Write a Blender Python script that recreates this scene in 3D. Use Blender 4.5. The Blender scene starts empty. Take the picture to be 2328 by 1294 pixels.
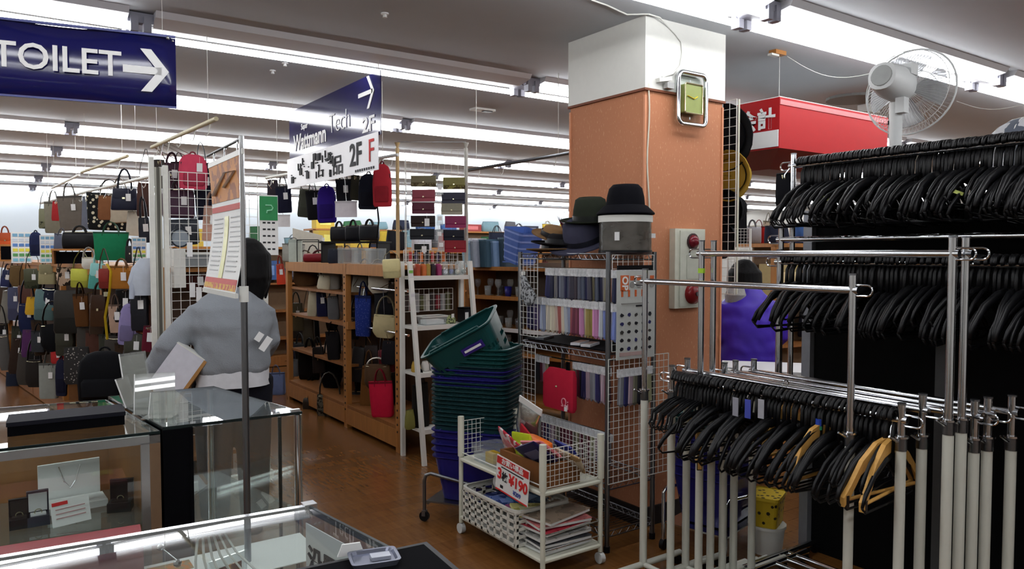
import bpy, bmesh, math, random
from mathutils import Vector, Matrix
random.seed(7)
PI = math.pi
scene = bpy.context.scene
COL = scene.collection
# ------------------------------------------------------------------ camera
F, CX, CY, HOR, EYE = 1700.0, 1164.0, 647.0, 575.0, 1.44
YAW = math.radians(55.1); PIT = math.atan((CY - HOR) / F)
fw = Vector((math.cos(PIT)*math.cos(YAW), math.cos(PIT)*math.sin(YAW), -math.sin(PIT)))
rt = Vector((math.sin(YAW), -math.cos(YAW), 0)); up = rt.cross(fw)
cam = bpy.data.cameras.new('camera'); camo = bpy.data.objects.new('camera', cam); COL.objects.link(camo)
cam.sensor_fit = 'HORIZONTAL'; cam.sensor_width = 36; cam.lens = 36*F/2328
camo.matrix_world = Matrix(((rt.x, up.x, -fw.x, 0), (rt.y, up.y, -fw.y, 0), (rt.z, up.z, -fw.z, EYE), (0, 0, 0, 1)))
cam.clip_start = .05; scene.camera = camo
# ------------------------------------------------------------------ world, exposure
w = bpy.data.worlds.new('world'); scene.world = w; w.use_nodes = True
w.node_tree.nodes['Background'].inputs[0].default_value = (.8, .88, 1, 1)
w.node_tree.nodes['Background'].inputs[1].default_value = .01
scene.view_settings.view_transform = 'Standard'; scene.view_settings.look = 'None'
scene.view_settings.exposure = 0.05; scene.view_settings.gamma = 1; scene.view_settings.use_curve_mapping = False
TUBE_POWER = 16.0
for k, v in (('max_bounces', 5), ('diffuse_bounces', 2), ('glossy_bounces', 3), ('transmission_bounces', 3), ('transparent_max_bounces', 14)): setattr(scene.cycles, k, v)
scene.cycles.sample_clamp_indirect = 4.0; scene.cycles.caustics_reflective = False; scene.cycles.caustics_refractive = False
CEIL = 2.65

def ray(px, py): return fw + rt*((px-CX)/F) + up*(-(py-CY)/F)
def at(px, py, d): return Vector((0, 0, EYE)) + ray(px, py)*d
def onz(px, py, z):
    v = ray(px, py); return Vector((0, 0, EYE)) + v*((z-EYE)/v.z)
def facing(p): return math.atan2(-p.x, p.y)      # rotz that turns a thing's front (-y) to the viewer's spot
# ------------------------------------------------------------------ materials
MATS = {}
def srgb(c):
    return tuple(((x/255/12.92) if x/255 <= .04045 else ((x/255+.055)/1.055)**2.4) for x in c)
def mat(key, c, rough=.6, metal=0., kind='plain', c2=None, scale=30., amt=.12, bump=.0, spec=.3):
    """c in sRGB 0..255; kind: plain / spots / check / grain / cloth"""
    if key in MATS: return MATS[key]
    m = bpy.data.materials.new(key); m.use_nodes = True; nt = m.node_tree; n = nt.nodes; L = nt.links
    b = n['Principled BSDF']; b.inputs['Roughness'].default_value = rough; b.inputs['Metallic'].default_value = metal
    b.inputs['Specular IOR Level'].default_value = spec
    a = srgb(c); tc = n.new('ShaderNodeTexCoord')
    def mix(fac, A, B):
        x = n.new('ShaderNodeMix'); x.data_type = 'RGBA'; L.new(fac, x.inputs[0])
        for s, v in ((6, A), (7, B)):
            if hasattr(v, 'links'): L.new(v, x.inputs[s])
            else: x.inputs[s].default_value = (*v, 1)
        return x.outputs[2]
    nz = n.new('ShaderNodeTexNoise'); nz.inputs['Scale'].default_value = scale; nz.inputs['Detail'].default_value = 3
    L.new(tc.outputs['Object'], nz.inputs['Vector'])
    if kind == 'spots':
        v = n.new('ShaderNodeTexVoronoi'); v.inputs['Scale'].default_value = scale; L.new(tc.outputs['Object'], v.inputs['Vector'])
        r = n.new('ShaderNodeMath'); r.operation = 'LESS_THAN'; r.inputs[1].default_value = amt; L.new(v.outputs['Distance'], r.inputs[0])
        out = mix(r.outputs[0], a, srgb(c2))
    elif kind == 'blotch':
        r = n.new('ShaderNodeMath'); r.operation = 'GREATER_THAN'; r.inputs[1].default_value = .52; L.new(nz.outputs['Fac'], r.inputs[0])
        out = mix(r.outputs[0], a, srgb(c2))
    elif kind == 'stripe':
        wv = n.new('ShaderNodeTexWave'); wv.inputs['Scale'].default_value = scale; L.new(tc.outputs['Object'], wv.inputs['Vector'])
        r = n.new('ShaderNodeMath'); r.operation = 'GREATER_THAN'; r.inputs[1].default_value = .5; L.new(wv.outputs['Fac'], r.inputs[0])
        out = mix(r.outputs[0], a, srgb(c2))
    elif kind == 'grain':
        mp = n.new('ShaderNodeMapping'); mp.inputs['Scale'].default_value = (1, 1, .12); L.new(tc.outputs['Object'], mp.inputs['Vector']); L.new(mp.outputs[0], nz.inputs['Vector'])
        out = mix(nz.outputs['Fac'], tuple(x*(1-amt*2) for x in a), tuple(min(1, x*(1+amt*2)) for x in a))
    else:
        out = mix(nz.outputs['Fac'], tuple(x*(1-amt) for x in a), tuple(min(1, x*(1+amt)) for x in a))
    L.new(out, b.inputs['Base Color'])
    if bump:
        bp = n.new('ShaderNodeBump'); bp.inputs['Strength'].default_value = bump; bp.inputs['Distance'].default_value = .004
        L.new(nz.outputs['Fac'], bp.inputs['Height']); L.new(bp.outputs[0], b.inputs['Normal'])
    MATS[key] = m; return m
def glass(key, tint=(.95, .98, .97), ior=1.5, alpha=.006, c=(.8, .85, .85), rough=.01):
    if key in MATS: return MATS[key]
    m = bpy.data.materials.new(key); m.use_nodes = True; nt = m.node_tree; n = nt.nodes; L = nt.links
    n.remove(n['Principled BSDF']); o = n['Material Output']
    t = n.new('ShaderNodeBsdfTransparent'); t.inputs[0].default_value = (*tint, 1)
    g = n.new('ShaderNodeBsdfGlossy'); g.inputs['Roughness'].default_value = rough; g.inputs[0].default_value = (1, 1, 1, 1)
    d = n.new('ShaderNodeBsdfDiffuse'); d.inputs[0].default_value = (*c, 1)
    nz = n.new('ShaderNodeTexNoise'); nz.inputs['Scale'].default_value = 3
    mr = n.new('ShaderNodeMapRange'); mr.inputs[3].default_value = alpha*.5; mr.inputs[4].default_value = alpha*1.5
    L.new(nz.outputs['Fac'], mr.inputs[0])
    x1 = n.new('ShaderNodeMixShader'); L.new(mr.outputs[0], x1.inputs[0]); L.new(t.outputs[0], x1.inputs[1]); L.new(d.outputs[0], x1.inputs[2])
    lw = n.new('ShaderNodeLayerWeight'); lw.inputs[0].default_value = .5
    pw = n.new('ShaderNodeMath'); pw.operation = 'POWER'; pw.inputs[1].default_value = 5; L.new(lw.outputs['Facing'], pw.inputs[0])
    f0 = ((ior-1)/(ior+1))**2; fr = n.new('ShaderNodeMapRange'); fr.inputs[3].default_value = f0; fr.inputs[4].default_value = 1; L.new(pw.outputs[0], fr.inputs[0])
    x2 = n.new('ShaderNodeMixShader'); L.new(fr.outputs[0], x2.inputs[0]); L.new(x1.outputs[0], x2.inputs[1]); L.new(g.outputs[0], x2.inputs[2])
    L.new(x2.outputs[0], o.inputs[0]); MATS[key] = m; return m
def emit(key, c, s):
    m = bpy.data.materials.new(key); m.use_nodes = True; n = m.node_tree.nodes; b = n['Principled BSDF']
    b.inputs['Base Color'].default_value = (.9, .9, .9, 1)
    b.inputs['Emission Color'].default_value = (*c, 1); b.inputs['Emission Strength'].default_value = s
    MATS[key] = m; return m

chrome = mat('chrome', (215, 218, 222), .14, 1., amt=.03)
dchrome = mat('steel_grey', (120, 122, 126), .3, 1., amt=.06)
alu = mat('aluminium', (190, 192, 194), .32, 1., amt=.04)
white = mat('white_paint', (226, 226, 220), .45, amt=.03)
cream = mat('cream_paint', (214, 213, 196), .5, amt=.04)
paper = mat('paper', (236, 236, 234), .7, amt=.02)
black = mat('black_plastic', (14, 14, 17), .38, amt=.2, spec=.2)
dblack = mat('black_cloth', (9, 9, 12), .9, amt=.2, spec=.05)
wood = mat('gondola_wood', (166, 110, 54), .5, kind='grain', scale=40, amt=.14)
dwood = mat('shelf_wood', (136, 86, 42), .55, kind='grain', scale=40, amt=.16)
navy = mat('sign_navy', (27, 27, 84), .12, amt=.03, spec=.5)
ink = mat('ink', (25, 25, 30), .7)
redink = mat('red_ink', (200, 40, 40), .7)
CGL = glass('clear_glass')
PLA = glass('clear_plastic', (.9, .93, .94), 1.45, .22)
def cloth(c, rough=.8, **k):
    key = 'cloth_%d_%d_%d' % tuple(c) + ''.join(str(v)[:14] for v in k.values())
    return mat(key, c, rough, bump=.25, spec=.08, **k)
def leather(c): return mat('leather_%d_%d_%d' % tuple(c), c, .42, bump=.15, scale=60, amt=.1, spec=.16)
# ------------------------------------------------------------------ mesh builder
class MB:
    def __init__(s): s.v = []; s.f = []
    def add(s, vs, fs):
        o = len(s.v); s.v += [tuple(x) for x in vs]; s.f += [tuple(i+o for i in q) for q in fs]; return s
    def box(s, c, sz, rz=0, M=None):
        x, y, z = (k/2 for k in sz); vs = [Vector((a*x, b*y, e*z)) for a in (-1, 1) for b in (-1, 1) for e in (-1, 1)]
        R = M if M else Matrix.Rotation(rz, 3, 'Z')
        return s.add([R @ q + Vector(c) for q in vs], [(0, 1, 3, 2), (4, 6, 7, 5), (0, 4, 5, 1), (2, 3, 7, 6), (0, 2, 6, 4), (1, 5, 7, 3)])
    def bar(s, a, b, w, h=None):
        """square bar from a to b"""
        return s.cyl(a, b, w/2*1.414, 4, None if h is None else None)
    def frame(s, t):
        t = t.normalized(); u = Vector((0, 0, 1)) if abs(t.z) < .9 else Vector((1, 0, 0))
        x = t.cross(u).normalized(); return x, x.cross(t).normalized()
    def cyl(s, a, b, r, n=10, r2=None, caps=True):
        a = Vector(a); b = Vector(b); r2 = r if r2 is None else r2; x, y = s.frame(b-a); vs = []
        for p, q in ((a, r), (b, r2)):
            for i in range(n):
                t = 2*PI*(i+.5)/n; vs.append(p + x*math.cos(t)*q + y*math.sin(t)*q)
        fs = [(i, (i+1) % n, n+(i+1) % n, n+i) for i in range(n)]
        if caps: fs += [tuple(range(n-1, -1, -1)), tuple(range(n, 2*n))]
        return s.add(vs, fs)
    def tube(s, pts, r, n=6, closed=False, flat=1.):
        pts = [Vector(p) for p in pts]; m = len(pts); vs = []; px = None
        for i, p in enumerate(pts):
            t = (pts[(i+1) % m]-pts[i-1]) if closed else (pts[min(i+1, m-1)]-pts[max(i-1, 0)])
            if t.length < 1e-9: t = Vector((0, 0, 1))
            t.normalize()
            if px is None: x, y = s.frame(t)
            else:
                x = (px - t*px.dot(t)); x = x.normalized() if x.length > 1e-6 else s.frame(t)[0]; y = x.cross(t)
            px = x; rr = r[i] if isinstance(r, (list, tuple)) else r
            for k in range(n):
                a = 2*PI*k/n; vs.append(p + x*math.cos(a)*rr + y*math.sin(a)*rr*flat)
        fs = [(i*n+k, i*n+(k+1) % n, ((i+1) % m)*n+(k+1) % n, ((i+1) % m)*n+k) for i in range(m if closed else m-1) for k in range(n)]
        if not closed: fs += [tuple(range(n-1, -1, -1)), tuple(range((m-1)*n, m*n))]
        return s.add(vs, fs)
    def loft(s, secs, n=16, caps=True, M=None):
        """secs: (cx, cy, z, rx, ry, exponent)"""
        vs = []
        for q in secs:
            cx, cy, z, rx, ry = q[:5]; e = 2/(q[5] if len(q) > 5 else 2)
            for k in range(n):
                a = 2*PI*k/n; c, d = math.cos(a), math.sin(a)
                p = Vector((cx+rx*math.copysign(abs(c)**e, c), cy+ry*math.copysign(abs(d)**e, d), z)); vs.append(M @ p if M else p)
        m = len(secs); fs = [(i*n+k, i*n+(k+1) % n, (i+1)*n+(k+1) % n, (i+1)*n+k) for i in range(m-1) for k in range(n)]
        if caps: fs += [tuple(range(n-1, -1, -1)), tuple(range((m-1)*n, m*n))]
        return s.add(vs, fs)
    def sphere(s, c, r, n=10, m=7, sc=(1, 1, 1)):
        secs = []
        for i in range(m+1):
            a = -PI/2+PI*i/m; secs.append((c[0], c[1], c[2]+math.sin(a)*r*sc[2], max(1e-4, math.cos(a)*r*sc[0]), max(1e-4, math.cos(a)*r*sc[1])))
        return s.loft(secs, n)
    def prism(s, poly, t, M=None, axis='y'):
        """polygon in the x-z plane (or x-y for axis z), thickness t centred"""
        n = len(poly); vs = []
        for o in (-t/2, t/2):
            for p in poly:
                q = Vector((p[0], o, p[1])) if axis == 'y' else Vector((p[0], p[1], o)) if axis == 'z' else Vector((o, p[0], p[1]))
                vs.append(M @ q if M else q)
        return s.add(vs, [tuple(range(n)), tuple(range(2*n-1, n-1, -1))] + [(i, (i+1) % n, n+(i+1) % n, n+i) for i in range(n)])
    def mesh(s, name):
        me = bpy.data.meshes.new(name); me.from_pydata(s.v, [], s.f)
        bm = bmesh.new(); bm.from_mesh(me); bmesh.ops.recalc_face_normals(bm, faces=bm.faces); bm.to_mesh(me); bm.free()
        return me
    def build(s, name, m, parent=None, smooth=False, loc=None, bevel=0):
        me = s.mesh(name); me.materials.append(m)
        if smooth:
            me.polygons.foreach_set('use_smooth', [True]*len(me.polygons))
            me.set_sharp_from_angle(angle=math.radians(50))
        return link(name, me, parent, loc)
def link(name, me, parent=None, loc=None):
    o = bpy.data.objects.new(name, me); COL.objects.link(o)
    if parent: o.parent = parent
    if loc is not None: o.location = loc
    return o
def tag(o, label, cat, group=None):
    o['label'] = label; o['category'] = cat
    if group: o['group'] = group
    return o
def thing(name, label, cat, loc=(0, 0, 0), rz=0, group=None):
    o = bpy.data.objects.new(name, None); COL.objects.link(o); o.location = loc; o.rotation_euler = (0, 0, rz)
    o.empty_display_size = .05
    return tag(o, label, cat, group)
def struct(o, label=None):
    o['kind'] = 'structure'
    if label: o['label'] = label
    return o
def copy_tree(o, parent=None, ch=None):
    c = o.copy(); COL.objects.link(c); c.parent = parent
    for k in list(o.children): copy_tree(k, c)
    return c
def text(s, size, m, parent, loc, name='lettering', rx=PI/2, rz=0, bold=.0, depth=.001, sx=1., align='CENTER', ry=0):
    cu = bpy.data.curves.new('t', 'FONT'); cu.body = s; cu.size = size; cu.extrude = depth; cu.offset = bold*size
    cu.align_x = align; cu.align_y = 'CENTER'; cu.resolution_u = 3
    to = bpy.data.objects.new('t', cu); COL.objects.link(to); bpy.context.view_layer.update()
    me = bpy.data.meshes.new_from_object(to.evaluated_get(bpy.context.evaluated_depsgraph_get()))
    bpy.data.objects.remove(to); bpy.data.curves.remove(cu)
    me.materials.clear(); me.materials.append(m); me.transform(Matrix.Diagonal((sx, 1, 1, 1)))
    o = link(name, me, parent, loc); o.rotation_euler = (rx, ry, rz); return o
def arc(c, r, a0, a1, n, ax='xz', r2=None):
    r2 = r if r2 is None else r2; out = []
    for i in range(n+1):
        a = a0+(a1-a0)*i/n; x = r*math.cos(a); z = r2*math.sin(a)
        out.append(Vector(c)+(Vector((x, 0, z)) if ax == 'xz' else Vector((0, x, z)) if ax == 'yz' else Vector((x, z, 0))))
    return out
def wiregrid(mb, w, h, step, r=.0018, y=0, x0=None, z0=0, frame=True):
    x0 = -w/2 if x0 is None else x0; nx = max(1, round(w/step)); nz = max(1, round(h/step))
    for i in range(nx+1): mb.cyl((x0+w*i/nx, y, z0), (x0+w*i/nx, y, z0+h), r*(1.5 if frame and i in (0, nx) else 1), 4)
    for i in range(nz+1): mb.cyl((x0, y, z0+h*i/nz), (x0+w, y, z0+h*i/nz), r*(1.5 if frame and i in (0, nz) else 1), 4)
    return mb

# ================================================================== SETTING
XA, XB, YA, YB = -5.0, 17.9, -4.5, 16.0
def floor_mat():
    m = bpy.data.materials.new('floor_wood'); m.use_nodes = True; nt = m.node_tree; n = nt.nodes; L = nt.links; b = n['Principled BSDF']
    tc = n.new('ShaderNodeTexCoord'); mp = n.new('ShaderNodeMapping'); mp.inputs['Rotation'].default_value = (0, 0, 0)
    L.new(tc.outputs['Object'], mp.inputs[0])
    br = n.new('ShaderNodeTexBrick'); br.inputs['Scale'].default_value = 1; br.inputs['Brick Width'].default_value = .9; br.inputs['Row Height'].default_value = .1
    br.inputs['Mortar Size'].default_value = .0012; br.inputs['Color1'].default_value = (*srgb((114, 74, 37)), 1); br.inputs['Color2'].default_value = (*srgb((104, 67, 33)), 1)
    br.inputs['Mortar'].default_value = (*srgb((92, 58, 29)), 1); L.new(mp.outputs[0], br.inputs[0])
    m2 = n.new('ShaderNodeMapping'); m2.inputs['Scale'].default_value = (14, 2, 2); L.new(tc.outputs['Object'], m2.inputs[0])
    nz = n.new('ShaderNodeTexNoise'); nz.inputs['Scale'].default_value = 3; nz.inputs['Detail'].default_value = 6; L.new(m2.outputs[0], nz.inputs[0])
    mx = n.new('ShaderNodeMix'); mx.data_type = 'RGBA'; mx.blend_type = 'OVERLAY'; mx.inputs[0].default_value = .4
    L.new(br.outputs[0], mx.inputs[6]); L.new(nz.outputs['Fac'], mx.inputs[7]); L.new(mx.outputs[2], b.inputs['Base Color'])
    b.inputs['Roughness'].default_value = .24; b.inputs['Specular IOR Level'].default_value = .3
    return m
struct(MB().box(((XA+XB)/2, (YA+YB)/2, -.05), (XB-XA, YB-YA, .1)).build('floor', floor_mat()), 'brown wood-look shop floor')
ceilm = mat('ceiling_paint', (188, 192, 197), .8, amt=.03, scale=6)
struct(MB().box(((XA+XB)/2, (YA+YB)/2, CEIL+.05), (XB-XA, YB-YA, .1)).build('ceiling', ceilm), 'flat pale grey ceiling')
wallm = mat('wall_paint', (214, 224, 232), .7, amt=.03, scale=4)
wallw = mat('wall_paint_warm', (206, 204, 198), .7, amt=.03, scale=4)
for nm, c, sz, m in (('wall_back', ((XA+XB)/2, YB+.05, CEIL/2), (XB-XA, .1, CEIL), wallm), ('wall_right', (XB+.05, (YA+YB)/2, CEIL/2), (.1, YB-YA, CEIL), wallw),
                  ('wall_left', (XA-.05, (YA+YB)/2, CEIL/2), (.1, YB-YA, CEIL), wallw), ('wall_front', ((XA+XB)/2, YA-.05, CEIL/2), (XB-XA, .1, CEIL), wallw)):
    struct(MB().box(c, sz).build(nm, m), 'pale shop wall')
# column -------------------------------------------------------------
UX, UY, CW = 2.775, 2.785, .60
def col_mat():
    m = mat('column_paper', (182, 120, 86), .72, amt=.05, scale=3)
    nt = m.node_tree; n = nt.nodes; L = nt.links; b = n['Principled BSDF']; src = b.inputs['Base Color'].links[0].from_socket
    tc = n.new('ShaderNodeTexCoord'); mp = n.new('ShaderNodeMapping'); mp.inputs['Scale'].default_value = (1, 1, .35); L.new(tc.outputs['Object'], mp.inputs[0])
    nz = n.new('ShaderNodeTexNoise'); nz.inputs['Scale'].default_value = 110; nz.inputs['Detail'].default_value = 2; L.new(mp.outputs[0], nz.inputs[0])
    mr = n.new('ShaderNodeMapRange'); mr.inputs[1].default_value = .6; mr.inputs[2].default_value = .72; mr.inputs[4].default_value = .55; L.new(nz.outputs['Fac'], mr.inputs[0])
    mx = n.new('ShaderNodeMix'); mx.data_type = 'RGBA'; L.new(mr.outputs[0], mx.inputs[0]); L.new(src, mx.inputs[6]); mx.inputs[7].default_value = (*srgb((214, 168, 132)), 1)
    L.new(mx.outputs[2], b.inputs['Base Color']); return m
colr = bpy.data.objects.new('column', None); COL.objects.link(colr); colr.location = (UX+CW/2, UY+CW/2, 0); struct(colr, 'square column papered orange-brown below and painted white above')
WB = 2.285
MB().box((0, 0, WB/2+.04), (CW, CW, WB-.08)).build('orange_cladding', col_mat(), colr)
MB().box((0, 0, (WB+CEIL)/2), (CW+.02, CW+.02, CEIL-WB)).build('white_cladding', white, colr)
MB().box((0, 0, WB-.006), (CW+.026, CW+.026, .012)).build('trim_strip', mat('trim_brown', (120, 70, 48), .6), colr)
MB().box((0, 0, .05), (CW+.024, CW+.024, .10)).build('baseboard', mat('base_black', (28, 24, 24), .5), colr)
mb = MB()
for sx, sy in ((-1, -1), (1, -1), (-1, 1)): mb.box((sx*CW/2, sy*CW/2, 1.15), (.012, .012, 2.2))
mb.build('corner_bead', mat('bead', (206, 140, 104), .5), colr)
# ceiling lights -----------------------------------------------------
tubem = emit('tube_glow', (.97, .985, 1.0), TUBE_POWER)
bodym = mat('fixture_white', (222, 222, 226), .5, amt=.02)
sockm = mat('socket_grey', (150, 150, 162), .5)
ROW0, ROWS, JX, FL = 2.36, 1.93, .65, 2.45
def fixture(cx, cy, tubes, label, grp):
    t = thing('ceiling_light', label, 'ceiling light', (cx, cy, CEIL), 0, grp)
    L = FL-.02
    link('housing', fx_me[0], t)
    for s in (-1, 1): link('socket', fx_me[1], t).location = (s*(L/2-.02), 0, 0)
    for k in tubes: link('tube', fx_me[2], t).location = (0, k*.085, -.075)
    return t
L = FL-.02
mb = MB(); mb.prism([(-.17, 0), (-.15, -.03), (-.03, -.055), (.03, -.055), (.15, -.03), (.17, 0)], L-.1, axis='x'); hm = mb.mesh('housing'); hm.materials.append(bodym)
mb = MB()
for s in (-1, 1):
    mb.box((0, s*.085, -.062), (.035, .05, .075)); mb.box((0, s*.085, -.03), (.06, .03, .05))
mb.box((0, 0, -.03), (.07, .12, .05)); sm = mb.mesh('socket'); sm.materials.append(sockm)
mb = MB(); mb.cyl((-L/2+.04, 0, 0), (L/2-.04, 0, 0), .018, 6, caps=False); tm = mb.mesh('tube'); tm.materials.append(tubem)
tm.polygons.foreach_set('use_smooth', [True]*len(tm.polygons)); fx_me = (hm, sm, tm)
FIX = [(j, k) for k in range(-2, 8) for j in range(-2, 7) if not (k < 0 and j > 3) and not (k == 0 and j > 4)]
rown = {0: 'above the garment racks', 1: 'nearest the toilet sign', 2: 'second row past the toilet sign', 3: 'third row past the toilet sign', 4: 'fourth row past the toilet sign', 5: 'fifth row past the toilet sign', 6: 'sixth row past the toilet sign', 7: 'row by the back wall', -1: 'behind the viewpoint', -2: 'well behind the viewpoint', -3: 'by the front wall'}
coln = {-2: 'far left end', -1: 'left of the toilet sign', 0: 'span over the bag aisle', 1: 'span beside the column', 2: 'second span right of the column', 3: 'third span right', 4: 'fourth span right', 5: 'fifth span right', 6: 'sixth span right'}
for j, k in FIX:
    one = (k == 1 and j == 0)
    fixture(JX+FL*j+FL/2, ROW0+ROWS*k, (1,) if one else (-1, 1),
            ('single-tube ceiling light, ' if one else 'twin-tube ceiling light, ')+rown[k]+', '+coln[j], 'rows of tube lights on the ceiling')
# ================================================================== SIGNS, CEILING DETAILS, COLUMN THINGS
signw = mat('sign_white', (240, 240, 240), .45, amt=.02)
def string(name, label, pts, r=.0015, m=None, cat='string', n=5):
    return tag(MB().tube(pts, r, n).build(name, m or white), label, cat)
# --- toilet sign
def arrow_mb(L, H, t):
    mb = MB(); mb.prism([(-L/2, -t/2), (L/2-t*.9, -t/2), (L/2-t*.9, t/2), (-L/2, t/2)], .003)
    a = H/2
    for s in (-1, 1):
        mb.prism([(L/2, 0), (L/2-a*.75, s*a), (L/2-a*.75-t*1.35, s*a), (L/2-t*1.35, 0)], .003)
    return mb
p = at(400, 165, 3.22); ang = math.atan2(3.48-3.634, .675-.056)
t = thing('toilet_sign', 'glossy navy hanging sign reading TOILET with white arrow', 'sign', p, ang+.06)
mb = MB()
secs = []
for i in range(13):                       # gently bowed sheet
    x = -1.05+1.05*i/12
    secs.append((x, .012*math.sin(i*1.1)))
vs = []; fs = []
for x, y in secs:
    for zz in (-.148, -.05, .05, .148): vs.append((x, y+.02*(zz/.148)**2, zz))
n = 4
for i in range(12):
    for j in range(3): fs.append((i*n+j, (i+1)*n+j, (i+1)*n+j+1, i*n+j+1))
mb.add(vs, fs)
o = mb.build('sheet', navy, t, smooth=True); md = o.modifiers.new('s', 'SOLIDIFY'); md.thickness = .004
text('TOILET', .145, signw, t, (-.434, -.014, .005), bold=.012, sx=.96)
arrow_mb(.175, .178, .031).build('arrow', signw, t, loc=(-.115, -.016, -.005))
mb = MB(); mb.box((-.53, 0, .15), (1.06, .012, .010)); mb.box((-.53, 0, -.15), (1.06, .012, .008)); mb.build('edge_rail', mat('rail_navy', (60, 66, 130), .2), t)
mb = MB(); mb.sphere((-.03, -.012, .14), .008, 8, 5); mb.sphere((-.01, -.012, .13), .005, 8, 5); mb.build('grommet', chrome, t)
for s in (-.05, -1.0):
    mb = MB(); mb.cyl((s, 0, .15), (s, 0, CEIL-p.z), .0012, 4); mb.build('hanging_wire', white, t)
# --- 2F sign along y
t = thing('floor_guide_sign', 'navy hanging sign with arrow and 2F above a taped white paper notice', 'sign', (1.955, 4.185, 2.54), -PI/2)
# local x: 0 (near, right) .. -1.68 (far, left)
W = 1.67; HN = .385
MB().box((-W/2, 0, -HN/2), (W, .006, HN)).build('sheet', navy, t)
ar = arrow_mb(.24, .20, .026).build('arrow', signw, t, loc=(-.20, -.006, -.105))
text('2F', .13, signw, t, (-.17, -.006, -.305), bold=.02, sx=1.5)
text('Super', .06, signw, t, (-1.32, -.006, -.155), bold=.02)
text('Wattmann', .165, signw, t, (-1.22, -.006, -.265), bold=.03, sx=.95)
text('Tech', .19, signw, t, (-.64, -.006, -.22), bold=-.018, sx=1.0, name='outline_lettering')
pp = MB(); pp.box((-W/2-.03, -.008, -HN-.095), (W+.02, .003, .23)).build('paper_notice', mat('notice_paper', (232, 232, 236), .35, amt=.02), t)
text('2F', .2, ink, t, (-.36, -.012, -HN-.09), bold=.02)
text('F', .2, redink, t, (-.12, -.012, -HN-.09), bold=.0, name='red_lettering')
text('品', .14, ink, t, (-.66, -.012, -HN-.13), bold=.01, sx=1.4)
mb = MB(); rr = random.Random(3)
for i in range(46):
    x = -1.62+rr.random()*.95; z = -HN-.02-rr.random()*.15; mb.box((x, -.0108, z), ((.05, .012) if rr.random() < .5 else (.008, .012)) + ((.008,) if rr.random() < .5 else (.05,)))
mb.build('printed_strokes', ink, t)['kind'] = 'stuff'
mb = MB()
for i in range(9): mb.box((-.36+i*.034, -.0108, -HN-.19), (.02, .002, .016))
mb.build('small_print', ink, t)['kind'] = 'stuff'
for x in (-.03, -1.6): MB().cyl((x, 0, 0), (x, 0, CEIL-2.54), .0018, 5).build('hanging_wire', white, t)
MB().lathe if False else None
mb = MB(); mb.cyl((-.03, 0, CEIL-2.54), (-.03, 0, CEIL-2.54-.02), .02, 8); mb.build('ceiling_hook', sockm, t)
# --- red cashier sign (box): corner near, faces along x and y
redm = mat('sign_red', (168, 16, 22), .5, amt=.03, spec=.2)
q = at(1773, 220, 4.5); sx, sy = 1.22, .78; zb = q.z-.305
t = thing('cashier_sign', 'red box sign hanging from the ceiling with white Japanese lettering', 'sign', (q.x, q.y, zb), 0)
mb = MB(); mb.loft([(sx/2, sy/2, 0, sx/2, sy/2, 60), (sx/2, sy/2, q.z-zb, sx/2, sy/2, 60)], 4)
mb = MB(); mb.box((sx/2, sy/2, (q.z-zb)/2), (sx, sy, q.z-zb)); mb.build('box', redm, t); MB().box((sx/2, sy/2, q.z-zb+.003), (sx-.01, sy-.01, .006)).build('added_bounce_panel', signw, t)  # unseen white top added to keep red bounce off the ceiling
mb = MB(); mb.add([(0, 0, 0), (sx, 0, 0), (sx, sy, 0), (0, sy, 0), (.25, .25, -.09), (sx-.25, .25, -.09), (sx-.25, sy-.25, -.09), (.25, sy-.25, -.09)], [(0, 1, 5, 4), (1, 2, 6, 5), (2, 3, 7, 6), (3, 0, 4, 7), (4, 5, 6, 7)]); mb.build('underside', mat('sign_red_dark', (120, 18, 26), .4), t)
MB().box((-.003, sy/2, .06), (.006, sy-.01, .10)).build('painted_reflection', signw, t)  # white band paints the tube row's reflection on the red side face
text('お会計', .135, signw, t, (-.008, .225, .175), rz=-PI/2, bold=.03)
MB().box((sx/2, -.003, q.z-zb-.03), (sx, .006, .03)).build('painted_highlight', mat('sign_red_highlight', (214, 110, 112), .3), t)  # paler red strip paints a highlight along the front face
MB().cyl((.02, .02, q.z-zb), (.02, .02, CEIL-zb), .0015, 4).build('hanging_wire', white, t)
# wooden block on the ceiling that the string is tied to, and slack strings
b = onz(1768, 116, CEIL)
t = thing('ceiling_block', 'small wooden block screwed to the ceiling above the red sign', 'block', (b.x, b.y, CEIL))
MB().box((0, 0, -.012), (.10, .05, .024)).build('block', wood, t); MB().box((-.04, 0, -.03), (.07, .03, .012)).build('bracket', white, t)
a, c = at(1790, 128, 4.3), at(2000, 162, 3.7)
string('slack_string', 'thin white string sagging from the ceiling block to the fan', [a+(c-a)*(i/12)+Vector((0, 0, -.07*math.sin(PI*i/12))) for i in range(13)])
a, c = at(2175, 230, 3.7), at(2325, 238, 3.4)
string('slack_string', 'thin white string sagging right of the fan', [a+(c-a)*(i/12)+Vector((0, 0, -.03*math.sin(PI*i/12))) for i in range(13)])
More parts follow.
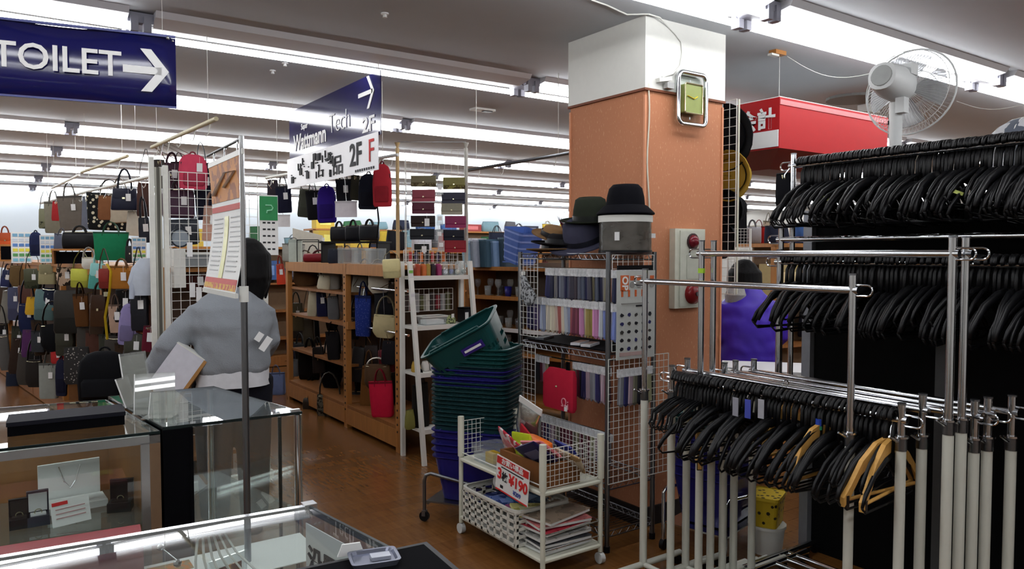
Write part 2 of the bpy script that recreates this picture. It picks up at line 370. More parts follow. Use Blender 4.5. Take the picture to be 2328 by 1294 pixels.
# ceiling sprinklers, speaker, trim line, junction box
for px, py, lb in ((875, 30, 'white sprinkler head on the ceiling nearest the viewer'), (648, 143, 'white sprinkler head on the ceiling left of the 2F sign'), (620, 160, 'faint sprinkler cap on the ceiling behind the first tube row')):
    b = onz(px, py, CEIL); t = thing('sprinkler_head', lb, 'sprinkler', b, 0, 'sprinkler heads')
    mb = MB(); mb.cyl((0, 0, 0), (0, 0, -.006), .02, 12); mb.build('plate', signw, t); mb = MB(); mb.cyl((0, 0, -.006), (0, 0, -.022), .008, 8, .012); mb.build('nozzle', signw, t)
b = onz(1097, 248, CEIL); t = thing('exit_lamp', 'small rectangular emergency lamp set in the ceiling left of the column', 'lamp', b)
MB().box((0, 0, -.008), (.2, .1, .016)).build('frame', white, t); MB().box((.04, -.01, -.018), (.08, .05, .008)).build('lens', mat('dark_lens', (50, 52, 56), .3), t)
b = onz(1975, 240, CEIL); t = thing('ceiling_speaker', 'white box mounted on the ceiling behind the red sign', 'speaker', b)
MB().box((0, 0, -.03), (.16, .1, .06)).build('box', white, t); MB().box((.05, -.052, -.03), (.04, .006, .02)).build('switch', black, t)
b = onz(1940, 222, CEIL); tag(MB().lathe(0) if False else MB().cyl((b.x, b.y, CEIL), (b.x, b.y, CEIL-.02), .2, 20).build('ceiling_diffuser', mat('vent_grey', (120, 120, 118), .6)), 'round grey air diffuser in the ceiling behind the red sign', 'vent')
# white cable from ceiling to column
pts = [onz(1345, 0, CEIL-.008), onz(1380, 12, CEIL-.008), onz(1425, 33, CEIL-.008), onz(1475, 32, CEIL-.008), onz(1500, 40, CEIL-.01)]
yf = UY-.014
def ony(px, py, y):
    v = ray(px, py); tt = y/v.y; return Vector((0, 0, EYE))+v*tt
pts += [ony(1520, 62, yf), ony(1533, 75, yf), ony(1548, 95, yf), ony(1551, 120, yf), ony(1546, 150, yf), ony(1530, 168, yf), ony(1505, 175, yf)]
string('power_cable', 'white cable running from the ceiling down onto the column', pts, .004, white, 'cable', 6)
pts = [ony(1480+3*math.sin(i*.9), 180+i*22, UY-.008) for i in range(46)]
pts = [ony(1474+2.5*math.sin(i*.8), 190+i*30, UY-.008) for i in range(12)]
string('column_cord', 'cream cord running down the column from the plug under the white part', pts, .004, cream, 'cord', 6)
c = ony(1505, 182, UY-.012)
t = thing('wall_plug', 'white plug and bracket on the column left of the clock', 'plug', c); MB().box((0, -.012, 0), (.09, .03, .02), M=Matrix.Rotation(-.2, 3, 'Y')).build('plug', white, t); MB().box((.03, -.02, -.03), (.05, .03, .03)).build('adaptor', mat('adaptor_grey', (160, 160, 158), .5), t)
# --- clock
c = ony(1564, 228, UY-.012); t = thing('wall_clock', 'square chrome framed clock with pale green dial on the column', 'clock', c, 0)
gold = mat('clock_gold', (214, 206, 170), .2, .8)
def rrect(w, h, r, n=5):
    out = []
    for cx, cz, a0 in ((w/2-r, h/2-r, 0), (-w/2+r, h/2-r, PI/2), (-w/2+r, -h/2+r, PI), (w/2-r, -h/2+r, 3*PI/2)):
        for i in range(n+1): a = a0+PI/2*i/n; out.append((cx+r*math.cos(a), cz+r*math.sin(a)))
    return out
MB().tube([(x, -.03, z) for x, z in rrect(.215, .27, .035)], .013, 8, True).build('outer_frame', chrome, t, True)
MB().prism(rrect(.20, .255, .03), .004).build('clear_back', CGL, t)
d = MB().prism(rrect(.13, .15, .008), .035).build('dial', mat('dial_green', (140, 150, 84), .4), t, loc=(0, -.022, .0))
MB().tube([(x, -.02, z) for x, z in rrect(.135, .155, .01)], .004, 6, True).build('dial_rim', gold, d)
mb = MB(); mb.cyl((0, -.022, 0), (-.05, -.022, .012), .0028, 5); mb.cyl((0, -.022, 0), (.026, -.022, .014), .0034, 5); mb.build('hand', mat('hand_yellow', (236, 210, 60), .3, .6), d)
mb = MB()
for a in range(4): mb.box((.088*math.cos(a*PI/2), -.012, .098*math.sin(a*PI/2)), (.008, .004, .014))
mb.build('hour_mark', chrome, t)['kind'] = 'stuff'
# --- fire alarm panel
a0, a1 = ony(1522, 520, UY), ony(1588, 697, UY); wv, hv = a1.x-a0.x, a0.z-a1.z
t = thing('fire_alarm_panel', 'beige fire alarm panel with red lamp and red bell on the column', 'alarm', ((a0.x+a1.x)/2, UY-.001, a1.z), 0)
beige = mat('alarm_beige', (206, 206, 190), .5)
MB().box((0, -.02, hv/2), (wv, .04, hv)).build('backbox', beige, t); MB().box((.012, -.043, hv/2), (wv-.045, .006, hv-.02)).build('door', mat('alarm_door', (200, 202, 188), .45), t)
rl = mat('alarm_red', (120, 24, 28), .25)
mb = MB(); mb.sphere((.01, -.046, hv*.84), .037, 14, 8); mb.build('alarm_lamp', mat('alarm_lamp', (110, 28, 40), .12), t, True)
mb = MB(); mb.cyl((.01, -.046, hv*.84), (.01, -.054, hv*.84), .044, 16); mb.build('lamp_ring', mat('ring_dark', (60, 40, 42), .4), t)
mb = MB(); mb.loft([(0, 0, 0, .056, .056), (0, 0, .02, .054, .054), (0, 0, .032, .04, .04), (0, 0, .036, .01, .01)], 18, M=Matrix.Translation((.01, -.046, hv*.18)) @ Matrix.Rotation(PI/2, 4, 'X')); mb.build('alarm_bell', rl, t, True)
mb = MB(); mb.cyl((.01, -.08, hv*.18), (.01, -.09, hv*.18), .012, 10); mb.build('bell_screw', dchrome, t)
mb = MB(); mb.prism(rrect(.09, .13, .004), .002); mb.build('plate', mat('alarm_plate', (188, 190, 176), .4), t, loc=(.012, -.047, hv*.52))
# ================================================================== GARMENT RACKS
legw = mat('rack_white', (214, 214, 202), .45, amt=.03)
def rack(name, label, x, y0, y1, zb, zw, ring=True, white_leg=True, dia=.0125, ends=True, group='chrome garment racks'):
    """bar along y at height zb between uprights at y0 (near) and y1 (far)"""
    t = thing(name, label, 'garment rack', (x, (y0+y1)/2, 0), 0, group); yy = (y1-y0)/2
    mb = MB(); mb.cyl((0, -yy-(.0 if not ends else .02), zb), (0, yy+.02, zb), .0125, 10); mb.build('hanging_bar', chrome, t, True)
    for s in (-1, 1):
        mb = MB(); mb.cyl((0, s*yy, zw-.05), (0, s*yy, zb+.05), dia, 12); up_ = mb.build('upright', chrome, t, True)
        mb = MB(); mb.cyl((0, s*yy, zb+.05), (0, s*yy, zb+.056), dia*1.1, 12); mb.build('end_cap', dchrome, up_)
        if white_leg:
            lg = MB().cyl((0, s*yy, .05), (0, s*yy, zw), .0165, 12).build('lower_leg', legw, t, True)
            MB().cyl((0, s*yy, zw), (0, s*yy, zw+.04), .0185, 12).build('clamp', dchrome, lg, True)
            mb = MB(); mb.cyl((0, s*yy, zw+.042), (0, s*yy, zw+.048), .024, 12); mb.cyl((-.02, s*yy, zw+.03), (-.05, s*yy+.012, zw+.05), .004, 6); mb.build('clamp_screw', chrome, lg, True)
        ft = MB(); ft.cyl((-.24, s*yy, .05), (.24, s*yy, .05), .014, 8); ft.build('foot', legw if white_leg else chrome, t, True)
        for q in (-1, 1): mb = MB(); mb.cyl((q*.22-.01, s*yy, .022), (q*.22+.01, s*yy, .022), .022, 10); mb.cyl((q*.22, s*yy, .02), (q*.22, s*yy, .05), .006, 6); mb.build('caster', black, t)
        if ring and (s == -1 or ends):
            pts = [(0, s*(yy+.012), zb+.018), (0, s*(yy+.05), zb+.018)] + [(0, s*(yy+.05+.018*math.cos(k)), zb+.018*math.sin(k)) for k in (1.0, .5, 0, -.5, -1.0)] + [(0, s*(yy+.05), zb-.018), (0, s*(yy+.012), zb-.018)]
            MB().tube(pts, .0035, 6).build('end_loop', chrome, t, True)
    MB().cyl((0, -yy, .05), (0, yy, .05), .012, 8).build('bottom_rail', legw if white_leg else chrome, t, True)
    return t
def ypx(px, x):       # y on the plane x=const seen at column px
    a = (px-CX)/F; return x*(math.sin(YAW)-math.cos(YAW)*a)/(math.cos(YAW)+math.sin(YAW)*a)
R1 = rack('garment_rack', 'empty chrome garment rack standing nearest, at the front of the nest', 2.36, ypx(1940, 2.36), ypx(1467, 2.36), 1.315, .79)
R2 = rack('garment_rack', 'taller empty chrome rack just behind the nearest one', 2.455, ypx(2165, 2.455), ypx(1595, 2.455), 1.437, .87)
R3 = rack('garment_rack', 'second tall empty chrome rack behind the nearest ones', 2.52, ypx(2195, 2.52), ypx(1622, 2.52), 1.437, .87)
tagm = mat('tape_green', (170, 214, 60), .5)
LW = []
for i, (xl, xr, x, z) in enumerate(((1530, 2057, 2.405, .90), (1565, 2105, 2.49, .925), (1650, 2225, 2.58, .915), (1675, 2255, 2.635, .92), (1717, 2310, 2.705, .925))):
    LW.append(rack('garment_rack', 'low chrome rack with white legs, %s of the nested low racks' % ('frontmost', 'second', 'third', 'fourth', 'rearmost')[i], x, ypx(xr, x), ypx(xl, x), z, .80, group='nested low racks'))
o = MB().cyl((0, (ypx(1595, 2.455)-ypx(2165, 2.455))/2, 1.355), (0, (ypx(1595, 2.455)-ypx(2165, 2.455))/2, 1.375), .015, 10).build('green_tape', tagm, R2)
TX, TY0, TY1, TZ = 3.0, .45, ypx(1800, 3.0), 1.835
RT = rack('garment_rack', 'tall chrome rack packed with black hangers along the top', TX, TY0, TY1, TZ, .9, white_leg=False, group='racks of hangers')
MX, MZ = 2.85, 1.40; MY1 = ypx(1772, MX)
RM = rack('garment_rack', 'chrome rack full of black hangers below the top hanger row', MX, .45, MY1, MZ, .85, white_leg=False, group='racks of hangers')
RE = rack('garment_rack', 'empty chrome rack bar between the two upper hanger rows', 2.93, .5, ypx(1775, 2.93), 1.50, .85, white_leg=False, group='racks of hangers')
# black partition behind the racks
tag(MB().box((3.26, .45, .82), (.05, 3.3, 1.64)).build('partition_panel', mat('partition_black', (10, 10, 11), .8, spec=.1)), 'black partition panel standing behind the racks', 'partition')  # black panel, raised higher to stand in for darkness behind the hangers
pt = MB().box((3.24, 2.125, .82), (.075, .045, 1.64)).build('partition_post', mat('post_grey', (150, 154, 162), .4, .4)); tag(pt, 'pale grey metal post at the end of the black partition', 'post')
tag(MB().box((2.97, ypx(2150, 2.97), .55), (.02, .05, 1.1)).build('partition_post', mat('post_dark', (70, 70, 70), .5)), 'dark grey upright strip in front of the black partition', 'post')
# ------------------------------------------------------------------ hangers
def hanger_mesh(name, w=.42, drop=.135, hook=.031, neck=.07, bar=True, thick=.006, clip=False):
    mb = MB(); z0 = 0
    # origin at the top inside of the hook (where it rests on the bar)
    pts = [(-.022, 0, -.022)] + [(hook*.9*math.cos(a), 0, hook*.9*math.sin(a)-.018) for a in (3.0, 2.5, 2.0, 1.57, 1.1, .6, .1, -.5)] + [(.006, 0, -.055), (0, 0, -.06-neck)]
    mb.tube(pts, .0078, 6)
    zt = -.055-neck
    for s in (-1, 1):
        mb.tube([(0, 0, zt), (s*.05, 0, zt-.012), (s*.13, 0, zt-.05), (s*w/2*.9, 0, zt-drop*.75), (s*w/2, 0, zt-drop)], [thick*1.2, thick*1.3, thick*1.2, thick*1.1, thick*.8], 6, flat=1.5)
    if bar: mb.tube([(-w/2, 0, zt-drop), (-w/2*.9, 0, zt-drop-.02), (w/2*.9, 0, zt-drop-.02), (w/2, 0, zt-drop)], thick*.7, 5)
    return mb
hb = [hanger_mesh('hanger', neck=.085).mesh('hanger'), hanger_mesh('hanger', .40, .12, .028, .05, True, .005).mesh('hanger'), hanger_mesh('hanger', .43, .15, .03, .06, False, .009).mesh('hanger')]
hm_ = mat('hanger_black', (9, 9, 12), .42, amt=.2, spec=.3)
for m in hb: m.materials.append(hm_); m.polygons.foreach_set('use_smooth', [True]*len(m.polygons))
rr = random.Random(11)
def hang_row(x, ya, yb, z, n, label, group, ms=hb):
    for i in range(n):
        o = link('clothes_hanger', ms[rr.choice((0, 0, 0, 1, 2)) % len(ms)]); y = ya+(yb-ya)*(i+rr.random()*.5)/n
        o.location = (x, y, z+.0205); o.rotation_euler = (rr.gauss(0, .02), rr.gauss(0, .035), rr.gauss(0, .10)); tag(o, label, 'hanger', group)
hang_row(TX, TY0+.05, TY1-.03, TZ, 136, 'black plastic hanger packed along the topmost rack bar', 'hangers on the top bar')
hang_row(MX, .5, MY1-.02, MZ, 84, 'black plastic hanger on the middle rack bar, under the empty bar', 'hangers on the middle bar')
hang_row(2.405, ypx(2040, 2.405), ypx(1590, 2.405), .90, 46, 'black plastic hanger on the frontmost low rack bar', 'hangers on the low bar')
sm_ = [hanger_mesh('hanger', .30, .10, .028, .045, True, .004).mesh('hanger')]
sm_[0].materials.append(hm_)
hang_row(2.405, ypx(1600, 2.405), ypx(1535, 2.405), .90, 10, 'small black hanger bunched at the column end of the low rack', 'small hangers at the end of the low bar', sm_)
# yellow-green stickers on two hangers of the top bar
for px, py, lb in ((1875, 450, 'left'), (2176, 437, 'right')):
    v = ray(px, py); k = 2.86/v.x; c = Vector((0, 0, EYE))+v*k
    tag(MB().box(c, (.004, .045, .012), M=Matrix.Rotation(.4, 3, 'X')).build('size_sticker', mat('sticker', (220, 230, 130), .5)), 'pale yellow size sticker on a top-row hanger, the %s one' % lb, 'sticker')
# wooden hangers on the low rack
wh = mat('hanger_wood', (206, 156, 82), .4, kind='grain', scale=60, amt=.1)
def wood_hanger(loc, rz, label, w=.42, group='wooden hangers'):
    t = thing('wooden_hanger', label, 'hanger', loc, rz, group)
    MB().tube([(-.022, 0, -.022)] + [(.026*math.cos(a), 0, .026*math.sin(a)-.018) for a in (3.0, 2.3, 1.57, .8, .1, -.6)] + [(.004, 0, -.055), (0, 0, -.10)], .002, 6).build('hook', chrome, t, True)
    mb = MB(); zt = -.10
    for s in (-1, 1):
        prof = [(0, zt+.012), (s*.05, zt), (s*.12, zt-.05), (s*w*.42, zt-.12), (s*w/2, zt-.155), (s*w*.495, zt-.185), (s*w*.44, zt-.165), (s*.13, zt-.095), (s*.05, zt-.045), (0, zt-.03)]
        mb.prism(prof, .016)
    mb.build('shoulder', wh, t)
    MB().cyl((-w*.44, 0, zt-.165), (w*.44, 0, zt-.165), .006, 8).build('trouser_bar', wh, t, True)
    for s in (-1, 1): MB().box((s*w*.46, 0, zt-.17), (.012, .02, .04)).build('clip', mat('clip_dark', (40, 30, 26), .4), t)
    return t
x0 = 2.405
wood_hanger((x0, ypx(2020, x0), .92), -.1, 'pale wooden suit hanger hanging at the near end of the low rack')
wood_hanger((x0, ypx(2032, x0), .92), .12, 'darker wooden suit hanger just behind the pale one at the low rack')
h = wood_hanger((x0, ypx(1868, x0), .92), .05, 'orange wooden hanger with blue and green clip among black hangers', .38)
mb = MB(); mb.cyl((0, 0, -.07), (0, 0, -.095), .012, 8); mb.build('blue_clip', mat('clip_blue', (40, 70, 170), .4), h); MB().cyl((0, 0, -.095), (0, 0, -.108), .014, 8).build('green_clip', mat('clip_green', (60, 160, 110), .4), h)
wood_hanger((2.49, ypx(1790, 2.49), .945), .1, 'wooden hanger tips showing below the black hangers by the white legs', .36)
mb = MB(); cc = at(1555, 935, 3.2)
wood_hanger((2.47, 2.17, .83), .9, 'small orange wooden hanger poking out at the column end of the low racks', .28)
for px, py, lb in ((2, 0, ''),): pass
# loose papers / tags clipped on the low racks
for i, (px, py, c) in enumerate(((1672, 925, (150, 150, 160)), (1700, 930, (70, 80, 170)), (1730, 930, (170, 170, 178)))):
    v = ray(px, py); c0 = Vector((0, 0, EYE))+v*(2.30/v.x)
    tag(MB().box(c0, (.003, .025, .07)).build('rack_label', mat('racklabel%d' % i, c, .4)), '%s plastic size marker among the low-rack hangers' % ('grey', 'blue', 'pale grey')[i], 'marker', 'size markers on the low rack')
# ================================================================== BAGS AND SMALL GOODS
def arch(w, h, y, z0, n=8, lean=0):
    return [(w/2*math.cos(PI-PI*i/n), y+lean*math.sin(PI*i/n), z0+h*math.sin(PI*i/n)) for i in range(n+1)]
tagp = mat('tag_paper', (232, 232, 232), .6, amt=.02)
tagr = mat('tag_red', (196, 44, 56), .6)
def price_tag(t, x, y, z, w=.035, h=.055, rot=.0):
    o = MB().box((0, 0, -h/2), (w, .0015, h)).build('price_tag', tagp, t, loc=(x, y, z)); o.rotation_euler = (0, rot, 0)
    MB().cyl((0, 0, 0), (0, 0, .04), .0008, 4).build('string', tagp, o)
TR = random.Random(8)
def bag(kind, w, h, t, c, loc, rz, label, cat='bag', group=None, hm=None, tagg=False, hl=None, m=None, tilt=0, name=None):
    """origin at the bottom centre; width x, depth y (front -y), height z of the body"""
    th = t
    nm = name or {'tote': 'tote_bag', 'hand': 'handbag', 'pack': 'backpack', 'shoulder': 'shoulder_bag', 'hobo': 'hobo_bag', 'boston': 'boston_bag', 'pouch': 'pouch', 'wallet': 'wallet'}[kind]
    T = thing(nm, label, cat, loc, rz, group); T.rotation_euler = ((TR.gauss(0, .05), tilt+TR.gauss(0, .05), rz) if kind not in ('wallet', 'boston') else (0, tilt, rz))
    bm = m or (leather(c) if kind in ('hand', 'boston', 'wallet', 'shoulder') else cloth(c))
    dk = tuple(int(v*.6) for v in c); hmat = hm or leather(dk); a, b = w/2, th/2
    if kind == 'tote':
        MB().loft([(0, 0, 0, a*.80, b*.9, 5), (0, 0, h*.06, a*.86, b, 5), (0, 0, h*.5, a*.93, b*.85, 4), (0, 0, h*.85, a*.98, b*.5, 4), (0, 0, h, a, b*.35, 4)], 16).build('body', bm, T, True)
        hh = hl or h*.5
        for s in (-1, 1): MB().tube(arch(w*.46, hh, s*b*.36, h*.86, 8, -s*b*.2), .0065, 5, flat=.6).build('handle', hmat, T, True)
        MB().loft([(0, 0, h*.94, a*1.005, b*.42, 4), (0, 0, h*1.005, a*1.01, b*.40, 4)], 16, caps=False).build('hem', hmat, T, True)
    elif kind == 'hand':
        MB().loft([(0, 0, 0, a*.94, b*.92, 6), (0, 0, h*.05, a, b, 6), (0, 0, h*.6, a*.93, b*.85, 5), (0, 0, h*.92, a*.84, b*.6, 4), (0, 0, h, a*.80, b*.45, 4)], 16).build('body', bm, T, True)
        MB().loft([(0, -b*.30, h*.52, a*.80, b*.62, 4), (0, -b*.25, h*.6, a*.88, b*.70, 4), (0, -.1*b, h*.93, a*.87, b*.65, 4), (0, 0, h*1.02, a*.82, b*.5, 4)], 16).build('flap', hm or leather(tuple(int(v*.85) for v in c)), T, True)
        MB().tube(arch(w*.5, hl or h*.45, 0, h*.97), .008, 6).build('handle', hmat, T, True)
        MB().box((0, -b*.98, h*.55), (w*.1, .008, h*.08)).build('clasp', gold, T)
    elif kind == 'pack':
        MB().loft([(0, 0, 0, a*.86, b*.8, 4), (0, 0, h*.05, a*.96, b*.95, 4), (0, 0, h*.5, a, b, 3.5), (0, 0, h*.8, a*.93, b*.85, 3), (0, 0, h*.94, a*.7, b*.6, 2.5), (0, 0, h, a*.35, b*.3, 2)], 16).build('body', bm, T, True)
        MB().loft([(0, -b*.8, h*.1, a*.66, b*.35, 4), (0, -b*.86, h*.14, a*.74, b*.45, 4), (0, -b*.86, h*.42, a*.74, b*.42, 4), (0, -b*.8, h*.48, a*.66, b*.3, 4)], 14).build('front_pocket', hm or cloth(tuple(int(v*.8) for v in c)), T, True)
        MB().tube(arch(w*.22, h*.1, b*.3, h*.97, 6), .006, 5).build('top_loop', hmat, T, True)
        for s in (-1, 1): MB().tube([(s*a*.45, b*.7, h*.9), (s*a*.75, b*1.4, h*.65), (s*a*.8, b*1.3, h*.3), (s*a*.7, b*.8, h*.08)], .011, 5, flat=.35).build('strap', hmat, T, True)
        MB().tube([(-a*.92, -b*.35, h*.45), (-a*.85, -b*.5, h*.75), (0, -b*.5, h*.93), (a*.85, -b*.5, h*.75), (a*.92, -b*.35, h*.45)], .004, 4).build('zip', mat('zip_dark', (40, 40, 44), .4), T)
    elif kind == 'shoulder':
        MB().loft([(0, 0, 0, a*.9, b*.85, 5), (0, 0, h*.08, a, b, 5), (0, 0, h*.85, a, b*.9, 5), (0, 0, h, a*.94, b*.6, 4)], 16).build('body', bm, T, True)
        MB().loft([(0, -b*.55, h*.36, a*.9, b*.5, 4), (0, -b*.5, h*.45, a*1.0, b*.6, 4), (0, -b*.3, h*.95, a*1.01, b*.75, 4), (0, 0, h*1.02, a*.96, b*.7, 4)], 16).build('flap', hm or leather(tuple(min(255, int(v*1.15)) for v in c)), T, True)
        hh = hl or h*1.1
        MB().tube([(-a*.95, 0, h*.8), (-a*.7, 0, h+hh*.5), (-a*.1, 0, h+hh*.97), (a*.1, 0, h+hh*.97), (a*.7, 0, h+hh*.5), (a*.95, 0, h*.8)], .007, 5, flat=.4).build('strap', hmat, T, True)
    elif kind == 'hobo':
        sec = []
        for i in range(9):
            q = i/8; zz = h*q; ww = a*(.45+.62*math.sin(PI*min(1, q*1.05+.12))) if q < .55 else a*(1.03-.1*(q-.55))
            sec.append((0, 0, zz, max(.02, ww), b*(.6+.5*math.sin(PI*q)), 2.6))
        MB().loft(sec, 16).build('body', bm, T, True)
        hh = hl or h*.9
        MB().tube(arch(w*.8, hh, 0, h*.92), .011, 6, flat=.6).build('strap', hmat, T, True)
        MB().tube([(-a*.8, -b*.5, h*.95), (0, -b*.62, h*.93), (a*.8, -b*.5, h*.95)], .004, 4).build('zip', gold, T)
    elif kind == 'boston':
        M = Matrix.Rotation(PI/2, 4, 'Y'); M = Matrix.Translation((0, 0, h/2)) @ M
        MB().loft([(0, 0, -a, h*.40, b*.8, 3), (0, 0, -a*.93, h*.5, b, 3), (0, 0, a*.93, h*.5, b, 3), (0, 0, a, h*.40, b*.8, 3)], 16, M=M).build('body', bm, T, True)
        for s in (-1, 1): MB().tube(arch(w*.4, hl or h*.5, s*b*.5, h*.85, 8, -s*b*.3), .008, 5).build('handle', hmat, T, True)
        MB().box((0, 0, h*1.0), (w*.85, .008, .008)).build('zip', gold, T)
    elif kind == 'pouch':
        MB().loft([(0, 0, 0, a*.85, b*.8, 4), (0, 0, h*.12, a, b, 4), (0, 0, h*.6, a*.97, b*.8, 3.5), (0, 0, h, a*.88, b*.22, 3)], 14).build('body', bm, T, True)
        MB().tube([(-a*.85, 0, h), (0, 0, h*1.01), (a*.85, 0, h)], .005, 5).build('zip', hmat, T)
        MB().tube(arch(w*.16, -h*.22, -b*.2, h*.97, 6), .004, 4).build('zip_pull', gold, T)
    elif kind == 'wallet':
        MB().loft([(0, 0, 0, a*.97, b, 8), (0, 0, h*.08, a, b, 8), (0, 0, h*.92, a, b, 8), (0, 0, h, a*.97, b, 8)], 16).build('body', bm, T)
        MB().loft([(0, -b*.6, h*.3, a*.985, b*.6, 8), (0, -b*.6, h*.36, a*1.0, b*.75, 8), (0, -b*.5, h*1.01, a*1.0, b*.8, 8)], 16).build('flap', hm or leather(tuple(int(v*.88) for v in c)), T)
        MB().box((0, -b*1.5, h*.4), (w*.06, .004, h*.09)).build('clasp', gold, T)
    if tagg: price_tag(T, a*.35, -b*1.05-.004, h*.75)
    return T
LAST = []
def peg(parent, a, b, r=.003, m=None):
    """a hook arm, part of parent, between two places of the shop"""
    b_ = Matrix.Rotation(-parent.rotation_euler.z, 3, 'Z'); o = Vector(parent.location)
    a, b = b_ @ (Vector(a)-o), b_ @ (Vector(b)-o)
    MB().tube([b, a+(b-a).normalized()*.01, a, a+Vector((0, 0, -.012))], r, 5).build('hook', m or chrome, parent)
def on_pole(pole, a, b, top):
    v = b-a; u = Vector((v.x, v.y)); f = max(0, min(1, (Vector((top.x-a.x, top.y-a.y)).dot(u))/u.length_squared)); peg(pole, top, a+v*f, .0025)
def bagpx(kind, x0, y0, x1, y1, d, c, label, turn=0., thick=.4, hang=False, **k):
    """bag whose body fills the photo box x0..x1, y0..y1 at distance d"""
    p = at((x0+x1)/2, y1, d); w = (x1-x0)*d/F; h = (y1-y0)*d/F
    z = k.pop('z', None); snap = k.pop('snap', None)
    if z is not None: p.z = z
    if snap:
        q = min(snap, key=lambda v: abs(v-p.z))
        if abs(q-p.z) < .14: p.z = q
    LAST.clear(); LAST.append(p+Vector((0, 0, h*.97))); LAST.append(p.copy())
    return bag(kind, w, h, max(.03, w*thick), c, p, facing(p)+turn, label, **k)
ROW_L = 'bags hanging on the left gondola'
# ------------------------------------------------------------------ left gondola
NX, NY = .84, 4.95; GA = math.atan2(-1, 7.6)           # near end, turned slightly
def dl(px):
    a = (px-CX)/F; dx, dy = math.cos(YAW)+math.sin(YAW)*a, math.sin(YAW)-math.cos(YAW)*a
    # x = NX - .1316*(y-NY)
    return (NX+.1316*NY)/(dx+.1316*dy)
G = thing('gondola', 'long wooden gondola loaded with bags on the left side of the aisle', 'gondola', (NX, NY, 0), math.atan2(.1316, 1))
GL = 6.6
for z, dp in ((.14, .5), (.55, .34), (.93, .34)): MB().box((.3-(.6-dp)/2+.0, GL/2, z), (dp, GL, .025)).build('shelf', dwood, G)
MB().box((.42, GL/2, .68), (.03, GL, 1.30)).build('back_panel', mat('gondola_back', (74, 48, 26), .7, kind='grain'), G)
MB().box((.3, GL/2, 1.335), (.62, GL, .03)).build('top_shelf', wood, G)
for i in range(6): MB().box((.02, GL*i/5*.995+.02, .67), (.04, .05, 1.32)).build('post', wood, G)
for i in range(5): MB().box((.012, GL*(i+.5)/5, 1.30), (.02, GL/5-.06, .06)).build('front_rail', wood, G)
MB().box((.02, GL/2, .07), (.04, GL, .12)).build('kick_board', dwood, G)
lgd = lambda px, k=0: dl(px)-.12-k
spec = [
 # row 1 just under the top rail
 ('hand', 2, 615, 24, 652, (40, 46, 84), 'navy handbag at the far left end of the top bag row'),
 ('hobo', 24, 604, 60, 652, (96, 76, 48), 'brown slouchy bag second from the far left in the top row'),
 ('shoulder', 58, 612, 92, 656, (60, 62, 46), 'camouflage-green shoulder bag third from the far left, top row'),
 ('hand', 90, 602, 128, 646, (150, 142, 106), 'khaki handbag with dark strap in the top row'),
 ('hobo', 131, 608, 172, 650, (190, 164, 140), 'cream and brown patterned bag left of the yellow-green one'),
 ('shoulder', 163, 612, 204, 654, (150, 150, 56), 'yellow-green bag left of the teal one'),
 ('hand', 202, 600, 238, 657, (78, 152, 142), 'teal handbag with pale hoop handle'),
 ('shoulder', 226, 612, 250, 656, (116, 40, 34), 'dark red narrow bag right of the teal one'),
 ('tote', 250, 606, 306, 656, (160, 104, 42), 'mustard brown leather tote with open top'),
 # row 2
 ('pouch', 0, 660, 22, 735, (116, 112, 104), 'grey cloth bag at the far left end of the middle row'),
 ('shoulder', 20, 655, 46, 728, (58, 60, 82), 'slate blue bag second in the middle row'),
 ('pouch', 40, 668, 66, 712, (160, 156, 148), 'pale grey pouch third in the middle row'),
 ('hobo', 46, 690, 84, 760, (30, 36, 66), 'dark navy slouch bag beneath the pale grey pouch'),
 ('pouch', 58, 676, 84, 716, (186, 146, 42), 'mustard yellow pouch hanging in the middle row'),
 ('shoulder', 80, 660, 124, 728, (72, 94, 94), 'dull teal folded bag right of the mustard pouch'),
 ('shoulder', 126, 662, 184, 758, (26, 25, 22), 'large black bag edged with beige piping'),
 ('tote', 172, 668, 206, 742, (84, 52, 26), 'brown leather bag with a big white price tag'),
 ('hand', 206, 672, 246, 742, (60, 36, 18), 'dark brown leather bag under the teal handbag'),
 ('tote', 250, 692, 284, 756, (166, 138, 120), 'pinkish beige tote beside the lavender backpack'),
 ('pack', 268, 690, 312, 784, (132, 122, 164), 'lavender backpack hanging next to the white mesh tower'),
 ('shoulder', 300, 660, 338, 752, (22, 22, 28), 'black bag with white piping nearest the white mesh tower'),
 # row 3
 ('hobo', 0, 760, 24, 842, (84, 82, 80), 'grey bag at the far left end of the lowest row'),
 ('pouch', 20, 770, 56, 850, (46, 34, 28), 'dark brown bag second in the lowest row'),
 ('pouch', 50, 750, 76, 812, (78, 44, 84), 'plum coloured pouch in the lowest row'),
 ('tote', 72, 752, 104, 800, (52, 54, 58), 'charcoal bag with a pale card in the lowest row'),
 ('hobo', 100, 735, 166, 798, (15, 15, 18), 'wide black bag hanging low on the left gondola'),
 ('pouch', 118, 788, 148, 826, (160, 44, 44), 'small red pouch low on the left gondola'),
 ('hobo', 60, 818, 96, 880, (40, 36, 34), 'dark sack near the floor at the left gondola'),
 ('tote', 90, 826, 134, 906, (132, 134, 128), 'grey translucent carrier bag standing near the floor'),
 ('pack', 128, 815, 152, 900, (30, 32, 50), 'dark navy bag low between the grey carrier and dotted bag'),
]
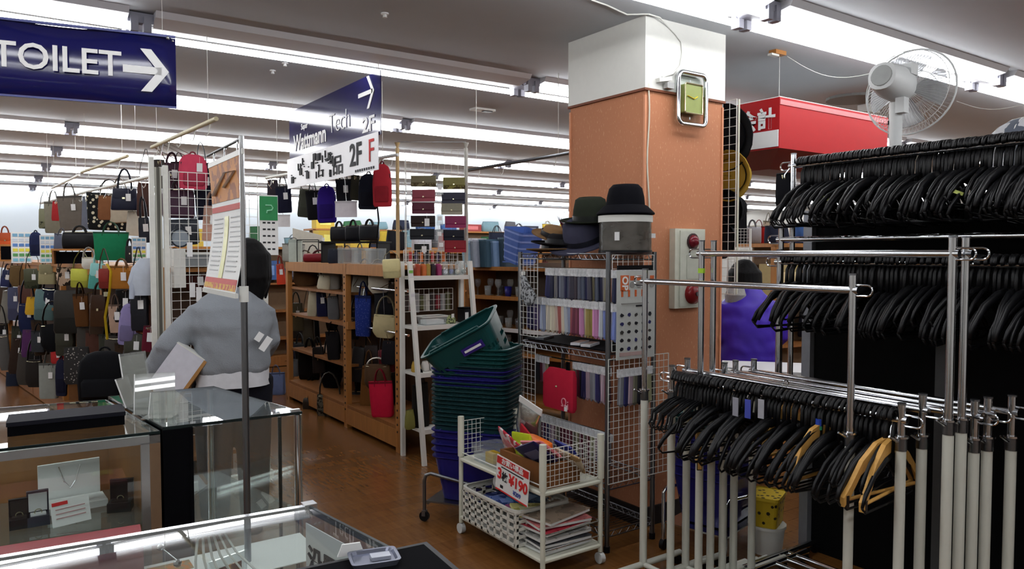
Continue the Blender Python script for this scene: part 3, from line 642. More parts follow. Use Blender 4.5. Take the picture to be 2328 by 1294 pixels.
for i, (kd, x0, y0, x1, y1, c, lb) in enumerate(spec):
    cx = (x0+x1)/2; row = 0 if i < 9 else 1 if i < 21 else 2
    k = {}
    if 'camouflage' in lb: k['m'] = cloth(c, kind='blotch', c2=(36, 40, 30), scale=25)
    if 'patterned' in lb: k['m'] = cloth(c, kind='blotch', c2=(44, 36, 30), scale=22)
    if 'hoop' in lb: k['hm'] = mat('hoop_teal', (140, 200, 196), .4); k['hl'] = .1
    if 'beige piping' in lb: k['hm'] = leather((40, 38, 34))
    bagpx(kd, x0, y0, x1, y1, lgd(max(cx, 12), .02*row+(.05 if row == 2 else 0)), c, lb, turn=-.45, tagg=(i % 2 == 0), group=ROW_L, **k)
    tp = LAST[0]; xf = NX-.1316*(tp.y-NY)+.03; peg(G, tp, (xf, tp.y, tp.z+.02))
rq = random.Random(31)
fill = [(14, 655), (40, 742), (8, 735), (64, 650), (96, 726), (110, 655), (150, 742), (196, 745), (214, 752), (226, 690), (246, 760), (262, 764), (284, 780), (306, 760), (318, 800), (236, 800), (262, 820), (300, 830), (214, 800), (30, 846), (52, 800), (76, 800), (330, 690), (282, 660)]
fc = (((26, 24, 24), 'black'), ((50, 36, 26), 'dark brown'), ((34, 38, 52), 'dark navy'), ((48, 48, 40), 'dark olive'), ((60, 56, 52), 'charcoal'), ((70, 44, 36), 'chestnut'))
ordn = 'first second third fourth fifth sixth seventh eighth ninth tenth eleventh twelfth thirteenth fourteenth fifteenth sixteenth seventeenth eighteenth nineteenth twentieth twenty-first twenty-second twenty-third twenty-fourth'.split()
for i, (px, py) in enumerate(sorted(fill)):
    c, nm = fc[i % 6]; w_ = 26+px*.05+rq.random()*8; h_ = 56+rq.random()*26
    bagpx(('hobo', 'shoulder', 'pouch', 'tote')[i % 4], px-w_/2, py, px+w_/2, py+h_, lgd(max(px, 12), -.09), c, '%s bag in the left gondola\'s back layer, %s from its far end' % (nm, ordn[i]), turn=-.5, group='bags packed behind the front row', tagg=i % 3 == 0)
    tp = LAST[0]; peg(G, tp, (NX-.1316*(tp.y-NY)+.05, tp.y, tp.z+.02))
bagpx('pouch', 150, 790, 208, 872, 5.0, (52, 50, 48), 'black bag with a pale dotted pattern low on the gondola', -.3, m=cloth((44, 42, 42), kind='spots', c2=(150, 146, 138), scale=60, amt=.25))
bagpx('pack', 186, 798, 292, 910, 4.3, (12, 12, 15), 'big black rucksack on the floor behind the showcases', -.3, .6, hm=cloth((14, 14, 17)))
# yellow strap hanging over the mustard bag
p = at(243, 600, 4.95); t = thing('yellow_belt', 'yellow strap looped over the gondola rail by the teal bag', 'strap', p)
MB().tube([(0, 0, .0), (.02, -.02, -.05), (.01, -.02, -.18), (-.02, -.02, -.35), (-.01, -.02, -.5)], .012, 5, flat=.3).build('strap', leather((206, 172, 40)), t, True); MB().box((-.01, -.02, -.2), (.03, .01, .03)).build('buckle', gold, t)
# pale shirt hung by the mesh tower
p = at(312, 672, 4.62)
t = thing('folded_shirt', 'pale blue shirt draped at the near end of the left gondola', 'shirt', p, facing(p)-.3)
MB().loft([(.03, 0, 0, .05, .02), (.02, 0, .08, .075, .03), (.03, 0, .17, .06, .03), (.05, 0, .23, .03, .02)], 12).build('body', cloth((186, 194, 206)), t, True)
MB().loft([(-.03, -.01, -.02, .015, .012), (-.02, -.01, .06, .022, .016), (0, -.01, .15, .02, .016)], 10).build('sleeve', cloth((176, 184, 200)), t, True)
# things on top of the left gondola
GT = 'goods on top of the left gondola'
top = [
 ('hand', 0, 530, 28, 566, 8.0, (206, 90, 44), 'orange handbag on top at the far left'),
 ('pack', 70, 528, 96, 582, 6.9, (40, 46, 78), 'navy knapsack between the colourful price boards'),
 ('tote', 122, 532, 150, 568, 6.2, (92, 96, 112), 'slate grey bag left of the black boston bag'),
 ('boston', 148, 528, 216, 568, 6.0, (18, 18, 20), 'black boston bag on the left gondola top'),
 ('tote', 216, 528, 290, 592, 5.5, (30, 116, 78), 'large bright green tote on top of the left gondola'),
 ('hand', 286, 560, 308, 598, 5.2, (34, 32, 32), 'small black bag right of the green tote'),
 ('hobo', 188, 585, 216, 612, 5.7, (210, 206, 196), 'white bag with round hoop handle before the green tote'),
]
for kd, x0, y0, x1, y1, d, c, lb in top: bagpx(kd, x0, y0, x1, y1, d, c, lb, turn=-.2, group=GT)
bx = at(18, 600, 8.0); t = thing('display_riser', 'orange-brown wooden riser under the orange handbag', 'riser', (bx.x, bx.y, 1.35), facing(bx)); MB().box((0, 0, .09), (.16, .12, .18)).build('box', wood, t); MB().box((0, -.062, .09), (.12, .006, .14)).build('painted_hollow', dblack, t)  # black plate paints the shaded hollow of the solid riser
bx = at(172, 600, 6.05); t = thing('display_riser', 'low wooden shelf riser under the black boston bag', 'riser', (bx.x, bx.y, 1.35), facing(bx)-.2); MB().box((0, 0, .115), (.30, .2, .015)).build('board', wood, t)
for s in (-1, 1): MB().box((s*.14, 0, .054), (.015, .18, .107)).build('side', dwood, t)
pb = at(172, 600, 6.02); tag(MB().box((0, .02, .05), (.25, .14, .095)).build('dark_box', dblack, None), 'black box pushed under the wooden shelf riser', 'box'); COL.objects[-1].location = (bx.x, bx.y, 1.351); COL.objects[-1].rotation_euler = (0, 0, facing(bx)-.2)
# colourful price boards
for i, (x0, y0, x1, y1, d) in enumerate(((30, 528, 70, 598, 7.3), (94, 535, 124, 598, 6.5), (302, 540, 332, 596, 5.05))):
    p = at((x0+x1)/2, y1, d); w, h = (x1-x0)*d/F, (y1-y0)*d/F
    t = thing('price_board', 'striped blue and yellow price board on the left gondola, %s of three' % ('leftmost', 'middle', 'rightmost')[i], 'sign', p, facing(p), 'striped price boards')
    MB().box((0, 0, h/2), (w, .006, h)).build('board', paper, t)
    cols = ((130, 190, 210), (90, 150, 90), (230, 220, 80), (90, 130, 190), (210, 220, 230), (120, 170, 200))
    for r_ in range(6):
        for q in range(3): MB().box((w*(q-1)*.3, -.004, h*(.1+.16*r_)), (w*.24, .003, h*.1)).build('price_cell', mat('cell%d' % r_, cols[r_], .5), t)
def rail(label, pa, pb, r=.012, m=None, hooks=7, hang=True):
    t = thing('hanging_pole', label, 'pole', pa, 0, 'poles hung from the ceiling')
    v = pb-pa; MB().cyl((0, 0, 0), v, r, 8).build('pole', m or white, t, True)
    for i in range(hooks):
        q = v*((i+.5)/hooks); MB().tube([q+Vector((0, 0, .012)), q+Vector((.01, 0, .0)), q+Vector((.0, 0, -.06)), q+Vector((-.012, 0, -.075)), q+Vector((-.02, 0, -.06))], .003, 4).build('hook', white, t)
    if hang:
        for f in (.1, .9):
            q = v*f; MB().cyl(q, (q.x, q.y, CEIL-pa.z), .002, 4).build('wire', white, t)
    return t
PA, PB = at(92, 462, 7.7), at(345, 400, 5.3); POLE_L = rail('white pole carrying the overhead bags on the left', PA, PB, hooks=12)
rail('bamboo-coloured pole under the ceiling over the left gondola', at(185, 392, 6.6), at(290, 355, 5.6), m=mat('bamboo', (190, 176, 140), .5), hooks=3)
PE, PF = at(345, 335, 5.0), at(492, 270, 3.9)
POLE_T = rail('pale pole near the ceiling left of the white tower', PE, PF, m=mat('bamboo2', (206, 196, 160), .5), hooks=5)
rail('short far pole over the left gondola', at(118, 428, 8.2), at(180, 398, 7.2), hooks=3)
PC, PD = at(605, 405, 6.2), at(905, 352, 5.2); POLE_C = rail('pole carrying the overhead bags over the middle aisle', PC, PD, hooks=12)
rail('pole running from the wallet panel to the column', at(1062, 388, 5.6), at(1295, 348, 5.0), m=dchrome, hooks=4)
# ------------------------------------------------------------------ bags on the overhead rail, left
OH = 'bags hung overhead on the left'
oh = [
 ('shoulder', 90, 476, 113, 520, 7.6, (92, 92, 72), 'small olive print bag at the far end of the overhead rail', 'blotch', (40, 42, 34)),
 ('tote', 103, 460, 140, 530, 7.2, (110, 106, 92), 'olive grey tote with pale stripe on the overhead rail', None, None),
 ('pouch', 118, 458, 134, 502, 7.0, (150, 42, 44), 'narrow red pouch on the overhead rail', None, None),
 ('tote', 138, 446, 190, 524, 6.6, (104, 96, 88), 'taupe tote with dark lower half on the overhead rail', None, None),
 ('pouch', 186, 448, 206, 522, 6.5, (104, 108, 120), 'blue-grey pouch right of the taupe tote', None, None),
 ('tote', 200, 440, 294, 524, 6.3, (24, 24, 24), 'black tote printed with pale flowers', 'spots', (196, 186, 160)),
 ('pouch', 224, 446, 254, 500, 6.0, (112, 72, 46), 'brown triangular leather bag before the flowered tote', None, None),
 ('tote', 250, 440, 312, 506, 6.05, (166, 154, 136), 'beige canvas tote behind the navy handbag', None, None),
 ('hand', 256, 430, 314, 478, 5.8, (26, 28, 46), 'navy handbag with tall striped handles', None, None),
 ('shoulder', 312, 418, 342, 492, 5.6, (60, 34, 26), 'dark brown bag next to the white tower', None, None),
 ('pouch', 288, 482, 326, 536, 5.9, (206, 200, 186), 'cream cloth bag under the beige tote', None, None),
 ('hand', 318, 496, 344, 552, 5.5, (28, 30, 42), 'dark navy bag below the brown bag by the tower', None, None),
]
for kd, x0, y0, x1, y1, d, c, lb, pk, c2 in oh:
    k = {'m': cloth(c, kind=pk, c2=c2, scale=26 if pk == 'spots' else 30, amt=.33)} if pk else {}
    bagpx(kd, x0, y0, x1, y1, d, c, lb, turn=-.25, group=OH, tagg=kd in ('hand', 'tote'), hl=.16 if kd in ('tote', 'hand') else None, **k)
    on_pole(POLE_L, PA, PB, LAST[0])
# ------------------------------------------------------------------ white mesh tower at the near end of the left gondola
TW = thing('mesh_tower', 'white slotted-post stand with wire mesh panel at the aisle end', 'display stand', (.80, 4.69, 0))
postm = mat('tower_white', (222, 222, 214), .45)
for x, y, z1 in ((-.035, 0, 1.985), (.035, -.02, 1.94)):
    MB().box((x, y, z1/2), (.026, .03, z1)).build('post', postm, TW)
MB().box((0, .005, 1.0), (.035, .012, 1.86)).build('slot_strip', mat('slot_dark', (90, 88, 80), .6, kind='stripe', c2=(190, 188, 176), scale=9), TW)
MB().box((.60, 0, .90), (.026, .03, 1.80)).build('post', postm, TW)
wiregrid(MB(), .50, 1.55, .05, .0022, 0, .06, .36).build('mesh_panel', white, TW)
MB().box((.3, .0, .05), (.66, .04, .05)).build('base_bar', postm, TW)
MT = 'bags around the white mesh tower'
for kd, x0, y0, x1, y1, d, c, lb, tn in (
 ('pouch', 352, 365, 378, 428, 4.75, (58, 52, 50), 'dark grey pouch hanging behind the tower posts', 0),
 ('hand', 366, 372, 408, 430, 5.0, (70, 36, 52), 'plum handbag behind the top of the mesh panel', 0),
 ('tote', 395, 368, 432, 425, 5.1, (58, 40, 44), 'dark brown tote behind the mesh panel', 0),
 ('pack', 408, 352, 470, 430, 4.85, (196, 68, 92), 'rose pink rucksack hanging over the mesh panel', .2),
 ('tote', 446, 372, 488, 500, 5.0, (26, 26, 38), 'black navy bag behind the right half of the mesh', 0),
 ('boston', 372, 432, 440, 496, 4.95, (72, 50, 66), 'dusky purple bag behind the mesh squares', 0),
 ('shoulder', 384, 500, 452, 556, 5.0, (40, 44, 50), 'charcoal bag low behind the mesh panel', 0),
 ('hand', 460, 470, 494, 548, 4.7, (190, 146, 128), 'pinkish tan handbag at the right edge of the mesh', 0),
 ('hobo', 424, 620, 472, 662, 4.75, (62, 30, 26), 'dark maroon bag inside the white display box', 0),
 ('pouch', 322, 742, 346, 800, 4.55, (90, 26, 40), 'maroon bag low beside the tower with a white tag', 0)):
    bagpx(kd, x0, y0, x1, y1, d, c, lb, tn, group=MT, tagg=True)
    if y0 < 460: on_pole(POLE_T, PE, PF, LAST[0])
    else: peg(TW, LAST[0], (LAST[0].x, 4.69, LAST[0].z+.01))
p = at(408, 562, 4.68); t = thing('round_bag', 'round grey blue bag with dark rim on the white display box', 'bag', p, facing(p)+.3)
MB().cyl((0, -.02, .058), (0, .02, .058), .056, 18).build('body', cloth((138, 146, 154)), t, True); MB().tube(arc((0, -.02, .058), .056, 0, 2*PI, 18)[:-1], .006, 5, True).build('rim', leather((36, 40, 48)), t, True); MB().tube(arch(.06, .05, 0, .1), .004, 5).build('handle', leather((36, 40, 48)), t)
# white display box
p = at(430, 652, 4.72); t = thing('display_box', 'white and grey display box on the end of the gondola', 'box', p, facing(p)+.35)
MB().box((-.09, 0, .12), (.07, .2, .24)).build('side_panel', white, t); MB().box((.06, .0, .165), (.23, .2, .075)).build('lid', mat('lid_grey', (122, 126, 128), .5), t); MB().box((.06, -.005, .21), (.24, .21, .015)).build('top_edge', white, t)
MB().box((.05, .09, .07), (.24, .01, .14)).build('back_panel', mat('lid_grey', (122, 126, 128), .5), t)
for px, py, d, lb in ((431, 548, 4.385, 'white price tag hanging before the grey display box'), (437, 640, 4.375, 'white price tag hanging below the grey display box'), (452, 650, 4.355, 'half hidden white tag beside the sweater shoulder')):
    p = at(px, py, d); t = thing('hanging_tag', lb, 'price tag', p, facing(p), 'loose hanging tags'); MB().box((0, 0, -.05), (.03, .0015, .085)).build('card', tagp, t); MB().cyl((0, 0, -.01), (0, 0, .03), .0008, 4).build('string', tagp, t)
# green poster on the tower's right post
p = at(612, 580, 4.64); t = thing('green_poster', 'tall white notice with a green upper part on the white post', 'poster', p, facing(p)+.2)
W_, H_ = .112, .37
MB().box((0, 0, H_/2), (W_, .003, H_)).build('sheet', paper, t); gp = MB().box((0, -.003, H_*.78), (W_*.96, .002, H_*.40)).build('green_field', mat('poster_green', (34, 130, 72), .5), t)
MB().tube([(-.02, -.006, H_*.83), (.015, -.006, H_*.83), (.025, -.006, H_*.79), (.018, -.006, H_*.75), (-.01, -.006, H_*.74), (-.012, -.006, H_*.70)], .004, 4).build('scroll_mark', mat('mark_mint', (150, 220, 180), .5), gp)
for i in range(5):
    for q in range(3): MB().box((-.028+q*.028, -.0025, H_*(.10+.11*i)), (.018, .001, .010)).build('print_line', ink, t)
# ------------------------------------------------------------------ banner stand
PX, PY = .528, 1.95
t = thing('banner_stand', 'chrome pole stand holding a hanging menu banner by the showcases', 'stand', (PX, PY, 0))
MB().cyl((0, 0, .02), (0, 0, 1.33), .0085, 12).build('lower_pole', dchrome, t, True); MB().cyl((0, 0, 1.33), (0, 0, 1.735), .0062, 12).build('upper_pole', chrome, t, True)
MB().cyl((0, 0, 1.315), (0, 0, 1.355), .0115, 12).build('collar', white, t, True); MB().cyl((0, 0, 0), (0, 0, .02), .14, 24).build('base', dchrome, t, True)
ar = at(472, 355, 2.22)-Vector((PX, PY, 0)); ap = Vector((0, 0, 1.728)); ar.z = 1.728
MB().cyl(ap, ar, .004, 8).build('arm', black, t, True)
d_ = (ar-ap); bl = d_.length; ba = math.atan2(-d_.y, -d_.x)
bn = thing('menu_banner', 'laminated menu banner with orange picture and yellow price column', 'banner', (PX, PY, 1.69), ba)
W_, H_ = bl*.93, .355
def curve(z): return .012*math.sin(z*9)-.02*(z/H_)**2
vs = []; fs = []
rows = 14
bands = [(0, .30, 'banner_orange'), (.30, .335, 'paper'), (.335, .38, 'banner_red'), (.38, .90, 'paper'), (.90, .94, 'banner_red'), (.94, .985, 'banner_yellow'), (.985, 1, 'paper')]
mat('banner_orange', (196, 126, 46), .55, kind='blotch', c2=(150, 84, 34), scale=18); mat('banner_red', (186, 52, 40), .55); mat('banner_yellow', (206, 158, 38), .55, kind='blotch', c2=(180, 70, 40), scale=60)
sheet = mat('banner_paper', (214, 214, 210), .4, amt=.02)
def strip(x0, x1, f0, f1, off, m, name, par):
    n = max(1, int((f1-f0)*14)); vs = []; fs = []
    for i in range(n+1):
        z = H_*(f0+(f1-f0)*i/n)
        for x in (x0, x1): vs.append((x, curve(z)-off, -z))
    for i in range(n): fs.append((i*2, i*2+1, i*2+3, i*2+2))
    o = MB().add(vs, fs).build(name, m, par); md = o.modifiers.new('s', 'SOLIDIFY'); md.thickness = .0006; return o
sh = strip(-W_*1.04, 0, 0, 1, 0, sheet, 'sheet', bn)
for f0, f1, mk in bands:
    if mk != 'paper': strip(-W_*1.02, -W_*.02, f0, f1, .0014, MATS[mk], 'colour_band', bn)
strip(-W_*.60, -W_*.48, .42, .9, .0014, mat('banner_col', (196, 190, 70), .3), 'yellow_column', bn)
for i in range(12):
    f = .43+i*.037
    strip(-W_*.95, -W_*.66, f, f+.008, .0014, mat('banner_ink', (110, 108, 106), .4), 'print_line', bn); strip(-W_*.42, -W_*.12, f, f+.008, .0014, MATS['banner_ink'], 'print_line', bn)
a_ = MB(); a_.tube([(-W_*.9, curve(.03)-.003, -.085), (-W_*.5, curve(.05)-.003, -.03), (-W_*.2, curve(.05)-.003, -.035), (-W_*.55, curve(.05)-.003, -.07)], .006, 5, flat=.3); a_.build('white_dish', signw, bn)
mb = MB(); mb.box((-W_/2, curve(0), .006), (W_*1.06, .006, .014)); mb.build('top_rail', white, bn); MB().box((-W_/2, curve(H_), -H_-.004), (W_*1.06, .008, .012)).build('bottom_rail', white, bn)
for k in (.12, .5, .85): MB().tube([(-W_*k, 0, .012), (-W_*k, 0, .03), (-W_*k+.006, 0, .038), (-W_*k+.012, 0, .03)], .0025, 5).build('ring', chrome, bn)
# ================================================================== CENTRE GONDOLA
GX = 2.38
C0, C1, C2 = ypx(905, GX), ypx(783, GX), ypx(652, GX)
G = thing('gondola', 'wooden gondola with open shelves of bags in the middle of the shop', 'gondola', (GX, C0, 0))
LY = C2-C0; S1 = C1-C0; DP = .55
for y in (0.02, S1, LY):
    for x in (.02, DP-.02): MB().box((x, y, .675), (.045, .06 if y else .05, 1.35)).build('post', wood, G)
    mb = MB()
    if y == S1 or y == 0.02:
        pass
for y in (.02, S1):                      # slotted holes on the visible faces of the posts
    for i in range(22): MB().box((-.004, y, .15+i*.052), (.004, .012, .014)).build('post_slot', ink, G)
MB().box((DP/2, LY/2, 1.335), (DP, LY, .03)).build('top_board', wood, G)
for a, b in ((0, S1), (S1, LY)):
    MB().box((.01, (a+b)/2, 1.30), (.025, b-a-.05, .07)).build('top_rail', wood, G); MB().box((.01, (a+b)/2, .10), (.03, b-a-.03, .13)).build('kick_board', wood, G)
    MB().box((DP/2, (a+b)/2, .18), (DP, b-a-.05, .025)).build('bottom_shelf', dwood, G)
MB().box((DP-.05, LY/2, .72), (.02, LY-.05, 1.2)).build('back_panel', mat('gondola_back', (74, 48, 26), .7), G)
for z in (.50, .84, 1.10): MB().box((DP/2, (S1+LY)/2, z), (DP-.06, LY-S1-.06, .022)).build('shelf', dwood, G)
for z in (.84, 1.16):
    MB().cyl((.10, .04, z), (.10, S1-.04, z), .011, 8).build('hanging_bar', chrome, G, True)
MB().box((.05, S1-.045, .845), (.10, .035, .06)).build('bracket', wood, G)
CG = 'bags on the centre gondola'; SHL = (.193, .512, .852, 1.112)
def xd(px, x):                           # distance where the column px meets the plane x
    y = ypx(px, x); return x*math.cos(YAW)+y*math.sin(YAW)
for kd, x0, y0, x1, y1, xo, c, lb in (
 ('hand', 630, 602, 650, 648, .1, (206, 70, 46), 'bright orange-red bag at the far end of the centre gondola'),
 ('hobo', 668, 622, 726, 667, .18, (94, 66, 42), 'brown slouchy bag on the upper left shelf'),
 ('hand', 700, 628, 730, 664, .3, (60, 46, 36), 'dark brown bag behind the slouchy one, upper left shelf'),
 ('tote', 732, 622, 778, 670, .15, (150, 146, 138), 'pale grey bag on the upper left shelf'),
 ('pouch', 720, 642, 752, 674, .08, (206, 196, 170), 'cream pouch with bow hanging off the upper left shelf'),
 ('hand', 660, 690, 694, 752, .15, (92, 86, 66), 'olive bag with white tag on the second left shelf'),
 ('pouch', 698, 686, 722, 748, .08, (176, 166, 142), 'cream ruffled scarf bag on the second left shelf'),
 ('hand', 722, 694, 748, 752, .15, (30, 32, 62), 'navy bag on the second left shelf'),
 ('pouch', 746, 700, 774, 752, .12, (96, 96, 98), 'grey bag at the right of the second left shelf'),
 ('pouch', 662, 790, 682, 828, .15, (110, 116, 122), 'small pale plastic pouch on the third left shelf'),
 ('boston', 680, 776, 728, 846, .2, (18, 18, 20), 'black bag on the third left shelf beside a white buckle'),
 ('hobo', 728, 772, 776, 850, .2, (14, 14, 16), 'black glossy bag at the right of the third left shelf'),
 
 ('pouch', 652, 870, 694, 930, .1, (40, 38, 34), 'dark mottled bag on the bottom left shelf'),
 ('boston', 684, 880, 730, 944, .2, (22, 22, 22), 'black bag in the middle of the bottom left shelf'),
 ('hobo', 722, 896, 784, 958, .1, (92, 88, 76), 'grey patterned bag with metal clasp on the bottom left shelf'),
 ('tote', 806, 672, 846, 764, .1, (36, 52, 122), 'blue speckled tote hanging in the right bay'),
 ('hobo', 846, 716, 902, 768, .12, (186, 172, 132), 'silvery gold crescent bag in the right bay'),
 ('tote', 848, 660, 902, 716, .2, (26, 26, 30), 'black bag above the gold crescent bag'),
 ('pouch', 798, 628, 836, 672, .16, (150, 146, 134), 'grey cloth bag at the top of the right bay'),
 ('hobo', 838, 624, 890, 666, .16, (196, 188, 170), 'ivory pleated bag at the top of the right bay'),
 ('shoulder', 796, 790, 826, 868, .15, (34, 32, 32), 'black bag hanging by a long grey strap in the right bay'),
 ('hand', 818, 832, 852, 920, .15, (124, 82, 42), 'tan brown bag low in the right bay'),
 ('hobo', 830, 828, 892, 886, .10, (84, 62, 44), 'brown bag with pale chain handle low in the right bay'),
 ('shoulder', 862, 796, 900, 846, .18, (96, 28, 36), 'dark red shoulder bag low in the right bay'),
 ('tote', 842, 886, 900, 966, .08, (190, 30, 58), 'crimson tote standing on the bottom of the right bay')):
    k = {}
    if 'speckled' in lb: k['m'] = cloth(c, kind='spots', c2=(110, 120, 180), scale=90, amt=.2)
    if 'patterned' in lb or 'mottled' in lb: k['m'] = cloth(c, kind='blotch', c2=(40, 36, 32), scale=40)
    if 'chain' in lb: k['hm'] = mat('pale_chain', (206, 202, 190), .3, .4); k['hl'] = .07
    bagpx(kd, x0, y0, x1, y1, xd((x0+x1)/2, GX+xo), c, lb, turn=-.4, group=CG, tagg=('tag' in lb or kd == 'hand'), snap=(SHL if x1 < 790 else (.193,)), **k)
    if x0 > 790 and LAST[1].z > .2:
        zb_ = 1.16 if LAST[0].z > .95 else .84; peg(G, LAST[0], (GX+.10, LAST[0].y, zb_))
    elif x1 <= 652 or LAST[1].z not in SHL: peg(G, LAST[0], (GX+.02, LAST[0].y, LAST[0].z))
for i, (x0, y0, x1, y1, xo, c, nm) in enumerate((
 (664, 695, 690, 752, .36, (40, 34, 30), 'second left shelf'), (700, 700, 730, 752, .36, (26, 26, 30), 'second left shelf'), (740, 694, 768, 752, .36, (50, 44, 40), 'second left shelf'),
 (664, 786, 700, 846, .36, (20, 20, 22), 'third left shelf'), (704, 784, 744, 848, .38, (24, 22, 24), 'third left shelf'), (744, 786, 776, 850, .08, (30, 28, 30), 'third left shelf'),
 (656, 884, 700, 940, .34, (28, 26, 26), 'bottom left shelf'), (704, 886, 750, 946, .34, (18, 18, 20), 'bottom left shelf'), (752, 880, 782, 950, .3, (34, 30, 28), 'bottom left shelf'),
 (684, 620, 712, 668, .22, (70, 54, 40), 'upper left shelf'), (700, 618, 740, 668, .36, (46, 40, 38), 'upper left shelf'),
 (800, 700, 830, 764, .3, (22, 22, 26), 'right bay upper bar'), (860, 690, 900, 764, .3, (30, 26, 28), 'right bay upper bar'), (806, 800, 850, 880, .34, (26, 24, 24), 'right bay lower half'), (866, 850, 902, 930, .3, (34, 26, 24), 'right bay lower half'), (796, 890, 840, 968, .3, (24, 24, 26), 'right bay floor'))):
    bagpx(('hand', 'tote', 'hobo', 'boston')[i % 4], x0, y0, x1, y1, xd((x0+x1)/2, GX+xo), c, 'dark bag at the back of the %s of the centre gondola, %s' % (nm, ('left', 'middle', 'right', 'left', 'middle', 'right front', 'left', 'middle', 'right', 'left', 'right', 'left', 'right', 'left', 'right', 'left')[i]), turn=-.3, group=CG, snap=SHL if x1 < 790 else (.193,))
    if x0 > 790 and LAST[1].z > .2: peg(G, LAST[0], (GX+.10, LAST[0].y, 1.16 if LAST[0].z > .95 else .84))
bagpx('tote', 612, 846, 652, 896, 7.62, (116, 132, 176), 'blue and white bag on the floor beside the shopper', turn=-.3, group=CG, z=0.0)
for kd, x0, y0, x1, y1, xo, c, lb in (
 ('shoulder', 690, 694, 716, 754, .24, (72, 66, 54), 'drab olive shoulder bag in the middle of the second left shelf'),
 ('tote', 656, 776, 676, 846, .2, (44, 46, 60), 'slate bag at the far end of the third left shelf'),
 ('hand', 712, 790, 742, 848, .1, (34, 28, 26), 'black-brown handbag at the front of the third left shelf'),
 ('boston', 690, 905, 728, 946, .06, (52, 44, 38), 'brown-black roll bag at the front of the bottom left shelf'),
 ('hobo', 806, 628, 846, 676, .24, (96, 88, 76), 'taupe slouch bag behind the top of the right bay'),
 ('pouch', 880, 640, 904, 690, .22, (58, 50, 44), 'dark taupe pouch at the right end of the right bay'),
 ('hobo', 796, 720, 818, 772, .16, (40, 36, 34), 'dark bag left of the blue speckled tote'),
 ('shoulder', 832, 786, 864, 836, .22, (44, 36, 34), 'dark brown bag under the middle bar of the right bay'),
 ('pouch', 866, 776, 902, 828, .14, (30, 28, 32), 'black pouch under the gold crescent bag')):
    bagpx(kd, x0, y0, x1, y1, xd((x0+x1)/2, GX+xo), c, lb, turn=-.35, group=CG, snap=SHL if x1 < 790 else (.193,))
    if x0 > 790 and LAST[1].z > .2: peg(G, LAST[0], (GX+.10, LAST[0].y, 1.16 if LAST[0].z > .95 else .84))
# goods on the centre gondola top
CT = 'goods on top of the centre gondola'
def ct(px, x=2.6):
    a = (px-CX)/F; return x/(math.cos(YAW)+math.sin(YAW)*a)
CTZ = 1.351
def boxpx(name, x0, y0, x1, y1, d, c, label, cat='box', dep=.12, turn=-.4, lid=None, group=CT, m=None, parts=True, z=None):
    p = at((x0+x1)/2, y1, d); w, h = (x1-x0)*d/F, (y1-y0)*d/F
    if z is not None: p.z = z
    t = thing(name, label, cat, p, facing(p)+turn, group); w = w*.93
    mm = m or mat('card_%d_%d_%d' % c, c, .6)
    MB().box((0, 0, h*.45), (w*.97, dep*.97, h*.9)).build('body', mm, t)
    MB().box((0, 0, h*.93), (w, dep, h*.14)).build('lid', lid or m or mat('card_%d_%d_%d' % tuple(int(v*.9) for v in c), tuple(int(v*.9) for v in c), .6), t)
    return t
p = at(700, 548, ct(700, 2.75)); p.z = CTZ+.15; t = thing('display_board', 'large cream board leaning on top of the centre gondola', 'board', p, facing(p)-.3); MB().prism([(-.16, -.15), (.15, -.15), (.16, .12), (-.16, .2)], .01).build('board', mat('board_cream', (206, 200, 186), .6), t); MB().box((.165, -.006, .04), (.025, .02, .12)).build('edge', white, t)
boxpx('framed_picture', 655, 541, 689, 592, ct(672, 2.47),  (176, 186, 176), 'small framed picture leaning on the centre gondola top', 'picture', .02, z=CTZ)
boxpx('price_card', 626, 488, 662, 516, 6.5, (226, 222, 224), 'white price card hanging below the dark overhead bags at left', 'card', .004, group='cards'); on_pole(POLE_C, PC, PD, at(644, 488, 6.5))
boxpx('price_card', 758, 457, 816, 494, 5.6, (222, 216, 222), 'white price card with red heading among the overhead backpacks', 'card', .004, group='cards'); on_pole(POLE_C, PC, PD, at(787, 457, 5.6))
p = at(700, 600, ct(700, 2.55)); p.z = CTZ; t = thing('wire_stand', 'black wire display stand on the centre gondola', 'stand', p, facing(p)-.4)
for s in (-1, 1): MB().cyl((s*.11, 0, 0), (s*.11, 0, .215), .005, 6).build('leg', black, t); MB().cyl((s*.11, .12, 0), (s*.11, .12, .2), .005, 6).build('leg', black, t)
MB().tube([(-.11, 0, .215), (.11, 0, .215), (.11, .12, .2), (-.11, .12, .2)], .005, 6, True).build('frame', black, t)
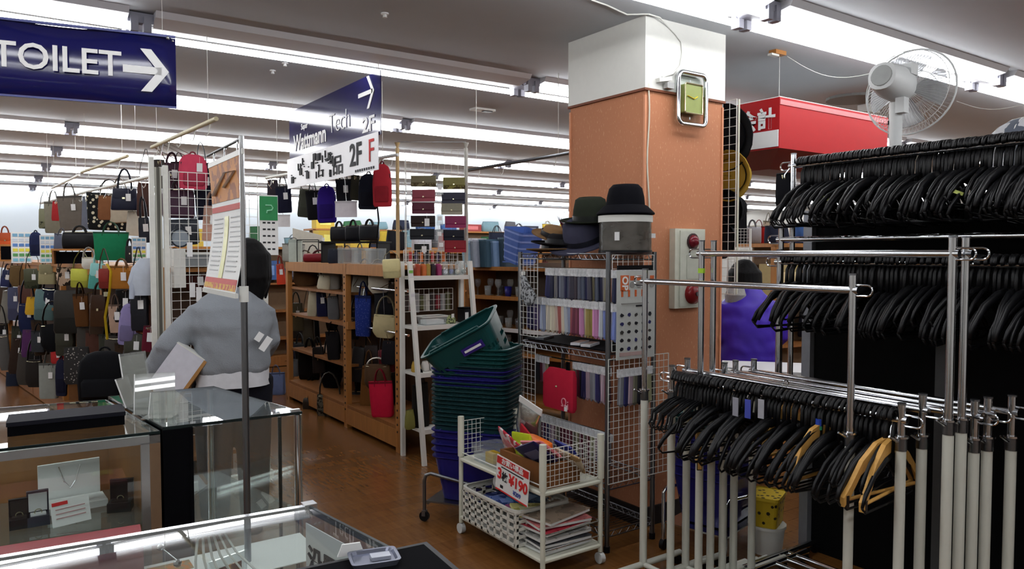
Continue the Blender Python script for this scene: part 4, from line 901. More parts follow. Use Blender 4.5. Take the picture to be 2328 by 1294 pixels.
for kd, x0, y0, x1, y1, d, c, lb in (
 ('tote', 640, 562, 692, 602, 6.1, (148, 146, 138), 'grey flap bag lying on the centre gondola top'),
 ('boston', 692, 588, 762, 608, 6.0, (110, 24, 34), 'maroon bag lying flat with a white edge on the gondola top'),
 ('pouch', 745, 580, 782, 612, 5.9, (44, 46, 56), 'dark quilted pouch hanging over the gondola top rail'),
 ('boston', 752, 512, 790, 546, 6.6, (20, 20, 24), 'black travel bag on the upper stack behind the gondola, left'),
 ('boston', 786, 510, 820, 546, 6.6, (26, 26, 30), 'black travel bag on the upper stack behind the gondola, middle'),
 ('boston', 818, 512, 862, 548, 6.6, (30, 32, 36), 'black travel bag on the upper stack behind the gondola, right'),
 ('tote', 770, 548, 806, 576, 6.4, (72, 28, 38), 'dark red folded bag behind the clear boxes'),
 ('tote', 804, 546, 828, 578, 6.4, (120, 130, 146), 'blue-grey bag behind the clear boxes'),
 ('hobo', 836, 548, 866, 580, 6.4, (30, 32, 56), 'navy bag behind the clear boxes')):
    up_ = 'upper stack' in lb; xx = 2.68 if up_ else 2.42 if 'hanging over' in lb else 2.55 if 'behind' not in lb else 2.75
    bagpx(kd, x0, y0, x1, y1, ct((x0+x1)/2, xx), c, lb, turn=-.3, group=CT, z=(CTZ+.192 if up_ else CTZ))
boxpx('cardboard_box', 737, 552, 776, 590, ct(756, 2.62), (176, 134, 62), 'brown cardboard box on the centre gondola top', z=CTZ)
q = at(808, 580, ct(808, 2.68)); t = thing('display_riser', 'low black shelf riser carrying the three travel bags', 'riser', (q.x, q.y, CTZ), facing(q)-.6)
MB().box((0, 0, .183), (.62, .22, .016)).build('board', black, t)
for s_ in (-1, 1): MB().box((s_*.29, 0, .0875), (.015, .2, .175)).build('side', black, t)
boxpx('cardboard_box', 826, 560, 852, 592, ct(839, 2.75), (206, 160, 92), 'orange-yellow carton behind the clear plastic boxes', z=CTZ)
for i, (x0, x1) in enumerate(((774, 808), (806, 838), (838, 872))):
    boxpx('plastic_box', x0, 566, x1, 602, ct((x0+x1)/2, 2.48), (200, 205, 210), 'clear plastic storage box on the gondola top, %s of three' % ('left', 'middle', 'right')[i], 'box', .16, m=PLA, group='clear plastic boxes', z=CTZ)
# overhead bags, centre
for kd, x0, y0, x1, y1, d, c, lb in (
 ('pouch', 608, 410, 634, 470, 6.3, (40, 34, 40), 'dark pouch at the far left of the centre overhead bags'),
 ('tote', 630, 424, 666, 484, 6.2, (26, 27, 44), 'dark navy tote with white tags on the centre overhead rail'),
 ('shoulder', 676, 432, 708, 494, 6.1, (50, 52, 42), 'dark olive bag on the centre overhead rail'),
 ('tote', 698, 434, 732, 500, 6.0, (24, 24, 27), 'black bag left of the purple backpack'),
 ('pack', 722, 422, 766, 506, 5.8, (44, 26, 112), 'deep purple backpack on the centre overhead rail'),
 ('tote', 764, 408, 802, 462, 5.7, (26, 26, 32), 'black bag right of the purple backpack'),
 ('pouch', 796, 400, 818, 456, 5.6, (48, 46, 38), 'dark olive pouch between black bags overhead'),
 ('pack', 814, 396, 858, 476, 5.45, (24, 26, 36), 'black backpack hanging beside the red one'),
 ('pack', 848, 374, 892, 470, 5.3, (166, 42, 52), 'red backpack hanging at the right end overhead')):
    bagpx(kd, x0, y0, x1, y1, d, c, lb, turn=-.25, group='overhead bags in the centre', tagg=kd == 'tote', hl=.12 if kd in ('tote',) else None)
    on_pole(POLE_C, PC, PD, LAST[0])
p = at(858, 470, 5.3); tag(MB().tube([p, p+Vector((.01, 0, -.1)), p+Vector((-.005, 0, -.22))], .012, 5, flat=.3).build('hanging_strap', dblack), 'black webbing strap dangling under the red backpack', 'strap')
# ------------------------------------------------------------------ wallet panel over the gondola end
wp = at(905, 605, 5.55); wq = at(1060, 580, 5.55)
rz = math.atan2(wq.y-wp.y, wq.x-wp.x); wl = math.hypot(wq.x-wp.x, wq.y-wp.y)
t = thing('wallet_display_stand', 'wire mesh panel between two tall poles hung with wallets', 'display panel', (wp.x, wp.y, 1.352), rz)
for x, m in ((0, mat('pole_tan', (186, 158, 112), .5)), (wl, mat('pole_grey', (170, 168, 160), .4))):
    MB().cyl((x, 0, 0), (x, 0, .86), .014, 10).build('pole', m, t, True); MB().cyl((x, 0, .86), (x, 0, .90), .006, 8, .022).build('pole_cap', m, t, True)
MB().cyl((0, 0, .905), (wl, 0, .905), .003, 6).build('top_wire', dchrome, t)
MB().box((.06, 0, .39), (0.008, .004, .78)).build('side_wire', white, t)
wiregrid(MB(), wl-.06, .83, .05, .0013, .01, .05, .02).build('mesh_panel', white, t)
wal = [  # x0,x1,y0,y1,colour,label
 (934, 992, 400, 424, (120, 112, 84), 'olive printed'), (936, 990, 432, 458, (150, 70, 82), 'dusty rose'), (937, 988, 461, 486, (88, 34, 52), 'maroon'), (934, 990, 491, 516, (40, 26, 24), 'dark brown'), (932, 988, 521, 545, (20, 22, 28), 'black'), (942, 976, 555, 574, (28, 28, 26), 'small black'),
 (1007, 1058, 404, 430, (128, 122, 70), 'mustard printed'), (1004, 1058, 438, 463, (52, 52, 66), 'slate'), (1003, 1052, 463, 488, (152, 148, 130), 'beige'), (1012, 1060, 492, 518, (140, 44, 88), 'magenta'), (1008, 1056, 523, 547, (18, 18, 34), 'dark navy'), (1010, 1060, 547, 574, (146, 32, 44), 'red')]
for i, (x0, x1, y0, y1, c, nm) in enumerate(wal):
    p = at((x0+x1)/2, y1, 5.47); w, h = (x1-x0)*5.47/F, (y1-y0)*5.47/F
    bag('wallet', w, h, .022, c, p, rz+random.uniform(-.1, .1), '%s long wallet on the mesh panel, %s column' % (nm, 'left' if i < 6 else 'right'), 'wallet', 'wallets on the mesh panel', tagg=i in (3, 5), m=cloth(c, kind='blotch', c2=(70, 60, 40), scale=40) if 'printed' in nm else None)
for i, (px, py) in enumerate(((1000, 430), (1000, 500), (999, 535), (1003, 560), (930, 440))):
    p = at(px, py, 5.44); t = thing('plastic_sleeve', 'crumpled clear tag sleeve between the wallets, %s' % ('topmost', 'second', 'third', 'lowest', 'left edge')[i], 'sleeve', p, rz, 'clear sleeves between the wallets'); MB().box((0, 0, 0), (.05, .008, .08)).build('sleeve', PLA, t); MB().box((0, -.005, .01), (.03, .001, .03)).build('card', tagp, t)
# small beige flap bag at the gondola corner
bagpx('shoulder', 872, 590, 912, 632, 5.15, (176, 166, 122), 'small beige flap bag on the gondola corner post', -.2, .5, hl=.06); peg(G, LAST[0], (GX+.01, C0+.03, 1.33), .005)
# ------------------------------------------------------------------ white ladder shelf
LX0, LX1 = 2.375, 2.86; yb = C0-.05
t = thing('ladder_shelf', 'white leaning ladder shelf with four boards at the gondola end', 'shelf', (LX0, yb, 0))
wd = LX1-LX0; dep = .34
def fy(z): return -dep+(.20*z/1.38)       # the slanting front legs
for x in (0, wd):
    MB().box((x, -.02, .69), (.028, .03, 1.38)).build('back_leg', white, t)
    mb = MB(); a = Vector((x, fy(0), 0)); b = Vector((x, fy(1.38), 1.38)); mb.cyl(a, b, .020, 4); mb.build('front_leg', white, t)
LZ = (.22, .60, .92, 1.265)
for z in LZ:
    d0 = -fy(z); MB().box((wd/2, -d0/2, z), (wd-.02, d0, .022)).build('board', white, t)
    MB().box((wd/2, -d0+.005, z), (wd, .016, .03)).build('front_edge', white, t)
def lsh(px, py_, z, off=.1):
    """spot on the ladder board z at picture column px, 'off' behind its front edge"""
    y = yb+fy(z)+off; a = (px-CX)/F; x = y*(math.cos(YAW)+math.sin(YAW)*a)/(math.sin(YAW)-math.cos(YAW)*a); return Vector((x, y, z+.012))
LG = 'goods on the white ladder shelf'
for i, (px, c, nm) in enumerate(((948, (150, 62, 38), 'rust'), (961, (172, 90, 46), 'orange-brown'), (972, (140, 116, 52), 'ochre'), (983, (36, 26, 32), 'black'), (996, (130, 42, 82), 'wine'))):
    p = lsh(px, 0, LZ[3], .09); t = thing('coin_case', '%s leather case standing on the top ladder board' % nm, 'case', p, random.uniform(-.3, .3), LG)
    MB().loft([(0, 0, 0, .018, .03, 4), (0, 0, .07, .018, .03, 4), (0, 0, .085, .014, .012, 3)], 12).build('body', leather(c), t, True); MB().tube([(-.014, 0, .084), (.014, 0, .084)], .003, 4).build('zip', gold, t)
for i, px in enumerate((1012, 1026, 1040, 1054)):
    p = lsh(px, 0, LZ[3], .1+.02*(i % 2)); t = thing('bagged_trinket', 'trinket in a clear bag on the top ladder board, %s from the left' % ('first', 'second', 'third', 'last')[i], 'trinket', p, i, LG)
    MB().loft([(0, 0, 0, .025, .022), (0, 0, .05, .024, .018), (0, 0, .10, .02, .004)], 10).build('clear_bag', PLA, t, True); MB().sphere((0, 0, .025), .018, 8, 6).build('trinket', mat('trk%d' % i, ((190, 190, 200), (90, 100, 160), (210, 200, 180), (120, 130, 120))[i], .4), t, True)
p = lsh(982, 0, LZ[2], .1); t = thing('plastic_tray', 'white translucent tray on the second ladder board', 'tray', p, 0, LG)
MB().loft([(0, 0, 0, .085, .055, 8), (0, 0, .06, .10, .065, 8)], 16, caps=False).build('wall', PLA, t); MB().box((0, 0, .003), (.17, .11, .006)).build('bottom', PLA, t); MB().loft([(0, 0, .055, .102, .067, 8), (0, 0, .064, .104, .069, 8)], 16, caps=False).build('rim', white, t); MB().box((0, 0, .02), (.14, .09, .03)).build('contents', paper, t)
p = lsh(1058, 0, LZ[2], .12); t = thing('black_case', 'black square case with white card on the second ladder board', 'case', p, .1, LG); MB().box((0, 0, .05), (.085, .08, .10)).build('body', black, t); MB().box((0, 0, .104), (.088, .083, .01)).build('lid', dblack, t); MB().box((-.02, -.042, .05), (.03, .002, .05)).build('card', tagp, t)
p = lsh(1024, 0, LZ[2], .09); t = thing('green_packet', 'green and black soft packet left of the black case', 'packet', p, .4, LG); MB().loft([(0, 0, 0, .045, .03), (0, 0, .03, .05, .03), (0, 0, .06, .03, .01)], 10).build('body', mat('pkt', (56, 62, 40), .5, kind='blotch', c2=(150, 160, 110), scale=50), t, True); MB().box((0, -.02, .055), (.03, .002, .03)).build('card', tagp, t)
for px, c, w, h, nm in ((945, (190, 156, 70), .06, .075, 'yellow cloth'), (965, (216, 212, 206), .05, .07, 'plain white'), (990, (210, 206, 200), .10, .10, 'white eyed'), (1016, (212, 186, 184), .11, .095, 'pinkish white'), (1046, (168, 44, 104), .14, .10, 'magenta')):
    p = lsh(px, 0, LZ[1], .10); bag('pouch', w, h, .06, c, p, random.uniform(-.3, .3), '%s pouch on the third ladder board' % nm, 'pouch', LG)
p = lsh(955, 0, LZ[0], .13); bag('tote', .13, .30, .08, (28, 26, 24), p, .2, 'tall black bag on the bottom ladder board', 'bag', LG); p = lsh(985, 0, LZ[0], .16); bag('hand', .10, .24, .06, (92, 60, 34), p, -.2, 'brown bag leaning right of the tall black one, bottom ladder board', 'bag', LG)
bag('pouch', .07, .13, .05, (120, 116, 60), lsh(930, 0, LZ[0], .10), .1, 'olive yellow bag at the left of the bottom ladder board', 'bag', LG)
for i, (px, py) in enumerate(((952, 622), (928, 690))):
    zz = (1.34, 1.18)[i]; p = Vector((LX0-.006, yb+fy(zz)-.024, zz)); t = thing('hanging_tag', ('white price tag with green print at the ladder top', 'white price tag hanging beside the ladder leg')[i], 'price tag', p, 0, 'loose hanging tags'); MB().box((0, 0, -.05), (.035, .0015, .08)).build('card', tagp, t); MB().box((0, -.0015, -.03), (.03, .001, .02)).build('print', mat('tagprint%d' % i, ((120, 180, 80), (220, 220, 225))[i], .6), t)
# mesh basket of sachets and hooks behind the ladder, on the gondola end
t = thing('wire_basket', 'white wire basket of small packets behind the ladder shelf', 'basket', (LX0+.03, yb+.01, 1.02)); wiregrid(MB(), .40, .16, .04, .0016, 0, 0, 0).build('front_mesh', white, t)
for i in range(9):
    cs = ((60, 50, 48), (120, 30, 40), (150, 150, 150), (90, 90, 60), (200, 196, 186)); MB().box((.03+i*.043, .03, .06), (.032, .02, .10+.02*(i % 3))).build('packet', mat('sachet%d' % (i % 5), cs[i % 5], .4), t)
t = thing('mesh_top_panel', 'white mesh above the top ladder board with key cases', 'mesh panel', (LX0+.03, yb+.01, 1.36)); wiregrid(MB(), .44, .10, .033, .0016, 0, 0, 0).build('mesh', white, t)
for i in range(8): MB().box((.06+i*.045, .015, .05), (.02, .012, .07)).build('key_case', mat('keyc%d' % (i % 4), ((180, 60, 60), (60, 50, 80), (200, 110, 60), (40, 40, 44))[i % 4], .5), t)
# ------------------------------------------------------------------ glassware shelf further right
p = at(1066, 700, 6.9); q = at(1178, 700, 6.5)
gz = math.atan2(q.y-p.y, q.x-p.x); gl = math.hypot(q.x-p.x, q.y-p.y)*2.2
t = thing('glass_shelf', 'wooden shelf unit of glassware behind the ladder shelf', 'shelf', (p.x-.02, p.y, 0), gz)
SZ = (.14, .55, .76, 1.04, 1.30)
for z in SZ: MB().box((gl/2, .2, z), (gl, .36, .022)).build('board', wood, t); MB().box((gl/2, .015, z), (gl, .012, .034)).build('price_rail', wood if z != .76 else signw, t)
MB().box((gl/2, .385, .7), (gl, .012, 1.3)).build('back_panel', mat('shelfback', (96, 84, 74), .7), t)
for x in (0, gl): MB().box((x, .2, .66), (.03, .38, 1.32)).build('side_panel', dwood, t)
cup = MB(); cup.loft([(0, 0, 0, .024, .024), (0, 0, .004, .028, .028), (0, 0, .09, .034, .034), (0, 0, .088, .031, .031), (0, 0, .01, .024, .024)], 10); gm = cup.mesh('tumbler'); gm.polygons.foreach_set('use_smooth', [True]*len(gm.polygons))
wine = MB(); wine.loft([(0, 0, 0, .03, .03), (0, 0, .004, .028, .028), (0, 0, .01, .005, .005), (0, 0, .07, .004, .004), (0, 0, .085, .022, .022), (0, 0, .12, .032, .032), (0, 0, .15, .026, .026)], 10); wm = wine.mesh('wine_glass'); wm.polygons.foreach_set('use_smooth', [True]*len(wm.polygons))
gmat = [PLA, glass('smoke_glass', (.7, .72, .74), 1.5, .15, (.5, .5, .52)), mat('cobalt_glass', (34, 34, 110), .1)]
g2 = {}
for mi, mm in enumerate(gmat):
    for base in (gm, wm):
        c = base.copy(); c.materials.append(mm); g2[(mi, base.name.split('.')[0])] = c
rr = random.Random(5)
R_ = Matrix.Rotation(gz, 3, 'Z')
for si, z in enumerate(SZ[1:4]):
    for i in range(9):
        mi = 2 if (si == 2 and i == 6) else rr.choice((0, 0, 1)); kd = rr.choice(('tumbler', 'wine_glass'))
        o = link(kd, g2[(mi, kd)]); v = R_ @ Vector((.06+i*.062+rr.random()*.01, .08+.1*(i % 2), 0)); o.location = Vector((p.x-.02, p.y, z+.0115))+v
        tag(o, ('cobalt blue glass standing on the upper glassware board' if mi == 2 else '%s %s on the %s glassware board' % (('clear', 'smoky')[mi], 'tumbler' if kd == 'tumbler' else 'stemmed glass', ('lower', 'middle', 'upper')[si])), 'glass', 'glasses on the glassware shelf')
# folded things and blue crate above the glassware
FB = 'goods on top of the glassware shelf'
for i, (x0, y0, x1, y1, c, nm) in enumerate(((1064, 548, 1084, 606, (150, 180, 196), 'pale aqua'), (1082, 545, 1102, 606, (150, 158, 170), 'silver grey'), (1100, 544, 1130, 606, (52, 78, 92), 'dark teal'), (1128, 548, 1146, 606, (110, 138, 170), 'sky blue'), (1146, 540, 1172, 606, (54, 72, 84), 'slate teal'))):
    pp = at((x0+x1)/2, y1, 6.75); w_, h_ = (x1-x0)*6.75/F, (y1-y0)*6.75/F; t = thing('storage_bin', '%s plastic bin on top of the glassware shelf' % nm, 'bin', (pp.x, pp.y, 1.312), gz, FB)
    MB().loft([(0, 0, 0, w_*.44, .1, 5), (0, 0, h_, w_*.5, .12, 5)], 14, caps=True).build('body', mat('bin%d' % i, c, .35), t); MB().loft([(0, 0, h_*.95, w_*.52, .124, 5), (0, 0, h_*1.01, w_*.52, .124, 5)], 14).build('rim', mat('binr%d' % i, tuple(min(255, v+25) for v in c), .35), t)
pp = at(1180, 602, 6.3); t = thing('blue_crate', 'translucent blue plastic crate tipped against the shelf post', 'crate', (pp.x, pp.y, 1.36), gz-.2)
bl_ = mat('crate_blue', (72, 100, 168), .3)
M = Matrix.Rotation(.25, 4, 'Y')
MB().loft([(0, 0, 0, .10, .10, 8), (0, 0, .28, .13, .13, 8)], 16, caps=False, M=M).build('wall', bl_, t)
for i in range(5): MB().loft([(0, 0, .02+.058*i, .105+.006*i, .105+.006*i, 8), (0, 0, .035+.058*i, .107+.006*i, .107+.006*i, 8)], 16, M=M, caps=False).build('rib', mat('crate_pale', (130, 150, 205), .3), t)
MB().box((0, 0, .005), (.2, .2, .01)).build('bottom', bl_, t)
# ================================================================== WIRE SHELF WITH TIES AND HATS
SX0, SX1 = 2.40, 2.705; SY0, SY1 = ypx(1383, SX0), ypx(1183, SX0)
SW, SD = SY1-SY0, SX1-SX0                      # length along y, depth along x
t = thing('wire_rack', 'grey steel wire rack hung with ties in front of the column', 'rack', (SX0, SY0, 0))
WR = t
for x in (0, SD):
    for y in (0, SW): MB().cyl((x, y, .03), (x, y, 1.445), .0125, 10).build('post', dchrome, t, True); MB().cyl((x, y, 0), (x, y, .03), .016, 10).build('foot', black, t, True)
RZ = (.10, .33, .955, 1.435)
for z in RZ:
    mb = MB()
    for x in (0, SD):
        mb.cyl((x, 0, z), (x, SW, z), .0035, 5); mb.cyl((x, 0, z-.028), (x, SW, z-.028), .0035, 5)
        n = 16
        pts = [(x, SW*i/(n*2), z-.028*(i % 2)) for i in range(n*2+1)]; mb.tube(pts, .0018, 4)
    for y in (0, SW):
        mb.cyl((0, y, z), (SD, y, z), .0035, 5); mb.cyl((0, y, z-.028), (SD, y, z-.028), .0035, 5)
        mb.tube([(SD*i/12, y, z-.028*(i % 2)) for i in range(13)], .0018, 4)
    for i in range(1, 26): mb.cyl((0, SW*i/26, z), (SD, SW*i/26, z), .0015, 4)
    mb.build('wire_shelf', dchrome, t)
MB().box((SD/2, SW/2, .968), (SD-.03, SW-.02, .006)).build('shelf_mat', dblack, t)
# mesh side panels
o = wiregrid(MB(), SD+.10, .60, .033, .0016, 0, 0, .335).build('side_mesh', white, t, loc=(-.01, -.016, 0))
o = wiregrid(MB(), SD-.03, .46, .033, .0014, 0, 0, .97).build('side_mesh', white, t, loc=(.01, -.016, 0))
o = wiregrid(MB(), .14, .60, .033, .0014, 0, 0, .34).build('front_mesh', white, t, loc=(-.016, SW-.02, 0)); o.rotation_euler = (0, 0, -PI/2)
o = wiregrid(MB(), .16, .42, .033, .0014, 0, 0, .99).build('front_mesh', white, t, loc=(-.016, SW-.02, 0)); o.rotation_euler = (0, 0, -PI/2)
mb = MB()
for z in (1.36, 1.20, .885, .565): mb.cyl((.04, .02, z), (.04, SW-.02, z), .004, 6)
mb.build('tie_rod', chrome, t)
# ties: header card of clear plastic and the folded tie below
TIEH = MB().box((0, 0, -.02), (.012, .05, .038)).mesh('header'); TIEH.materials.append(glass('tie_header', (.85, .87, .9), 1.4, .75, (.85, .86, .88), .2))
def tie_mesh(L):
    mb = MB(); mb.add([(-.004, -.016, -.036), (.004, -.016, -.036), (.006, .016, -.036), (-.006, .016, -.036), (-.004, -.021, -L), (.004, -.021, -L), (.006, .021, -L), (-.006, .021, -L), (0, 0, -L-.016), (.004, 0, -L-.016)],
        [(0, 1, 2, 3), (0, 4, 5, 1), (1, 5, 6, 2), (2, 6, 7, 3), (3, 7, 4, 0), (4, 8, 9, 5), (5, 9, 6), (6, 9, 8, 7), (7, 8, 4)]); return mb.mesh('tie')
TM = {L: tie_mesh(L) for L in (.135, .15, .17)}
tcache = {}
rr = random.Random(21)
pal1 = [((34, 36, 60), 'navy'), ((70, 76, 92), 'slate'), ((52, 50, 62), 'charcoal'), ((88, 92, 104), 'grey'), ((40, 42, 74), 'dark blue'), ((96, 92, 72), 'olive'), ((112, 110, 108), 'silver'), ((60, 52, 60), 'plum grey')]
pal2 = [((44, 40, 74), 'indigo'), ((70, 56, 96), 'purple'), ((132, 140, 164), 'steel blue'), ((196, 188, 172), 'ivory'), ((206, 196, 176), 'cream'), ((170, 176, 184), 'pale grey'), ((190, 170, 160), 'blush'), ((96, 48, 62), 'burgundy'), ((140, 126, 70), 'gold'), ((176, 120, 160), 'pink'), ((110, 124, 180), 'periwinkle'), ((150, 84, 80), 'brick')]
pal3 = [((120, 122, 128), 'grey'), ((44, 44, 84), 'navy'), ((150, 130, 140), 'mauve'), ((96, 94, 80), 'khaki'), ((30, 30, 36), 'black'), ((86, 34, 48), 'maroon'), ((140, 140, 110), 'sage')]
def tie(y, z, x, c, nm, L, where, rz=0., tilt=0.):
    key = (c, L)
    if key not in tcache:
        m = TM[L].copy(); m.materials.append(mat('silk_%d_%d_%d' % c, c, .35, kind='stripe', c2=tuple(min(255, int(v*1.25+8)) for v in c), scale=14)); tcache[key] = m
    o = thing('necktie', '%s necktie in clear sleeve, %s' % (nm, where), 'necktie', (SX0+x, SY0+y, z), rz, 'sleeved neckties'); o.rotation_euler = (tilt, 0, rz)
    link('header_card', TIEH, o); link('tie', tcache[key], o)
def tierow(z, y0, y1, n, pal, L, where, seq=None, x=.04):
    for i in range(n):
        c, nm = pal[seq[i] if seq else rr.randrange(len(pal))]; tie(y0+(y1-y0)*(i+.5)/n, z, x+rr.uniform(-.004, .004), c, nm, L, where, rr.uniform(-.35, .1), rr.uniform(-.06, .06))
tierow(1.36, .03, .52, 18, pal1, .15, 'top row of the wire rack', [5, 6, 0, 1, 5, 2, 4, 1, 3, 7, 2, 1, 4, 3, 0, 6, 0, 4])
tierow(1.20, .02, SW-.02, 26, pal2, .17, 'second row of the wire rack', [10, 10, 5, 9, 9, 8, 8, 3, 9, 7, 7, 11, 2, 5, 4, 11, 6, 4, 3, 3, 2, 5, 1, 1, 0, 0])
tierow(.885, .03, .30, 11, pal3, .17, 'third row of the wire rack'); tierow(.885, .52, SW-.1, 4, pal3, .135, 'left end of the third row')
tierow(.565, .02, SW-.12, 22, pal3, .15, 'lowest row of the wire rack')
# ties on the side of the rack (facing the viewer)
for i in range(8):
    c, nm = pal2[(10, 10, 2, 10, 5, 10, 0, 1)[i]]; tie(-.03, 1.20, .02+i*.03, c, nm, .17, 'hung on the side mesh, middle level', PI/2, 0)
for i in range(7):
    c, nm = pal3[i % 7]; tie(-.03, .885, .06+i*.03, c, nm, .17, 'hung on the side mesh, lower level', PI/2)
for i in range(6):
    c, nm = pal1[i]; tie(-.03, 1.36, .02+i*.03, c, nm, .15, 'hung on the side mesh, upper level', PI/2)
# red fabric pack
p = Vector((SX0-.03, SY0+.33, .64)); t = thing('red_pack', 'red fabric pack with white lettering hanging in the wire rack', 'pack', p, -PI/2)
MB().loft([(0, 0, 0, .115, .012, 6), (0, 0, .02, .125, .018, 6), (0, 0, .17, .125, .018, 6), (.02, 0, .21, .10, .012, 4)], 16).build('body', cloth((176, 34, 56)), t, True)
text('Ω¡', .06, mat('mark_pink', (226, 150, 160), .5), t, (.07, -.022, .045), name='mark'); MB().sphere((-.0, -.022, .12), .006, 8, 6).build('snap', gold, t); MB().box((.075, -.02, .02), (.022, .003, .03)).build('white_tag', tagp, t); MB().tube([(.06, 0, .21), (.06, 0, .25), (.075, 0, .25), (.075, 0, .2)], .006, 5).build('loop', dblack, t)
# items lying on the dark shelf mat
for i, (y, c) in enumerate(((.30, (190, 190, 196)), (.22, (200, 200, 204)), (.6, (90, 92, 98)))):
    t = thing('packaged_tie', ('pale boxed tie lying on the rack shelf', 'second pale boxed tie near the rack corner', 'dark boxed tie at the left of the rack shelf')[i], 'package', (SX0+.08, SY0+y, .972), .5, 'boxed ties'); MB().box((0, 0, .006), (.14, .05, .012)).build('tray', mat('ptray%d' % i, c, .4), t); MB().box((0, 0, .0125), (.13, .042, .002)).build('film', PLA, t)
# lace scarves on the left side of the rack
p = at(1212, 640, 3.95); t = thing('lace_scarf', 'bundle of pale lace hanging at the left of the upper ties', 'scarf', (SX0-.03, SY1-.12, 1.16), -PI/2); MB().loft([(0, 0, 0, .03, .012), (.0, 0, .05, .07, .02), (-.03, 0, .10, .04, .018), (-.05, 0, .16, .012, .01)], 12).build('cloth', cloth((150, 152, 154), kind='blotch', c2=(70, 70, 72), scale=60), t, True); MB().box((-.05, 0, .17), (.012, .02, .02)).build('clip', white, t)
# hats --------------------------------------------------------------
def hat(kind, r, c, loc, label, brim=.075, hgt=.11, tilt=(0, 0), band=None, rz=0, bm=None, group='hats on the wire rack'):
    t = thing('hat', label, 'hat', loc, 0, group); t.rotation_euler = (tilt[0], tilt[1], rz); m = bm or cloth(c, rough=.9)
    R = r+brim
    if kind == 'bucket':
        MB().loft([(0, 0, .02, r*1.0, r*1.05), (0, 0, hgt*.55, r*.93, r), (0, 0, hgt*.85, r*.82, r*.9), (0, 0, hgt, r*.62, r*.7), (0, 0, hgt*1.03, r*.2, r*.25)], 20).build('crown', m, t, True)
        MB().loft([(0, 0, .035, r, r*1.05), (0, 0, .03, r*1.12, r*1.15), (0, 0, -.005, R, R*1.05), (0, 0, -.011, R*.99, R*1.04), (0, 0, .02, r*1.08, r*1.1), (0, 0, .025, r*.98, r)], 20, caps=False).build('brim', m, t, True)
    else:
        MB().loft([(0, 0, 0, r*.95, r*1.08), (0, 0, hgt*.5, r*.9, r), (0, 0, hgt*.9, r*.72, r*.86, 2.3), (0, 0, hgt, r*.5, r*.66, 2.3), (0, 0, hgt*.93, r*.16, r*.42)], 20).build('crown', m, t, True)
        MB().loft([(0, 0, .006, r*.9, r), (0, 0, .0, r*1.1, r*1.2), (0, 0, .008, R*.97, R), (0, 0, .014, R, R*1.03), (0, 0, .008, R, R*1.03), (0, 0, -.006, r*1.1, r*1.2)], 24, caps=False).build('brim', m, t, True)
    MB().loft([(0, 0, .008, r*.965, r*1.095), (0, 0, .034, r*.945, r*1.06)], 20, caps=False).build('band', band or leather((20, 20, 24)), t, True)
    return t
HZ = 1.437
ctr = Vector((SX0+.15, 0, 0))
hat('fedora', .10, (96, 74, 50), (SX0+.12, SY0+.52, HZ+.012), 'brown straw hat at the bottom of the hat pile', .08, .05)
hat('fedora', .10, (24, 22, 24), (SX0+.13, SY0+.50, HZ+.045), 'black hat squashed under the navy one', .075, .06, (.08, 0))
hat('fedora', .105, (58, 58, 74), (SX0+.13, SY0+.33, HZ+.062), 'navy grey wide hat tilted on its side', .08, .12, (.10, -.45), leather((26, 26, 34)))
hat('fedora', .095, (38, 42, 34), (SX0+.15, SY0+.30, HZ+.165), 'dark green fedora on top of the hat pile', .062, .125, (.08, -.12), leather((22, 24, 22)))
hat('fedora', .09, (120, 92, 62), (SX0+.16, SY0+.60, HZ+.085), 'tan hat at the left end of the hat pile', .05, .06, (.3, .0))
p = (SX0+.12, SY0+.47, HZ+.12); t = thing('feather_trim', 'dark red feather trim sticking out of the hat pile', 'trim', p)
for i in range(4): MB().prism([(0, 0), (.012, 0), (.02+.01*i, .06+.01*i)], .004, Matrix.Rotation(PI/2+.3*i, 4, 'Z')).build('feather', cloth((70, 26, 34)), t)
t = thing('hat_box', 'round clear hat box with a white lid on the wire rack', 'hat box', (SX0+.16, SY0+.055, HZ+.002))
hbm = glass('hatbox_plastic', (.30, .29, .26), 1.45, .45, (.18, .17, .15), .1)
MB().cyl((0, 0, .012), (0, 0, .155), .128, 28).build('drum', hbm, t, True); MB().cyl((0, 0, .15), (0, 0, .182), .133, 28).build('lid', white, t, True); MB().cyl((0, 0, 0), (0, 0, .014), .131, 28).build('base', black, t, True)
MB().box((-.115, -.06, .08), (.004, .04, .04)).build('label_card', tagp, t); MB().box((.10, -.085, .085), (.04, .004, .022)).build('label_card', tagp, t)
hat('bucket', .095, (13, 13, 18), (SX0+.155, SY0+.05, HZ+.20), 'black felt bucket hat on the hat box', .045, .135, (0, 0), cloth((18, 18, 22)))
# poster on the side of the rack ---------------------------------------
t = thing('notice_poster', 'tall grey notice poster with orange squares on the rack side', 'poster', (SX0+.02, SY0-.035, .93), 0)
W_, H_ = .255, .425
MB().box((W_/2, 0, H_/2), (W_, .003, H_)).build('sheet', mat('poster_sheet', (196, 198, 194), .4), t)
MB().box((W_/2, .006, H_+.01), (W_*.9, .01, .03)).build('clip_rail', black, t)
org = mat('poster_orange', (196, 96, 52), .5)
MB().box((.05, -.003, H_*.86), (.052, .002, .075)).build('orange_square', org, t); text('OP', .05, paper, t, (.05, -.005, H_*.86), ry=PI/2, rx=PI/2, rz=0, bold=.03)
for i in range(4):
    MB().box((.10+i*.044, -.003, H_*.915), (.026, .002, .022)).build('orange_square', org, t); MB().cyl((.10+i*.044, -.002, H_*.84), (.10+i*.044, -.004, H_*.84), .016, 12).build('ring_mark', mat('poster_grey', (140, 138, 134), .5), t); MB().box((.035+i*.044, -.003, H_*.745), (.012, .002, .032)).build('orange_mark', org, t)
